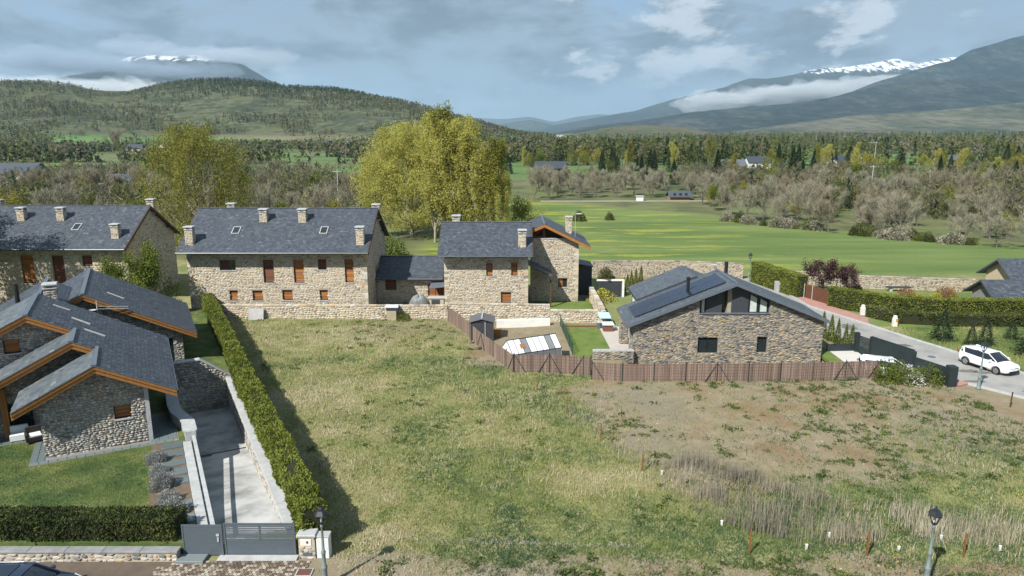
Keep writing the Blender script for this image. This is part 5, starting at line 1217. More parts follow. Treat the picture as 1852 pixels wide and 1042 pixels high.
# worn patches, a crack and a drain cover on the road
M_patch = flat('dark_road_patch', (0.13, 0.125, 0.11), .95, .25, 2, .3)
def blot(cx, cy, rx, ry, seed):
    r_ = random.Random(seed); n_ = 18
    tag(MB().prism([(cx+rx*math.cos(6.283*i/n_)*r_.uniform(.7, 1.2), cy+ry*math.sin(6.283*i/n_)*r_.uniform(.7, 1.2)) for i in range(n_)], .026, .035).build('road_patch', M_patch), kind='structure')
blot(36.0, 53.6, .9, .45, 1); blot(37.0, 53.2, .7, .35, 2); blot(34.9, 51.2, 1.1, .25, 3); blot(34.6, 60.5, .8, .5, 4); blot(38.3, 49.2, 1.2, .5, 5); blot(32.6, 66.5, .7, 1.1, 6)
dc_ = thing('drain_cover', 'round grey drain cover let into the pale road', 'cover', (35.2, 57.2, .03)); MB().lathe([(.34, 0), (.34, .008), (.28, .012)], 16, (35.2, 57.2, .03)).build('plate', M_lead, dc_); MB().lathe([(.40, 0), (.40, .005)], 16, (35.2, 57.2, .03)).build('frame', M_concrete, dc_)
# ---------------------------------------------------------------- black fence and gate beside the road
t = thing('slatted_fence', 'black metal fence of slats and a solid sliding gate along the road', 'fence', (31, 55, 0))
def fseg(p, q_, h, solid):
    p = np.array(p, float); q_ = np.array(q_, float); L_ = np.linalg.norm(q_-p); e = (q_-p)/L_; rz = math.atan2(e[1], e[0]); c_ = (p+q_)/2
    if solid:
        m_ = 9
        for i in range(m_):
            cc = p+e*L_*(i+.5)/m_; MB().obox((*cc, h/2+.04), (L_/m_/2-.006, .03, h/2), rz).build('board', M_anthra2, t)
        MB().obox((*c_, h+.07), (L_/2, .05, .03), rz).build('rail', M_anthra2, t)
    else:
        m_ = 13
        for i in range(m_): MB().obox((*c_, .12+(h-.2)*i/(m_-1)), (L_/2, .02, .045), rz).build('slat', M_anthra2, t)
        MB().obox((*c_, .02), (L_/2, .06, .1), rz).build('base_rail', M_anthra2, t)
def fpost(p, h, w=.16): MB().bevbox(p[0]-w, p[0]+w, p[1]-w, p[1]+w, -.1, h, .04).build('post', M_anthra2, t)
M_anthra2 = flat('blue_black_metal', (0.022, 0.031, 0.034), .5, .15, 2)
PF = [(29.5, 58.6), (30.0, 57.2), (31.45, 53.4), (32.65, 50.4)]
fseg(PF[0], PF[1], 1.6, False); fseg(PF[1], PF[2], 1.75, True); fseg(PF[2], PF[3], 1.35, False)
fpost(PF[0], 1.8); fpost(PF[2], 1.75, .14); fpost(PF[1], 1.8, .1); fpost(PF[3], 1.55, .3)
MB().obox((28.2, 58.75, .35), (1.2, .05, .35), .06).build('low_panel', M_anthra2, t)

# ---------------------------------------------------------------- cars
M_tyre = flat('tyre', (0.015, 0.015, 0.016), .8, .2, 8); M_rim = flat('alloy_rim', (0.42, 0.43, 0.45), .3, .1, 5, metal=.7)
M_cglass = flat('car_glass', (0.012, 0.016, 0.024), .05, .2, 1, spec=.9)
M_trim = flat('black_trim', (0.012, 0.012, 0.013), .5, .1, 5); M_lampg = flat('headlamp_glass', (0.55, 0.58, 0.6), .1, .1, 4, spec=.8); M_red = flat('tail_lamp', (0.25, 0.01, 0.012), .2, .1, 4, spec=.8)
def paint(name, c):
    m = flat(name, c, .28, .03, .6, spec=.6); m.node_tree.nodes['Principled BSDF'].inputs['Coat Weight'].default_value = .8; m.node_tree.nodes['Principled BSDF'].inputs['Coat Roughness'].default_value = .06; return m
def car(name, label, loc, rz, pm, rails=False, L_=4.26, W_=1.80, H_=1.47):
    """a five-door hatchback, nose towards +x"""
    t = thing(name, label, 'car', loc, rz); hw = W_/2
    # stations: x, half width, sill z, shoulder z, belt half width, deck z
    st = [(-2.10, .62, .42, .80, .66, .86), (-2.06, .76, .28, .86, .72, .98), (-1.85, .85, .22, .92, .78, 1.02), (-1.3, .89, .20, .95, .82, 1.0), (-.5, .90, .19, .93, .83, .98), (.3, .90, .19, .90, .83, .95), (.85, .90, .19, .88, .82, .95), (1.30, .89, .20, .85, .78, .90), (1.75, .85, .22, .76, .70, .82), (2.0, .76, .26, .68, .62, .72), (2.13, .58, .34, .60, .5, .63)]
    k = L_/4.26; V = []; F = []
    for x, w, zs, zh, bw, zd in st:
        V += [(x*k, -w*.90, zs), (x*k, -w, zs+.16), (x*k, -w, (zs+zh)/2+.1), (x*k, -w*.985, zh), (x*k, -bw, zd-.02), (x*k, -bw*.55, zd+.025), (x*k, 0, zd+.035), (x*k, bw*.55, zd+.025), (x*k, bw, zd-.02), (x*k, w*.985, zh), (x*k, w, (zs+zh)/2+.1), (x*k, w, zs+.16), (x*k, w*.90, zs)]
    m_ = 13
    for i in range(len(st)-1):
        for j in range(m_-1): F.append((i*m_+j, (i+1)*m_+j, (i+1)*m_+j+1, i*m_+j+1))
        F.append((i*m_+m_-1, (i+1)*m_+m_-1, (i+1)*m_, i*m_))
    F.append(tuple(range(m_))); F.append(tuple(range((len(st)-1)*m_, len(st)*m_))[::-1])
    body = MB().add(V, F).build('body', pm, t, True)
    # greenhouse: glass house under a painted roof
    gh = [(-2.05, .64, 1.0, .63, 1.03), (-1.84, .78, 1.0, .63, 1.36), (-1.3, .81, .98, .655, 1.43), (-.5, .82, .96, .67, 1.47), (.10, .82, .94, .655, 1.455), (.42, .815, .93, .62, 1.40), (.95, .79, .93, .70, 1.08), (1.22, .74, .92, .72, .935)]
    V = []; F = []
    for x, wb, zb, wt, zt in gh: V += [(x*k, -wb, zb-.02), (x*k, -wt, zt-.03), (x*k, -wt*.6, zt), (x*k, wt*.6, zt), (x*k, wt, zt-.03), (x*k, wb, zb-.02)]
    for i in range(len(gh)-1):
        for j in range(5): F.append((i*6+j, (i+1)*6+j, (i+1)*6+j+1, i*6+j+1))
    F.append((0, 1, 2, 3, 4, 5)); F.append(tuple(range((len(gh)-1)*6, len(gh)*6))[::-1])
    MB().add(V, F).build('glasshouse', M_cglass, t, True)
    rp = [(-1.98, .62, 1.34), (-1.80, .64, 1.385), (-1.3, .665, 1.45), (-.5, .685, 1.488), (.10, .665, 1.475), (.40, .635, 1.425)]
    V = []; F = []
    for x, w, z in rp: V += [(x*k, -w-.02, z-.05), (x*k, -w*.75, z-.005), (x*k, -w*.3, z+.012), (x*k, w*.3, z+.012), (x*k, w*.75, z-.005), (x*k, w+.02, z-.05)]
    for i in range(len(rp)-1):
        for j in range(5): F.append((i*6+j, (i+1)*6+j, (i+1)*6+j+1, i*6+j+1))
    MB().add(V, F).build('roof', pm, t, True)
    for s in (-1, 1):
        for (a, b_) in (((.40, .64*s, 1.40), (1.20, .745*s, .94)), ((-.42, .685*s, 1.45), (-.36, .832*s, .95)), ((-1.72, .65*s, 1.35), (-1.55, .815*s, .98)), ((-1.80, .64*s, 1.34), (-1.95, .70*s, 1.0))):
            MB().bar((a[0]*k, a[1], a[2]), (b_[0]*k, b_[1], b_[2]), .13 if a[0] < -1 else .045, .045).build('pillar', M_trim if -.5 < a[0] < 0 else pm, t)
        MB().bar((-1.7*k, .665*s, 1.405), (.42*k, .645*s, 1.405), .05, .06).build('roof_edge', pm, t)
        hl = MB().add([(1.72*k, s*.60, .70), (1.72*k, s*.80, .74), (2.0*k, s*.70, .60), (2.06*k, s*.44, .58), (2.03*k, s*.44, .68), (1.74*k, s*.62, .80), (1.70*k, s*.84, .80), (1.98*k, s*.74, .70)], [(0, 1, 2, 3), (3, 4, 5, 0), (1, 6, 7, 2), (5, 6, 1, 0), (4, 7, 6, 5), (2, 7, 4, 3)]).build('headlight', M_lampg, t)
        MB().obox((-2.04*k, s*.62, .90), (.05, .17, .09), 0).build('tail_light', M_red, t)
        MB().obox((.82*k, s*.96, .99), (.07, .09, .065), 0).build('mirror', pm, t)
        for dx in (-.28, .55): MB().obox((dx*k-.25, s*.905, .80), (.09, .012, .016)).build('door_handle', pm, t)
        MB().obox((-.4*k, s*.895, .26), (.95*k, .02, .05)).build('sill_trim', M_trim, t)
        if rails: MB().bar((-1.4*k, s*.60, 1.51), (.05*k, s*.60, 1.52), .04, .05).build('roof_rail', M_rim, t)
    MB().obox((2.10*k, 0, .62), (.03, .42, .045)).build('grille', M_trim, t); MB().obox((2.10*k, 0, .36), (.04, .52, .075)).build('air_intake', M_trim, t)
    MB().obox((2.145*k, 0, .50), (.012, .26, .055)).build('number_plate', M_cab, t); MB().obox((-2.115*k, 0, .62), (.012, .26, .055)).build('number_plate', M_cab, t)
    if rails: MB().slab([(-.9, -.42, 1.505), (.0, -.42, 1.512), (.0, .42, 1.512), (-.9, .42, 1.505)][::1], .012).build('sunroof', M_cglass, t)
    for x in (-1.27*k, 1.32*k):
        for s in (-1, 1):
            wv = MB(); wv.lathe([(.335, -.01), (.34, .02)], 20); 
            arch = MB(); V = []; F = []
            for i in range(13):
                a = math.pi*i/12; V += [(x+.385*math.cos(a), s*.905, .33+.385*math.sin(a)), (x+.335*math.cos(a), s*.907, .33+.335*math.sin(a))]
            for i in range(12): F.append((2*i, 2*i+2, 2*i+3, 2*i+1))
            arch.add(V, F).build('wheel_arch', M_trim, t)
            y0 = s*.74; y1 = s*.915
            w_ = MB().tube((x, y0, .32), (x, y1, .32), .318, n=22).build('wheel', M_tyre, t)
            MB().tube((x, y1-s*.01, .32), (x, y1+s*.006, .32), .215, n=16).build('rim', M_rim, w_)
            sp = MB()
            for i in range(5):
                a = 6.28318*i/5+.3; sp.bar((x+.05*math.cos(a+.6), y1+s*.004, .32+.05*math.sin(a+.6)), (x+.2*math.cos(a+.63), y1+s*.004, .32+.2*math.sin(a+.63)), .05, .012)
            sp.build('spokes', M_trim, w_, kind='stuff')
    return t
car('parked_car', 'white hatchback parked against the kerb on the pale road', (38.0, 54.3, .03), R(-71), paint('white_paint', (0.80, 0.81, 0.82)))
car('parked_car', 'white car half hidden behind shrubs inside the black slatted fence', (29.5, 53.5, -.36), R(-20), paint('cold_white_paint', (0.78, 0.80, 0.83)))
car('parked_car', 'dark blue car with silver roof rails cut off at the picture corner', (-19.7, 25.15, .04), R(2), paint('midnight_blue_paint', (0.012, 0.022, 0.05)), True, 4.6, 1.85)

# ---------------------------------------------------------------- street lamps
M_lpost = flat('grey_green_lamp_paint', (0.16, 0.20, 0.195), .5, .15, 4); M_lhead = flat('lamp_black', (0.02, 0.024, 0.03), .4, .15, 5)
def lamp():
    t = thing('street_lamp', 'x', 'street lamp', (0, 0, 0), 0, 'street lamps')
    MB().lathe([(.17, 0), (.17, .12), (.12, .16), (.11, .85), (.13, .9), (.13, .97), (.085, 1.02), (.08, 1.55), (.10, 1.58), (.10, 1.64), (.06, 1.70), (.045, 2.75), (.07, 2.78), (.07, 2.84), (.03, 2.9)], 12).build('post', M_lpost, t, True)
    hd = MB().lathe([(.04, 2.88), (.11, 2.93), (.11, 2.97), (.05, 3.0)], 8).build('lantern', M_lhead, t)
    for i in range(6):
        a = 6.28318*i/6; MB().bar((.10*math.cos(a), .10*math.sin(a), 2.96), (.235*math.cos(a), .235*math.sin(a), 3.34), .022).build('bar', M_lhead, hd)
    MB().lathe([(.29, 3.33), (.29, 3.36), (.17, 3.52), (.11, 3.54), (.10, 3.60), (.04, 3.64), (.025, 3.72)], 6).build('hood', M_lhead, hd)
    MB().lathe([(.045, 3.0), (.05, 3.2), (.02, 3.3)], 8).build('bulb', M_cab, hd)
    return t
L0 = lamp(); L0['label'] = 'green-grey lantern street lamp beside the white utility cabinet'; L0.location = (-7.75, 26.3, 0)
for p, lb in (((17.15, 26.25, 0), 'lantern street lamp standing before the dry reeds at the street'), ((34.25, 49.6, 0), 'lantern street lamp on the road verge in front of the white hatchback'), ((29.9, 88.2, 0), 'distant lantern street lamp at the end of the far clipped hedge')):
    q_ = copy_tree(L0, None, lb); q_.location = p
# ---------------------------------------------------------------- stakes and pegs in the plot
M_rust = vary('rusty_steel', [(0.0, (0.10, 0.035, 0.012)), (1.0, (0.30, 0.13, 0.04))], 4, .8, .8, tint=False)
for i, (x, y_, lb) in enumerate(((1.83, 49.4, 'rusty stake nearest the braced corner of the reed fence'), (3.7, 45.3, 'second rusty stake down from the reed fence corner'), (5.47, 40.85, 'third rusty stake down from the reed fence, on the soil edge'), (7.28, 36.7, 'rusty stake at the upper corner of the dry reed bed'), (10.6, 28.6, 'rusty stake at the street end of the reed bed, first from the hedge side'), (15.85, 28.56, 'rusty stake just short of the lantern lamp by the reeds'), (20.1, 28.47, 'rusty stake just past the lantern lamp by the reeds'), (34.2, 46.1, 'dark stake on the verge below the road bend'))):
    zz = float(land(x, y_)); h_ = 1.2 if y_ < 30 else 1.1
    t = thing('boundary_stake', lb, 'stake', (x, y_, zz), 0, 'boundary stakes')
    lx = rnd.uniform(-.03, .05); MB().bar((x, y_, zz-.1), (x+lx, y_, zz+h_), .06, .06).build('rod', M_rust if i < 7 else M_wood_dk, t); MB().bar((x+lx+.02, y_-.03, zz+h_-.25), (x+lx+.02, y_+.03, zz+h_-.25), .03).build('clip', M_rust, t)
for i, (x, y_) in enumerate(((13.35, 29.07), (14.79, 30.02), (17.44, 28.9), (19.89, 29.8), (22.04, 28.94), (8.28, 36.3), (10.05, 30.97))):
    zz = float(land(x, y_)); t = thing('survey_peg', 'small white plastic peg standing in the rough grass near the street', 'peg', (x, y_, zz), 0, 'white pegs in the plot')
    MB().bevbox(x-.05, x+.05, y_-.02, y_+.02, zz-.05, zz+.24, .01).build('stem', M_cab, t); MB().bevbox(x-.065, x+.065, y_-.025, y_+.025, zz+.241, zz+.30, .02).build('head', M_cab, t)
# ---------------------------------------------------------------- the far side of the road
for (x, y_, lb, oc) in ((37.2, 67.0, 'white stone marker post with orange band on the grass verge', True), (36.2, 71.4, 'plain white marker post by the end of the low hedge', False)):
    t = thing('marker_post', lb, 'post', (x, y_, 0)); MB().bevbox(x-.2, x+.2, y_-.16, y_+.16, -.1, .85, .06).build('body', M_white, t); MB().bevbox(x-.14, x+.14, y_-.12, y_+.12, .851, 1.08, .05).build('top', M_white, t)
    if oc: MB().box(x+.02, x+.205, y_-.172, y_-.158, .45, .8).build('band', flat('orange_paint', (0.55, 0.22, 0.04), .6), t)
    else: MB().obox((x+.9, y_-.3, .15), (.9, .12, .06), -.35).build('lying_slab', M_cap, t)
t = thing('stone_bench', 'low slab bench on two blocks in front of the meadow wall', 'bench', (45.7, 82.6, 0))
MB().bevbox(44.4, 47.2, 82.3, 82.9, .42, .56, .02).build('seat', M_anthra, t)
for x in (44.9, 46.7): MB().box(x-.15, x+.15, 82.4, 82.8, 0, .42).build('leg', M_cap, t)
t = thing('wooden_gate', 'brown board gate between the two clipped hedges by the pink pavement', 'gate', (33.8, 77, 0)); p = np.array([33.2, 78.7]); q_ = np.array([34.4, 75.4])
for i in range(12):
    c_ = p+(q_-p)*(i+.5)/12; MB().obox((*c_, .85), (.135, .025, .82+.02*rnd.random()), math.atan2(q_[1]-p[1], q_[0]-p[0])).build('board', vary('red_brown_board', [(0, (0.07, 0.03, 0.018)), (1, (0.15, 0.065, 0.035))], 3, .6, .8, tint=False) if i == 0 else bpy.data.materials['red_brown_board'], t)
for k in (-.02, .33): c_ = p+(q_-p)*k; MB().tube((c_[0]-.1, c_[1], 0), (c_[0]-.1, c_[1], 1.75), .04, n=8).build('post', M_cap, t)
t = thing('gatepost_sign', 'white panelled recess in the far clipped hedge by the pavement', 'cabinet', (31.6, 82.3, 0)); MB().bevbox(31.0, 32.0, 81.9, 82.4, 0, 1.3, .03).build('cabinet', M_concrete, t)
def small_house(name, label, x0, x1, y0, y1, ze, zr, axis, wm, rm, wins=(), over=.5, z0=-.2, chim=None, group=None, tiles=False):
    t = thing(name, label, 'house', ((x0+x1)/2, (y0+y1)/2, z0), 0, group)
    xm, ym = (x0+x1)/2, (y0+y1)/2
    if axis == 'x':
        w_ = MB().add([(x0, y0, z0), (x1, y0, z0), (x1, y1, z0), (x0, y1, z0), (x0, y0, ze), (x1, y0, ze), (x1, y1, ze), (x0, y1, ze), (x0, ym, zr-.15), (x1, ym, zr-.15)], [(0, 1, 5, 4), (1, 2, 6, 9, 5), (2, 3, 7, 6), (3, 0, 4, 8, 7), (4, 5, 9, 8), (6, 7, 8, 9)]).build('wall', wm, t)
        s_ = (zr-ze)/(ym-y0); zo = ze-over*s_
        for a in ([(x0-over, y0-over, zo), (x1+over, y0-over, zo), (x1+over, ym, zr), (x0-over, ym, zr)], [(x0-over, ym+.001, zr), (x1+over, ym+.001, zr), (x1+over, y1+over, zo), (x0-over, y1+over, zo)]): MB().slab(a, .18).build('roof', rm, t)
    else:
        w_ = MB().add([(x0, y0, z0), (x1, y0, z0), (x1, y1, z0), (x0, y1, z0), (x0, y0, ze), (x1, y0, ze), (x1, y1, ze), (x0, y1, ze), (xm, y0, zr-.15), (xm, y1, zr-.15)], [(0, 1, 5, 8, 4), (1, 2, 6, 5), (2, 3, 7, 9, 6), (3, 0, 4, 7), (4, 8, 9, 7), (5, 6, 9, 8)]).build('wall', wm, t)
        s_ = (zr-ze)/(xm-x0); zo = ze-over*s_
        for a in ([(x0-over, y0-over, zo), (xm-.001, y0-over, zr), (xm-.001, y1+over, zr), (x0-over, y1+over, zo)], [(xm, y0-over, zr), (x1+over, y0-over, zo), (x1+over, y1+over, zo), (xm, y1+over, zr)]): MB().slab(a, .18).build('roof', rm, t)
    if tiles:
        e2 = np.array([0, ym-y0+over, zr-zo]); Lr = np.linalg.norm(e2); slates(t, M_slate, (x0-over, y0-over, zo+.01), (1, 0, 0), e2/Lr, [(0, 0), (x1-x0+2*over, 0), (x1-x0+2*over, Lr), (0, Lr)], .3, .25, 5)
    for (a, b_, c_, d_) in wins:
        f_ = MB().box(a, b_, y0-.06, y0-.002, c_, d_).build('window', M_wood_dk, t); MB().box(a+.08, b_-.08, y0-.075, y0-.061, c_+.08, d_-.08).build('pane', M_glass, f_)
    if chim: MB().bevbox(chim[0]-.4, chim[0]+.4, chim[1]-.4, chim[1]+.4, zr-1.2, zr+.8, .05).build('chimney', M_mortar, t)
    return t
h1 = small_house('stone_house', 'low stone house with slate roof behind the clipped hedge at the picture edge', 49.4, 63, 70.6, 74.7, 2.16, 3.45, 'x', M_river, M_slate, over=.65, tiles=True)
h2 = small_house('stone_house', 'taller stone house end just entering at the picture edge near the meadow', 54.9, 67, 75.9, 81.0, 3.0, 4.65, 'x', M_river, M_slate, over=.75, tiles=True)
# far farmhouses and village
M_brickf = flat('orange_brick', (0.36, 0.19, 0.11), .9, .15, 1); M_wht = flat('white_render', (0.72, 0.71, 0.68), .9, .06, .3); M_stf = flat('buff_stone', (0.36, 0.31, 0.24), .9, .2, .6)
W4 = lambda x0, x1, z: [(x0+(x1-x0)*k, x0+(x1-x0)*(k+.14), z, z+1.2) for k in (.12, .42, .72)]
def zt(x, y): return float(land(x, y))
def far_house(x, y, w, d_, h, label, wm, axis='x', name='farmhouse'):
    z = zt(x, y)-.6; return small_house(name, label, x-w/2, x+w/2, y-d_/2, y+d_/2, z+.6+h, z+.6+h+w*.28 if axis == 'y' else z+.6+h+d_*.28, axis, wm, M_slate, W4(x-w/2, x+w/2, z+1.4) if True else (), .6, z, group='far houses in the valley')
far_house(-330, 640, 14, 11, 4.6, 'far stone farmhouse with slate roof beside the lone bare tree', M_stf, 'x')
far_house(-304, 640, 13, 12, 5.4, 'far white-walled farmhouse with steep slate roof beside the stone farmhouse', M_wht, 'y')
far_house(-317, 628, 6, 5, 2.8, 'tiny orange brick barn between the two far farmhouses', M_brickf, 'y', 'barn')
far_house(-190, 835, 15, 11, 5, 'white house gleaming at the foot of the wooded hill', M_wht, 'y')
far_house(-212, 845, 16, 11, 5, 'dark-roofed stone house at the hill foot beside the white house', M_stf, 'x')
far_house(-240, 860, 12, 10, 5, 'small cream house leftmost of the hill-foot hamlet', M_stf, 'y')
far_house(17, 320, 13, 9, 3.2, 'dark-roofed chalet among conifers beyond the meadow', M_wood_dk, 'x')
far_house(48, 206, 5.5, 4.0, 1.3, 'small brown hut with slate roof at the far meadow edge', M_brickf, 'x', 'hut')
far_house(-164, 240, 14, 10, 5.5, 'white gabled house among the bare trees at the picture edge', M_wht, 'x')
far_house(-113, 214, 13, 8, 4.0, 'pale house half hidden by bare trees behind the long houses', M_wht, 'x')
for i, (x, y, wm, ax_) in enumerate(((150, 345, M_wht, 'y'), (172, 380, M_stf, 'x'), (100, 330, M_wood_dk, 'x'), (126, 372, M_wht, 'x'), (198, 420, M_wht, 'y'), (240, 400, M_stf, 'x'))):
    far_house(x, y, 11, 9, 3.6, ['white gabled villa among the conifers of the wooded plain', 'buff stone villa deep in the wooded plain', 'dark timber villa at the near edge of the wooded plain', 'long white villa behind the timber one in the wooded plain', 'small white villa under the far poplars of the wooded plain', 'stone villa furthest along the wooded plain'][i], wm, ax_, 'villa')
for i in range(16):
    x = 1010+rnd.uniform(-75, 75)+i*3; y = 2350+rnd.uniform(-60, 60); far_house(x, y, rnd.uniform(10, 18), rnd.uniform(9, 13), rnd.uniform(5, 8), 'tiny pale house of the village under the mountain slope', rnd.choice([M_wht, M_stf, M_wht]), rnd.choice('xy'), 'village_house')
for i in range(7):
    x = 85+rnd.uniform(-45, 60); y = 2150+rnd.uniform(-80, 80); far_house(x, y, 13, 11, 6, 'tiny house of the hamlet in the middle of the valley', rnd.choice([M_wht, M_stf]), rnd.choice('xy'), 'village_house')
# power poles
for i, (x, y, h_, lb) in enumerate(((-42.8, 176, 9.5, 'pale wooden power pole rising behind the long stone house'), (109.4, 219, 9, 'pale power pole standing in the bare wood beyond the meadow'), (118.2, 204, 8.5, 'leaning pale power pole in the bare wood, nearer the picture edge'), (171.5, 343, 14, 'tall power pole with crossbar above the conifers of the plain'))):
    t = thing('power_pole', lb, 'pole', (x, y, zt(x, y))); z = zt(x, y); MB().tube((x, y, z), (x+.2, y, z+h_), .16, .10, 8).build('pole', M_cap, t)
    MB().box(x-(1.0 if i < 3 else 3.5), x+(1.0 if i < 3 else 1.0), y-.05, y+.05, z+h_-.6, z+h_-.45).build('crossbar', M_cap, t)
t = thing('field_hut', 'little white transformer hut beside the track beyond the meadow', 'hut', (36, 198, -1)); MB().box(35.0, 36.8, 200.5, 202, -1.2, .7).build('wall', M_wht, t); MB().bevbox(34.8, 37.0, 200.3, 202.2, .7, .9, .05).build('roof', M_cap, t)
tag(MB().slab([(8, 199.5, -.55), (60, 200.5, -.55), (60, 202.5, -.5), (8, 201.5, -.5)], .3).build('track', flat('tan_track', (0.27, 0.24, 0.19), .95, .2, .3)), kind='structure')
# ---------------------------------------------------------------- vegetation: building blocks
def unit(v): return v/np.maximum(np.linalg.norm(v, axis=-1, keepdims=True), 1e-9)
def cards(P, L_, W_, r, dirs=None, spread=1.0, shape='diamond'):
    """small leaf faces at points P"""
    n = len(P); d_ = unit(r.normal(size=(n, 3)))
    if dirs is not None: d_ = unit(dirs+spread*d_)
    s = unit(np.cross(d_, unit(r.normal(size=(n, 3)))))
    L_ = np.broadcast_to(np.asarray(L_, float), (n,))[:, None]; W_ = np.broadcast_to(np.asarray(W_, float), (n,))[:, None]
    if shape == 'diamond':
        V = np.stack([P-d_*L_/2, P+s*W_/2, P+d_*L_/2, P-s*W_/2], 1).reshape(-1, 3); return V, np.arange(4*n).reshape(n, 4)
    V = np.stack([P-d_*L_/2-s*W_/2, P-d_*L_/2+s*W_/2, P+d_*L_/2], 1).reshape(-1, 3); return V, np.arange(3*n).reshape(n, 3)
def tubes(A, B, RA, RB, k=4):
    A, B = np.array(A, float), np.array(B, float); n = len(A); d_ = unit(B-A)
    ref = np.where(np.abs(d_[:, 2:3]) < .9, np.array([[0, 0, 1.]]), np.array([[1., 0, 0]]))
    s = unit(np.cross(d_, ref)); q_ = np.cross(d_, s); V = []
    for P, RR in ((A, RA), (B, RB)):
        for i in range(k):
            a = 2*math.pi*i/k; V.append(P+(s*math.cos(a)+q_*math.sin(a))*np.array(RR)[:, None])
    V = np.stack(V, 1).reshape(-1, 3); b_ = (np.arange(n)*2*k)[:, None]
    F = np.concatenate([b_+np.array([[i, (i+1) % k, k+(i+1) % k, k+i]]) for i in range(k)])
    return V, F
def twist(v, ang, r):
    """turn direction v by about ang in a random plane"""
    s = np.cross(v, r.normal(size=3)); s /= max(np.linalg.norm(s), 1e-6); w = v*math.cos(ang)+s*math.sin(ang); return w/np.linalg.norm(w)
def grow(r, h, r0, clear, limbs, limb_len, limb_ang, sub, sub_ang, upb=.25, wob=.12, crown=None):
    """trunk, limbs, branches; returns segments and branch tips with directions"""
    A, B, RA, RB, tips = [], [], [], [], []
    def run(p, v, ln, ra, rb, segs, up):
        for i in range(segs):
            v = v+r.normal(size=3)*wob; v[2] += up; v = v/np.linalg.norm(v); q_ = p+v*ln/segs
            a, b_ = ra+(rb-ra)*i/segs, ra+(rb-ra)*(i+1)/segs
            A.append(p); B.append(q_); RA.append(a); RB.append(b_); pts.append((q_, v, b_)); p = q_
    pts = []; run(np.zeros(3)-[0, 0, .3], np.array([0, 0, 1.]), h+.3, r0, r0*.18, 8, .12); trunk = [(np.zeros(3), np.array([0, 0, 1.]), r0)]+pts
    for i in range(limbs):
        k = clear+(1-clear)*((i+r.random())/limbs)*.93; j = min(len(trunk)-2, int(k*8)); f = k*8-j
        p0 = trunk[j][0]+(trunk[j+1][0]-trunk[j][0])*f
        a = i*2.399+r.uniform(-.5, .5); an = limb_ang*(1.15-.5*k)*r.uniform(.8, 1.2)
        v = np.array([math.cos(a)*math.sin(an), math.sin(a)*math.sin(an), math.cos(an)])
        ln = limb_len*(crown(k) if crown else (1.1-.75*k))*r.uniform(.8, 1.15)
        pts = []; rl_ = r0*(1-k*.8)*.45; run(p0, v, ln, rl_, rl_*.25, 5, upb*.3); lp = pts[:]
        for m_ in range(sub):
            jj = r.integers(1, 5); p1, v1, rr_ = lp[jj]
            pts = []; run(p1, twist(v1, sub_ang*r.uniform(.6, 1.3), r), ln*r.uniform(.28, .55), rr_*.6, rr_*.15, 3, upb*.4)
            tips += pts
        tips += lp[2:]
    return (np.array(A), np.array(B), np.array(RA), np.array(RB)), tips
M_bark = vary('grey_bark', [(0.0, (0.09, 0.078, 0.066)), (1.0, (0.20, 0.175, 0.15))], 1.5, .8, .95, .3, 10, tint=False)
M_barkp = vary('pale_bark', [(0.0, (0.20, 0.175, 0.13)), (1.0, (0.36, 0.32, 0.25))], 1.2, .8, .95, .3, 10, tint=False)
M_twig = vary('grey_twigs', [(0.0, (0.12, 0.115, 0.08)), (0.5, (0.235, 0.225, 0.16)), (1.0, (0.36, 0.34, 0.25))], .4, .3, .95)
M_twigr = vary('russet_twigs', [(0.0, (0.115, 0.10, 0.068)), (0.5, (0.215, 0.19, 0.13)), (1.0, (0.33, 0.295, 0.205))], .4, .3, .95)
def leafmat(name, a, b_, c_, tr=.3): return vary(name, [(0.0, a), (0.5, b_), (1.0, c_)], .35, .45, .75, trans=tr, spec=.2)
M_popl = leafmat('young_poplar_leaf', (0.31, 0.30, 0.07), (0.48, 0.465, 0.125), (0.61, 0.58, 0.20), .55)
M_oliv = leafmat('olive_young_leaf', (0.135, 0.14, 0.026), (0.24, 0.24, 0.045), (0.35, 0.335, 0.08), .45)
M_lime = leafmat('lime_leaf', (0.055, 0.085, 0.012), (0.13, 0.17, 0.025), (0.24, 0.27, 0.05), .35)
M_ylw = leafmat('willow_leaf', (0.16, 0.15, 0.025), (0.29, 0.27, 0.05), (0.42, 0.38, 0.09), .35)
M_grn = leafmat('fresh_green_leaf', (0.045, 0.06, 0.016), (0.09, 0.11, 0.028), (0.16, 0.17, 0.05), .3)
M_con = leafmat('conifer_needle', (0.012, 0.024, 0.012), (0.026, 0.046, 0.020), (0.05, 0.075, 0.03), .1)
M_thuja = leafmat('thuja_spray', (0.075, 0.098, 0.016), (0.15, 0.18, 0.03), (0.24, 0.265, 0.055), .25)
M_laurel = leafmat('glossy_hedge_leaf', (0.016, 0.026, 0.008), (0.042, 0.058, 0.014), (0.105, 0.115, 0.032), .12)
M_plum = leafmat('purple_plum_leaf', (0.028, 0.014, 0.016), (0.065, 0.032, 0.034), (0.13, 0.075, 0.07), .2)
M_lav = leafmat('silver_leaf', (0.19, 0.20, 0.19), (0.32, 0.33, 0.32), (0.46, 0.47, 0.455), .3)
M_rustb = leafmat('rust_leaf', (0.14, 0.06, 0.02), (0.24, 0.11, 0.04), (0.34, 0.18, 0.07), .2)
M_gold = leafmat('golden_leaf', (0.25, 0.24, 0.02), (0.38, 0.36, 0.04), (0.5, 0.48, 0.08), .2)
M_wflow = leafmat('white_blossom', (0.55, 0.56, 0.52), (0.72, 0.73, 0.70), (0.82, 0.83, 0.82), .2)
def proto(trunk, crown, tint, mt, mc, k=4):
    tm = arrmesh('trunk', *trunk); tm.materials.append(mt); cm = arrmesh('crown', *crown, tint); cm.materials.append(mc); return tm, cm
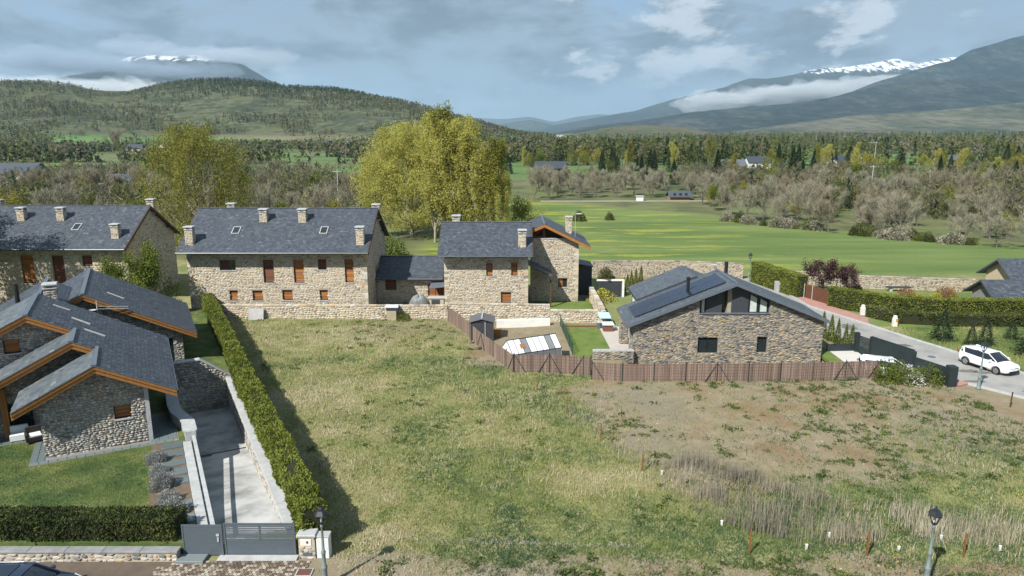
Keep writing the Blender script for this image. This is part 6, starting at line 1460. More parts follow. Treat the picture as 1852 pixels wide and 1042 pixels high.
def tips_cloud(tips, n, r, rad):
    idx = r.integers(0, len(tips), n); P = np.array([tips[i][0] for i in idx]); D = np.array([tips[i][1] for i in idx]); return P+r.normal(size=(n, 3))*rad, D
def clump_tint(P, r, sc=1.6, rn=.22): return np.clip(.5+(fbm(P[:, 0]+P[:, 2]*.7, P[:, 1]+P[:, 2]*.5, sc, 3, 3)-.5)*1.1+r.normal(0, rn, len(P)), 0, 1)
def bare_proto(seed, h, wide, mc, ntw=3600):
    r = np.random.default_rng(seed); sg, tips = grow(r, h*.62, h*.022, .18, 11, h*.52*wide, .85, 5, .7, .35, .16)
    P, D = tips_cloud(tips, ntw, r, h*.025); D = unit(D+np.array([0, 0, .45])); P = P+D*h*.03
    V, F = cards(P, r.uniform(.05, .13, ntw)*h, h*.0042, r, D, .55, 'tri'); return proto(tubes(*sg, 4), (V, F), r.random(ntw), M_bark, mc)
def leafy_proto(seed, h, wide, mc, n=2600, ls=.03, mt=None, clear=.15, bare=.0):
    r = np.random.default_rng(seed); sg, tips = grow(r, h*.66, h*.02, clear, 12, h*.5*wide, .9, 5, .7, .3, .15)
    P, D = tips_cloud(tips, n, r, h*.045); V, F = cards(P, r.uniform(.7, 1.4, n)*h*ls, h*ls*.7, r); return proto(tubes(*sg, 4), (V, F), clump_tint(P, r, h*.14), mt or M_bark, mc)
def poplar_proto(seed, h, mc, n=17000, wide=1.5):
    r = np.random.default_rng(seed); sg, tips = grow(r, h*.93, h*.015, .08, 34, h*.30*wide, .36, 4, .3, .28, .07, lambda k: (1.05-.8*k)*(min(1, .35+k*2.5)))
    P, D = tips_cloud(tips, n, r, h*.017); V, F = cards(P, r.uniform(.8, 1.6, n)*.26, .15, r, np.array([[0, 0, .6]]), 1.0); return proto(tubes(*sg, 4), (V, F), clump_tint(P, r, 2.0), M_barkp, mc)
def conifer_proto(seed, h, mc, wide=.22, n=2200):
    r = np.random.default_rng(seed); k = r.random(n)**.7; z = h*(.04+.96*(1-k)); lay = np.floor(z/h*14)/14; rad = h*wide*(1-z/h)**.85*(0.55+.45*np.sqrt(r.random(n)))*(1+.25*np.sin(z/h*88)); a = r.random(n)*6.283; rad = rad*(1+.18*np.sin(a*5+z*3))
    P = np.stack([np.cos(a)*rad, np.sin(a)*rad, z-rad*.18], 1); D = np.stack([np.cos(a), np.sin(a), np.full(n, -.25)], 1)
    V, F = cards(P, h*.055, h*.026, r, D, .45); tr = tubes([(0, 0, -.3)], [(0, 0, h*.97)], [h*.018], [h*.003], 6); return proto(tr, (V, F), np.clip(r.normal(.45, .25, n), 0, 1), M_bark, mc)
def shrub_proto(seed, h, wide, mc, n=900, ls=.10, up=.3):
    r = np.random.default_rng(seed); d_ = unit(r.normal(size=(n, 3))); d_[:, 2] = np.abs(d_[:, 2])*1.0-.12; rr = r.random(n)**.28
    bump = 1+.35*(fbm(d_[:, 0]*2+9, d_[:, 1]*2+d_[:, 2]*2, .8, seed, 3)-.5)*2; P = d_*rr[:, None]*bump[:, None]*np.array([h*wide, h*wide, h*.92])
    P[:, 2] = np.maximum(P[:, 2], .02); V, F = cards(P, ls*r.uniform(.7, 1.5, n), ls*.6, r, d_+np.array([0, 0, up]), .8)
    A = np.zeros((7, 3)); A[:, 2] = -.1; B = np.stack([np.cos(np.arange(7)*.9)*h*wide*.45, np.sin(np.arange(7)*.9)*h*wide*.45, np.full(7, h*.7)], 1); return proto(tubes(A, B, [h*.02]*7, [h*.006]*7, 4), (V, F), clump_tint(P, r, h*.3), M_bark, mc)
used_sh = {}
def plant(name, label, cat, pr, loc, s=1.0, rz=None, group=None, sz=None):
    t = thing(name, label, cat, loc, rnd.uniform(0, 6.28) if rz is None else rz, group); t.scale = (s*rnd.uniform(.88, 1.14), s*rnd.uniform(.88, 1.14), sz or s*rnd.uniform(.92, 1.12))
    for nm, me_ in zip(('trunk', 'crown'), pr):
        o = bpy.data.objects.new(nm, me_); o.parent = t; COL.objects.link(o)
    return t
bare = [bare_proto(i, 10, w, m_) for i, (w, m_) in enumerate(((1.0, M_twig), (.62, M_twig), (1.15, M_twigr), (.8, M_twigr), (.5, M_twig), (.9, M_twig), (.7, M_twigr), (1.3, M_twig)))]
green = [leafy_proto(20+i, 10, w, m_) for i, (w, m_) in enumerate(((.9, M_grn), (1.1, M_oliv), (.75, M_lime), (.9, M_ylw)))]
popl = [poplar_proto(30+i, 20, m_) for i, m_ in enumerate((M_popl, M_popl, M_oliv))]
conif = [conifer_proto(40, 10, M_con, .20), conifer_proto(41, 10, M_con, .27), conifer_proto(42, 10, M_con, .16)]
# ---------------------------------------------------------------- the big trees behind the houses
def dome_proto(seed, h, rad, mc, n, ls, mt):
    """broad old poplar: many rising limbs, leaves thick towards the outside of a domed crown"""
    r = np.random.default_rng(seed); sg, tips = grow(r, h*.8, h*.02, .08, 30, h*.50, .95, 6, .55, .45, .10, lambda k: 1.0-.35*k)
    c_ = np.array([0, 0, h*.52]); ax_ = np.array([rad, rad, h*.50])
    T = np.array([q_[0] for q_ in tips]); T = T[(((T-c_)/ax_)**2).sum(1) < 1.05]
    m_ = n//2; P1 = T[r.integers(0, len(T), m_)]+r.normal(size=(m_, 3))*.45
    d_ = unit(r.normal(size=(n-m_, 3))); cl = unit(r.normal(size=(260, 3))); ci = r.integers(0, 260, n-m_); d_ = unit(cl[ci]+.13*d_); lump = .78+.26*r.random(260); P2 = c_+d_*ax_*(lump[ci]*r.uniform(.86, 1.06, n-m_))[:, None]
    P = np.concatenate([P1, P2]); P = P[P[:, 2] > h*.10]; V, F = cards(P, r.uniform(.7, 1.5, len(P))*ls, ls*.6, r, np.array([[0, 0, .7]]), 1.0)
    ok = np.where(((np.array(sg[1])-c_)**2/ax_**2).sum(1) < 1.02)[0]; return proto(tubes(*[q_[ok] for q_ in sg], 4), (V, F), clump_tint(P, r, 1.6), mt, mc)
bigl = dome_proto(51, 20.6, 9.6, M_popl, 76000, .26, M_barkp)
plant('poplar_tree', 'huge spreading yellow-green poplar, the broad side of the poplar clump behind the houses', 'tree', bigl, (-18.0, 128, -.5), 1.03, .4)
for i, (x, y, h_, lb) in enumerate(((-13.2, 121.0, 20.8, 'pale-trunked poplar standing in front of the clump, foot beside the slate roof'), (-11.1, 120.2, 21.2, 'upright poplar second in the clump behind the pale-trunked one'), (-8.3, 117.8, 22.0, 'tallest poplar whose spire tops the clump'), (-6.9, 116.8, 20.2, 'upright poplar just past the tallest spire'), (-5.5, 115.8, 19.2, 'upright poplar on the shaded flank of the clump'), (-4.2, 114.8, 17.2, 'last full-size poplar at the outer flank of the clump'), (-1.9, 113.5, 12.6, 'short slender poplar standing apart next to the yellow willow'), (-9.6, 119.0, 20.8, 'upright poplar merging into the huge spreading poplar'))):
    plant('poplar_tree', lb, 'tree', popl[i % 3], (x, y, -.5), h_/20, None, 'poplar clump', h_/20)
plant('willow_tree', 'rounded yellow willow at the outer end of the poplar clump', 'tree', leafy_proto(53, 10, .85, M_ylw, 5200, .022), (1.2, 119, -.5), .98)
plant('leafing_tree', 'large olive-green leafing tree rising between the two long stone houses', 'tree', dome_proto(54, 17.8, 7.6, M_oliv, 26000, .24, M_barkp), (-46.5, 106, 0), 1.0)
plant('willow_tree', 'pale yellow young tree behind the long house roof near the poplar clump', 'tree', green[3], (-31.5, 128, 0), .78)
for i, (x, y, h_, lb) in enumerate(((-36.0, 68.6, 8.8, 'lime-green leafy tree filling the gap between the long houses'), (-41.0, 71.5, 7.6, 'second lime-green tree tucked against the shaded long house'))):
    plant('leafy_tree', lb, 'tree', leafy_proto(60+i, 7, .62, M_lime, 9000, .019, None, .05), (x, y, .3), h_/7)
edge_t = dome_proto(56, 15, 4.6, M_lime, 9000, .30, M_bark)
plant('leafy_tree', 'tree beyond the picture edge shading the long house roof', 'tree', edge_t, (-55.5, 69.0, 0), 1.0); plant('leafy_tree', 'second tree beyond the picture edge shading the long house roof', 'tree', edge_t, (-62, 72.5, 0), 1.05)
# bare woodland behind the long houses, and beyond the meadow
def spots(n, poly, r, mind):
    out_ = []; xs = [p[0] for p in poly]; ys = [p[1] for p in poly]; k = 0
    while len(out_) < n and k < n*60:
        k += 1; x, y = r.uniform(min(xs), max(xs)), r.uniform(min(ys), max(ys))
        if not inpoly(np.array([x]), np.array([y]), poly)[0]: continue
        if any((x-a)**2+(y-b_)**2 < mind**2 for a, b_ in out_): continue
        out_.append((x, y))
    return out_
r = np.random.default_rng(5)
LW = [(-150, 116), (-60, 112), (-34, 124), (-26, 150), (-30, 185), (-60, 205), (-120, 215), (-200, 210)]
for x, y in spots(150, LW, r, 3.6):
    k = r.random()
    if k < .74: plant('bare_tree', 'bare grey tree in the leafless wood behind the long stone houses', 'tree', bare[r.integers(0, 8)], (x, y, zt(x, y)), r.uniform(.75, 1.15), None, 'leafless wood behind the houses')
    else: plant('leafing_tree', 'tree coming into pale leaf within the leafless wood behind the long houses', 'tree', green[r.integers(0, 4)], (x, y, zt(x, y)), r.uniform(.6, .95), None, 'leafing trees behind the houses')
for x, y in spots(26, [(-230, 235), (-60, 235), (-50, 300), (-250, 320)], r, 8):
    plant('bare_tree', 'small bare tree of the scattered hedgerows before the wooded hill', 'tree', bare[r.integers(0, 8)], (x, y, zt(x, y)), r.uniform(.6, .95), None, 'hedgerow trees before the hill')
plant('bare_tree', 'lone round bare tree standing in the field beside the far farmhouses', 'tree', bare[2], (-352, 640, zt(-352, 640)), 2.3)
RWP2 = [(100, 150), (130, 135), (175, 150), (260, 230), (230, 300), (60, 290), (60, 225), (75, 190)]
LW2 = [(-160, 140), (-70, 150), (-32, 170), (-36, 240), (-90, 290), (-230, 290), (-230, 200)]
RWP = [(45, 157), (54, 147), (61, 139), (68, 132), (77, 122), (84, 113), (120, 118), (170, 150), (190, 200), (160, 240), (100, 230), (52, 205)]
for x, y in spots(215, RWP, r, 3.4):
    k = r.random()
    if k < .72: plant('bare_tree', 'bare brownish tree in the leafless wood along the meadow', 'tree', bare[r.integers(0, 8)], (x, y, zt(x, y)), r.uniform(.62, 1.0), None, 'leafless wood beyond the meadow')
    else: plant('leafing_tree', 'pale green tree coming into leaf in the wood along the meadow', 'tree', green[r.integers(0, 4)], (x, y, zt(x, y)), r.uniform(.5, .8), None, 'leafing trees beyond the meadow')
for x, y in spots(42, [(6, 205), (46, 205), (60, 212), (52, 250), (10, 255)], r, 4.2):
    plant('bare_tree', 'bare tree of the brown copse behind the track beyond the meadow', 'tree', bare[r.integers(0, 8)], (x, y, zt(x, y)), r.uniform(.6, .95), None, 'brown copse behind the track')
for x, y in spots(120, [(60, 245), (190, 215), (330, 330), (300, 420), (20, 420), (-5, 330), (12, 290)], r, 7):
    k = r.random()
    if k < .42: plant('conifer', 'dark conifer on the wooded plain beyond the leafless wood', 'tree', conif[r.integers(0, 3)], (x, y, zt(x, y)), r.uniform(.7, 1.3), None, 'conifers of the wooded plain')
    elif k < .6: plant('poplar_tree', 'slender poplar on the wooded plain beyond the leafless wood', 'tree', popl[r.integers(0, 3)], (x, y, zt(x, y)), r.uniform(.45, .7), None, 'poplars of the wooded plain')
    else: plant('leafing_tree', 'leafing tree on the wooded plain beyond the leafless wood', 'tree', green[r.integers(0, 4)], (x, y, zt(x, y)), r.uniform(.7, 1.2), None, 'leafing trees of the wooded plain')
# ---------------------------------------------------------------- far woods as one mass each
def far_wood(name, label, P, H, kinds, mats_name, seed, per=34, thin=False, fs=.17):
    r = np.random.default_rng(seed); VV = []; TT = []
    n = len(P); k = kinds
    for kind in (0, 1, 2):
        ix = np.where(k == kind)[0]
        if not len(ix): continue
        m_ = per; B = P[ix]; h_ = H[ix]
        u_ = r.random((len(ix), m_)); a = r.random((len(ix), m_))*6.283
        if kind == 0: zz = u_**1.3; rad = .20*(1-zz)*(.4+.6*r.random(zz.shape)); base_t = .06
        elif kind == 1: zz = .2+.8*u_; rad = .38*np.sqrt(np.maximum(0, 1-((zz-.55)/.46)**2))*np.sqrt(r.random(zz.shape)); base_t = .45
        else: zz = .12+.88*u_; rad = .36*np.sqrt(np.maximum(0, 1-((zz-.58)/.47)**2))*np.sqrt(r.random(zz.shape)); base_t = .8
        Q = np.stack([B[:, 0:1]+np.cos(a)*rad*h_[:, None], B[:, 1:2]+np.sin(a)*rad*h_[:, None], B[:, 2:3]+zz*h_[:, None]], -1).reshape(-1, 3)
        V, F = cards(Q, np.repeat(h_, m_)*(.22 if thin else fs), np.repeat(h_, m_)*(.05 if thin else fs*.66), r, np.array([[0, 0, 1.0 if thin else .5]]), 1.0, 'tri')
        VV.append(V); TT.append(np.clip(base_t+np.repeat(r.normal(0, .10, len(ix)), m_)+r.normal(0, .04, len(Q)), 0, 1))
    V = np.concatenate(VV); o = link(name, arrmesh(name, V, np.arange(len(V)).reshape(-1, 3), np.concatenate(TT)), M_wood_far, None); o['kind'] = 'stuff'; o['label'] = label; o['category'] = 'forest'
    return o
M_wood_far = vary('mixed_far_woodland', [(0.0, (0.030, 0.050, 0.030)), (0.18, (0.052, 0.078, 0.038)), (0.36, (0.09, 0.115, 0.042)), (0.52, (0.14, 0.16, 0.05)), (0.66, (0.20, 0.19, 0.075)), (0.8, (0.165, 0.15, 0.105)), (1.0, (0.225, 0.205, 0.155))], .02, .1, .95, trans=.45)
r = np.random.default_rng(77)
n = 5200; y = 400+(r.random(n)**1.4)*1900; b_ = r.uniform(.02, .80, n); x = b_*y
dens = fbm(x, y*2.2, 240, 61, 3); ok = (dens > .44-.12*(y < 1000)) & (y < 700+1700*np.clip((b_-.02)*2.2, 0, 1)); x, y = x[ok], y[ok]
kk = r.random(len(x)); kinds = np.where(kk < .30, 0, np.where(kk < .74, 1, 2))
far_wood('forest', 'dark mixed forest covering the plain towards the mountains', np.stack([x, y, land(x, y)], 1), r.uniform(8, 15, len(x)), kinds, None, 78, 60, False, .13)
fx, fy = [], []
for poly, m_ in ((RWP2, 520), (LW2, 420)):
    for _ in range(m_*4):
        x1_, y1_ = r.uniform(min(p[0] for p in poly), max(p[0] for p in poly)), r.uniform(min(p[1] for p in poly), max(p[1] for p in poly))
        if inpoly(np.array([x1_]), np.array([y1_]), poly)[0] and fbm(np.array([x1_]), np.array([y1_]), 30, 64, 2)[0] > .40: fx.append(x1_); fy.append(y1_)
fx, fy = np.array(fx), np.array(fy); kk = r.random(len(fx)); kinds = np.where(kk < .06, 0, np.where(kk < .30, 1, 2))
far_wood('leafless_thicket', 'grey-brown leafless thicket filling the ground between the nearer bare trees', np.stack([fx, fy, land(fx, fy)-.4], 1), r.uniform(4.5, 8.5, len(fx)), kinds, None, 80, 60, True)
n = 42000; b_ = r.uniform(-.95, .06, n); y = r.uniform(420, 2150, n); x = b_*y
z = land(x, y); dn = fbm(x, y*1.5, 150, 63, 4)*.7+.3*fbm(x, y*3.0, 60, 65, 2)
top = ss(z, 70, 125)*ss(b_, -.52, -.40)
ok = (dn > .50-.25*top+.02*(z < 8)) & (z < 400); x, y, z, top = x[ok], y[ok], z[ok], top[ok]
kk = r.random(len(x))-.45*top; kinds = np.where(kk < .34, 0, np.where(kk < .62, 1, 2))
far_wood('hill_woodland', 'scattered woods, hedges and pine cap of the long hill', np.stack([x, y, z-.3], 1), r.uniform(5, 11, len(x)), kinds, None, 79, 12, False, .30)

# ---------------------------------------------------------------- hedges
def hedge(name, label, pts, w, z0, z1, mat, leaf, dens, seed, lump=.12, updir=.3, core=(0.02, 0.03, 0.01)):
    """clipped hedge along a line of points: woody dark inside, leafy skin"""
    r = np.random.default_rng(seed); t = thing(name, label, 'hedge', (*pts[0], z0)); Pl, Nl = [], []; mb = MB()
    for p, q_ in zip(pts[:-1], pts[1:]):
        p = np.array(p, float); q_ = np.array(q_, float); L_ = np.linalg.norm(q_-p); e = (q_-p)/L_; nn = np.array([-e[1], e[0]]); a = .13; rz_ = math.atan2(e[1], e[0])
        c_ = (p+q_)/2; mb.obox((*c_, (z0+z1)/2-.05), (L_/2-.02, w/2-a, (z1-z0)/2-a*.7), rz_)
        H_ = z1-z0
        for (area, fn) in ((L_*w, 'top'), (L_*H_, 'sa'), (L_*H_, 'sb'), (w*H_, 'ea'), (w*H_, 'eb')):
            m_ = int(area*dens); s = r.random(m_)*L_; k = r.uniform(-1, 1, m_)*w/2; zz = z0+r.random(m_)*H_
            if fn == 'top': zz = np.full(m_, z1); N_ = np.tile([0, 0, 1.], (m_, 1))
            elif fn == 'sa': k = np.full(m_, w/2); N_ = np.tile([*nn, .15], (m_, 1))
            elif fn == 'sb': k = np.full(m_, -w/2); N_ = np.tile([*-nn, .15], (m_, 1))
            elif fn == 'ea': s = np.zeros(m_); N_ = np.tile([*-e, .1], (m_, 1))
            else: s = np.full(m_, L_); N_ = np.tile([*e, .1], (m_, 1))
            P = np.stack([p[0]+e[0]*s+nn[0]*k, p[1]+e[1]*s+nn[1]*k, zz], 1)
            bmp = (fbm(P[:, 0]*1.0+P[:, 2], P[:, 1]+P[:, 2]*.6, .8, seed, 3)-.55)*2*lump
            P = P+N_*(bmp+r.normal(0, .035, m_)-.03)[:, None]; Pl.append(P); Nl.append(N_)
    P = np.concatenate(Pl); N_ = np.concatenate(Nl); n = len(P)
    V, F = cards(P, leaf*r.uniform(.7, 1.4, n), leaf*.55, r, N_*.6+np.array([[0, 0, updir]]), .9)
    ob = link('foliage', arrmesh('foliage', V-shift_of(t), F, clump_tint(P, r, .7, .2)), mat, t)
    mb.build('core', M_hcore, t); return t
M_hcore = flat('hedge_inside', (0.022, 0.026, 0.010), .95, .4, 6)
hedge('conifer_hedge', 'long bright green conifer hedge running from the street along the ramp to the long house', [w_of(11.5, -15.2), w_of(11.55, -5), w_of(11.45, 6), w_of(11.5, 18), w_of(11.45, 33.3)], 1.05, -.05, 2.25, M_thuja, .14, 340, 301, .26, .7)
hedge('clipped_hedge', 'clipped dark glossy hedge above the low river-stone wall by the street', [(-40, 29.4), (-15.05, 29.35)], 1.35, .5, 1.62, M_laurel, .12, 380, 303, .15, .1)
hedge('clipped_hedge', 'tall clipped hedge with a flat top curving along the garden beyond the road', [(34.4, 75.2), (37.0, 72.6), (39.5, 70.4), (44, 69.4), (60, 69.3)], 1.3, 0, 2.15, M_thuja, .16, 150, 305, .06)
hedge('conifer_hedge', 'loose low conifer hedge in front of the tall clipped hedge', [(36.6, 71.0), (38.2, 68.4), (43, 67.3), (60, 67.0)], 1.3, -.1, 1.2, M_con2 if 'M_con2' in globals() else M_grn, .2, 130, 307, .4, .6)
hedge('clipped_hedge', 'tall clipped hedge along the pink pavement towards the far lamp', [(32.9, 78.9), (30.6, 88.0)], 1.4, 0, 2.6, M_thuja, .16, 170, 309, .06)
# ---------------------------------------------------------------- shrubs and small trees
sh_green = shrub_proto(1, 1.5, .62, M_grn, 1100, .14); sh_con = conifer_proto(43, 3, M_con, .36, 1900); sh_lav = shrub_proto(2, .8, .72, M_lav, 3600, .06, .6); sh_rust = shrub_proto(3, 1.5, .8, M_rustb, 1100, .12); sh_gold = shrub_proto(4, 1.0, .8, M_gold, 800, .10); sh_white = shrub_proto(5, 1.4, .75, M_wflow, 1000, .12); sh_oliv = shrub_proto(6, 1.5, .7, M_lime, 1200, .12)
cyp = conifer_proto(44, 2.2, M_lime, .17, 1400)
pp = poplar_proto(33, 20, M_popl)
for i, v_ in enumerate((-3.3, -5.0, -6.6, -8.3, -9.7)):
    plant('silver_shrub', ['silver-leaved shrub nearest the slate paving beside the house wall', 'second silver-leaved shrub from the house wall', 'third silver-leaved shrub from the house wall', 'fourth silver-leaved shrub from the house wall', 'silver-leaved shrub nearest the street hedge'][i], 'shrub', sh_lav, (*w_of(5.45+.13*i, v_), .6), rnd.uniform(.9, 1.25), None, 'silver shrubs in the flower bed')
plum = leafy_proto(70, 5.2, 1.0, M_plum, 4200, .034, None, .05)
plant('plum_tree', 'dark purple plum tree over the brown board gate', 'tree', plum, (36.2, 81.2, 0), .93); plant('plum_tree', 'second dark purple plum tree, lower and nearer the stone wall', 'tree', plum, (39.2, 81.6, 0), .72)
for i, (x, y, s, lb) in enumerate(((39.1, 62.4, 1.0, 'squat dark conifer on the verge beyond the road'), (40.6, 60.6, .62, 'small sparse conifer behind the roof of the white hatchback'), (42.0, 60.8, .78, 'slim young conifer between two others on the verge'), (43.9, 57.6, 1.25, 'large dark conifer at the picture edge by the white hatchback'), (45.5, 62.5, .6, 'tiny conifer deep in the verge near the low hedge'))):
    plant('conifer', lb, 'tree', sh_con, (x, y, -.05), s, None, 'conifers on the verge')
for i, (x, y, pr, s, lb) in enumerate(((44.8, 79.0, sh_rust, 1.0, 'rust-coloured shrub on the lawn below the stone bench'), (49.2, 78.8, sh_rust, 1.15, 'larger rust-coloured shrub near the edge houses'), (46.3, 78.8, sh_gold, .8, 'small golden shrub between the two rust-coloured ones'), (48.0, 78.6, sh_gold, 1.0, 'golden shrub beside the larger rust-coloured one'), (49.4, 83.6, sh_green, .9, 'dark green shrub against the meadow wall'), (41.3, 83.2, sh_green, .6, 'low dark shrub at the foot of the meadow wall behind the hedge'), (12.1, 90.0, sh_green, 1.25, 'brown-green shrub in front of the tall meadow wall'), (19.8, 92.6, sh_green, 1.2, 'green shrub growing over the top of the tall meadow wall'), (9.95, 77.3, sh_gold, 2.0, 'bright golden shrub beside the dark louvred gate'), (-18.5, 106, sh_oliv, 2.6, 'round olive shrub beside the gable of the long house'), (-10.9, 69.3, sh_oliv, .75, 'weedy shrub beside the concrete pedestal at the low wall'), (31.1, 51.0, sh_oliv, 1.15, 'yellow-green shrub before the black fence end'), (28.6, 51.4, sh_oliv, 1.15, 'small yellow-green shrub just past the reed fence end'), (29.4, 51.1, sh_oliv, 1.2, 'yellow-green shrub in front of the hidden white car'), (30.2, 51.3, sh_white, 1.05, 'white blossoming bush in front of the hidden white car'), (27.2, 95, sh_green, 1.0, 'loose shrub standing in the meadow behind the wall'), (15, 158, sh_green, 1.8, 'brown shrub out in the meadow'), (22, 160, sh_green, 1.4, 'green shrub out in the meadow next to the brown one'))):
    plant('shrub', lb, 'shrub', pr, (x, y, zt(x, y)), s)
for i, (x, y) in enumerate(((28.4, 62.8), (28.75, 61.9), (29.0, 61.1), (29.3, 60.2), (29.45, 59.4))):
    plant('cypress', ['first', 'second', 'third', 'fourth', 'fifth'][i]+' slim cypress from the modern house in the row beside the road', 'tree', cyp, (x, y, 0), rnd.uniform(.95, 1.1), None, 'cypress row by the road')
for i, (x, y) in enumerate(((12.95, 80.6), (13.7, 82.8), (14.5, 84.8), (15.3, 86.3), (16.2, 87.8))):
    plant('cypress', ['first', 'second', 'third', 'fourth', 'fifth'][i]+' slim cypress from the louvred gate along the dry lawn', 'tree', cyp, (x, y, 0), .95, None, 'cypress row by the dry lawn')

# scrub along the edge of the leafless wood
r = np.random.default_rng(91); sh_tan = shrub_proto(7, 1.5, .8, M_twig, 1500, .16, .8)
for i in range(46):
    k = r.random(); x = np.interp(k, [0, .2, .45, .7, 1], [46, 55, 64, 74, 96])+r.uniform(-2, 3); y = np.interp(x, [45, 54, 61, 68, 77, 84, 100], [162, 151, 142, 134.5, 124.5, 116, 110])+r.uniform(-2.5, 2.5)
    pr = (sh_green, sh_oliv, sh_tan, sh_tan, sh_green)[r.integers(0, 5)]
    plant('shrub', 'low scrub bush along the meadow edge of the leafless wood', 'shrub', pr, (x, y, zt(x, y)), r.uniform(.8, 1.9), None, 'scrub along the wood edge')
# ---------------------------------------------------------------- grass, weeds, reeds, gravel in the plot
def blades(P, h, w, r, lean=.45, tintv=None, name='grass', label='', mat=None, per=4, scat=.10):
    n = len(P)*per; B = np.repeat(P, per, 0)+np.concatenate([r.normal(0, scat, (n, 2)), np.zeros((n, 1))], 1); hh = np.repeat(h, per)*r.uniform(.55, 1.3, n); a = r.random(n)*6.283
    ln = np.abs(r.normal(0, lean, n)); s = np.stack([np.cos(a+1.57), np.sin(a+1.57), np.zeros(n)], 1)*np.broadcast_to(w, (len(P),)).repeat(per)[:, None]/2
    tip = B+np.stack([np.cos(a)*ln*hh, np.sin(a)*ln*hh, hh*np.sqrt(np.maximum(.1, 1-ln**2))], 1)
    B = B-np.array([0, 0, .02]); V = np.stack([B-s, B+s, tip], 1).reshape(-1, 3)
    tt = np.clip(np.repeat(tintv, per)+r.normal(0, .10, n), 0, 1)
    o = link(name, arrmesh(name, V, np.arange(3*n).reshape(n, 3), tt), mat, None); o['kind'] = 'stuff'; o['label'] = label; o['category'] = 'grass'; return o
M_grass = vary('meadow_grass_blades', [(0.0, (0.066, 0.112, 0.058)), (0.22, (0.108, 0.165, 0.062)), (0.42, (0.195, 0.235, 0.076)), (0.60, (0.280, 0.280, 0.112)), (0.78, (0.41, 0.36, 0.21)), (1.0, (0.54, 0.47, 0.33))], .5, .15, .85, trans=.25, spec=.15)
r = np.random.default_rng(404)
def in_lot(x, y):
    u_, v_ = uv_of(x, y)
    a = (u_ > 12.0) & (y > 26.8) & (y < 69.6) & (x < 33)
    fence = np.interp(y, [51.2, 52.8, 53.3, 54.6, 57.1, 59.7, 62.9, 65.8, 69], [40, 6.0, .1, -.5, -1.6, -2.7, -3.9, -5.0, -6.4])
    return a & ((y < 51.0) | (x < fence-.15)) & ~((y > 44+ (36-x)*.6) & (x > 33))
def rand_lot(n, bias=1.0):
    y = 27+(r.random(n)**bias)*42.5; x = r.uniform(-1, 1, n)*(y*.76+2); k = in_lot(x, y); return x[k], y[k]
def gdry(x, y):
    """how dry the sward is: straw by the hedge and up the slope, greener towards the street"""
    d_ = .49+(fbm(x, y, 8, 51, 3)-.5)*1.3+(fbm(x, y, 1.6, 52, 3)-.5)*.9
    d_ += .16*ss(y, 46, 62)-.30*(1-ss(y, 29.5, 36))*ss(x, -6, -2)+.20*(1-ss(x+(y-28)*.53, -5, 3))-.10*ss(x, -8, 0)-.14*ss(x, 10, 18); return d_
x, y = rand_lot(135000, 1.15); dd = dirt_at(x, y); keep = r.random(len(x)) > dd*.87; x, y, dd = x[keep], y[keep], dd[keep]
t_ = gdry(x, y); hh = .08+.12*fbm(x, y, 2.5, 53, 3)+.03*(t_ < .4)
blades(np.stack([x, y, land(x, y)], 1), hh, .028+.0006*y, r, .75, np.clip(t_, 0, 1), 'grass', 'rough half-dry grass covering the vacant plot', M_grass, 4, .13)
x, y = rand_lot(9000, 1.3); k = (fbm(x, y, 5, 57, 3) > .56) & (dirt_at(x, y) < .5); x, y = x[k], y[k]
blades(np.stack([x, y, land(x, y)], 1), np.full(len(x), .36), .035, r, .9, np.clip(.86+r.normal(0, .08, len(x)), 0, 1), 'straw', 'matted dead straw lying in the plot grass', M_grass, 6, .22)
# dark green weeds, thick on the bare soil
M_weed = leafmat('weed_leaf', (0.045, 0.07, 0.022), (0.09, 0.125, 0.036), (0.17, 0.20, 0.06), .2)
x, y = rand_lot(46000, 1.2); dd = dirt_at(x, y); cl = fbm(x, y, .9, 58, 2)*.65+.35*fbm(x, y, 8, 68, 2); k = (cl > .58+.11*(dd < .2)+.10*(r.random(len(x))-.5)) & (r.random(len(x)) < .40+.32*(dd > .4)); x, y = x[k], y[k]
m_ = 16; n = len(x)*m_; sz = (.07+.30*r.random(len(x))**2.2).repeat(m_); P = np.stack([x, y, land(x, y)], 1).repeat(m_, 0); dv = unit(r.normal(size=(n, 3))); dv[:, 2] = np.abs(dv[:, 2])*.55
P = P+dv*sz[:, None]*r.random((n, 1))**.5; V, F = cards(P, sz*.5, sz*.32, r, dv+np.array([0, 0, .4]), .6)
o = link('weeds', arrmesh('weeds', V, F, np.clip(np.repeat(r.normal(.42, .2, len(x)), m_)+r.normal(0, .12, n), 0, 1)), M_weed); tag(o, 'dark green weed clumps dotted over the vacant plot', 'weeds', kind='stuff')
x, y = rand_lot(3500, 1.2); k = (fbm(x, y, 4, 59, 3) > .62); x, y = x[k], y[k]; n = len(x)*5; P = np.stack([x, y, land(x, y)+.22], 1).repeat(5, 0)+r.normal(0, .12, (n, 3))*[1, 1, .3]
V, F = cards(P, .06, .06, r); tag(link('yellow_flowers', arrmesh('yellow_flowers', V, F, r.random(n)), M_gold), 'tiny yellow flowers among the weeds of the plot', 'flowers', kind='stuff')
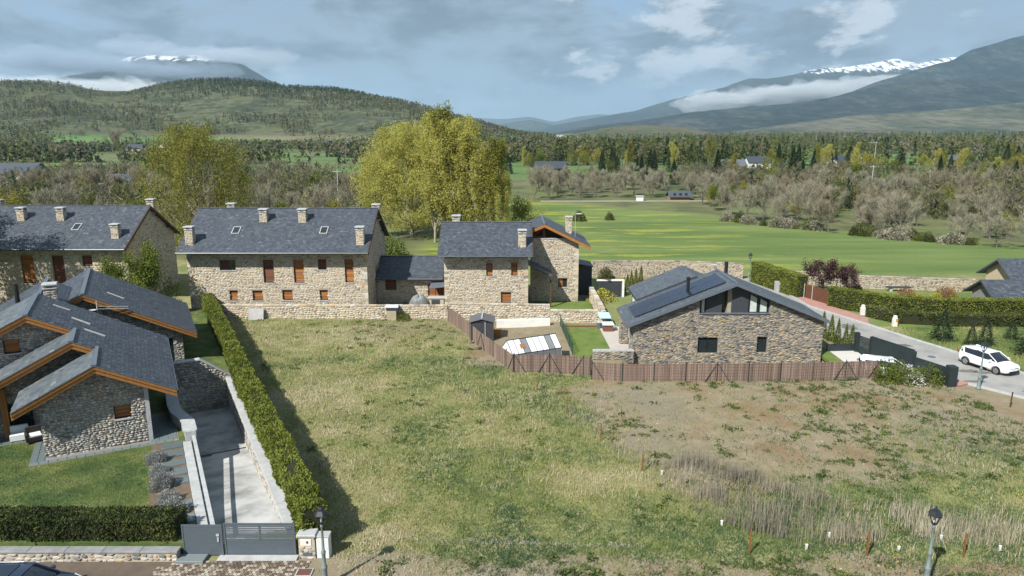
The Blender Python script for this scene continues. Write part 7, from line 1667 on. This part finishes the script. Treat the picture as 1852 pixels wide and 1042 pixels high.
# bed of tall dry reeds
RB = [(8.0, 36.6), (10.0, 38.0), (14.0, 35.4), (16.6, 33.2), (20.5, 32.3), (24.5, 31.2), (24.5, 29.2), (20, 29.6), (14.3, 29.4), (12.0, 29.9), (9.4, 31.4), (8.0, 33.9)]
xx = r.uniform(7, 25, 30000); yy = r.uniform(28, 39, 30000); k = inpoly(xx, yy, RB) & (r.random(30000) < .05+.46*ss(fbm(xx, yy, 2.0, 60, 3), .40, .60)*(1-.35*ss(xx, 14, 17))); xx, yy = xx[k], yy[k]
M_dryreed = vary('dry_reed_stalk', [(0.0, (0.13, 0.118, 0.095)), (0.4, (0.25, 0.228, 0.178)), (0.75, (0.40, 0.35, 0.25)), (1.0, (0.52, 0.47, 0.36))], .5, .2, .9, trans=.15)
hgt = (.65+.9*fbm(xx, yy, 2.2, 62, 3))*(1-.35*ss(xx, 13, 22))
blades(np.stack([xx, yy, land(xx, yy)], 1), hgt, .022, r, .16, np.clip(.40+.30*ss(xx, 12, 17)+(fbm(xx, yy, 2, 63, 3)-.5)*.8, 0, 1), 'reeds', 'bed of tall dry grey-tan reeds near the street end of the plot', M_dryreed, 2, .10)
k = r.random(len(xx)) < .3
blades(np.stack([xx[k], yy[k], land(xx[k], yy[k])], 1), hgt[k]*.8, .02, r, .75, np.clip(.35+r.normal(0, .15, k.sum()), 0, 1), 'reeds', 'fallen and leaning reed litter under the dry reed bed', M_dryreed, 2, .15)
xx = r.uniform(3, 12, 900); yy = r.uniform(35, 47, 900); k = np.abs(xx-lot_line(yy)) < .8; k &= fbm(xx, yy, 2.5, 64, 2) > .5; xx, yy = xx[k], yy[k]
blades(np.stack([xx, yy, land(xx, yy)], 1), np.full(len(xx), .55), .022, r, .3, np.full(len(xx), .7), 'dry_stalks', 'thin tufts of dry stalks along the stake line', M_dryreed, 4, .12)
# scattered stones and the pale gravel line
def pebbles(name, label, x, y, s, mat):
    n = len(x); c_ = np.stack([x, y, land(x, y)+s*.15], 1); ang = np.arange(5)/5*6.283; q_ = r.uniform(.7, 1.3, (n, 5))
    ring = np.stack([np.cos(ang)*q_, np.sin(ang)*q_, np.zeros((n, 5))-.1], -1)*s[:, None, None]+c_[:, None]; topv = c_[:, None]+np.stack([r.normal(0, .2, n), r.normal(0, .2, n), r.uniform(.4, .8, n)], -1)[:, None]*s[:, None, None]
    V = np.concatenate([ring, topv], 1).reshape(-1, 3); b_ = (np.arange(n)*6)[:, None]; F = np.concatenate([b_+np.array([[i, (i+1) % 5, 5]]) for i in range(5)])
    return tag(link(name, arrmesh(name, V, F, np.tile(r.random(n), 5)), mat), label, 'gravel', kind='stuff')
M_peb = vary('pale_pebble', [(0.0, (0.26, 0.24, 0.20)), (0.6, (0.44, 0.41, 0.36)), (1.0, (0.66, 0.64, 0.60))], 3, .2, .9)
M_pebg = vary('grey_pebble', [(0.0, (0.16, 0.14, 0.115)), (0.6, (0.28, 0.255, 0.215)), (1.0, (0.42, 0.40, 0.36))], 3, .2, .9)
x, y = rand_lot(9000, 1.2); k = r.random(len(x)) < dirt_at(x, y)*.75+.03; x, y = x[k], y[k]
pebbles('pebbles', 'small pale stones scattered over the bare soil of the plot', x, y, .015+.05*r.random(len(x))**4, M_pebg)
xx = r.uniform(-5, 6.6, 1900); yy = np.interp(xx, [-5, -1.7, 6.5], [30.0, 29.72, 29.4])+r.normal(0, .11, 1900)*(.4+fbm(xx, xx*0, 2, 66, 2))
k = fbm(xx, xx*0, 1.1, 69, 2) > .42; xx, yy = xx[k], yy[k]
pebbles('gravel', 'thin broken line of pale gravel crossing the plot parallel to the street', xx, yy, r.uniform(.010, .036, len(xx)), M_pebg)
xx = r.uniform(-8, 24, 3600); yy = r.uniform(26.6, 29.0, 3600); k = fbm(xx, yy, 1.6, 67, 3) > .45; xx, yy = xx[k], yy[k]
pebbles('gravel', 'grey gravel strewn along the street verge of the plot', xx, yy, r.uniform(.010, .03, len(xx)), M_pebg)
# lawn tufts in the garden of the stepped house
xx = r.uniform(-36, -12, 60000); yy = r.uniform(30, 43, 60000); u_, v_ = uv_of(xx, yy); k = (u_ < 5.0) & (yy > 30.1) & (u_ > -12) & ((v_ < -.8) | ((u_ < -.8) & (v_ < 3.1))); xx, yy = xx[k], yy[k]
dr = fbm(xx, yy*1.6, 2.6, 71, 4); z = np.full(len(xx), .6); 
blades(np.stack([xx, yy, z], 1), np.full(len(xx), .07), .03, r, .6, np.clip(.20+(dr-.45)*1.5, 0, .85), 'lawn_grass', 'patchy mown grass of the garden in front of the stepped house', M_grass, 3, .09)
xx = r.uniform(35, 52, 16000); yy = r.uniform(53, 68, 16000); k = (xx > np.interp(yy, [52.8, 55.2, 59.2, 62.3, 66.9], [40.2, 39.3, 37.9, 36.7, 35.2])+.3) & (yy < 66.5); xx, yy = xx[k], yy[k]
blades(np.stack([xx, yy, land(xx, yy)], 1), np.full(len(xx), .16), .05, r, .7, np.clip(.44+(fbm(xx, yy, 3, 72, 3)-.5)*1.1, 0, 1), 'verge_grass', 'lush grass of the verge beyond the road', M_grass, 3, .12)
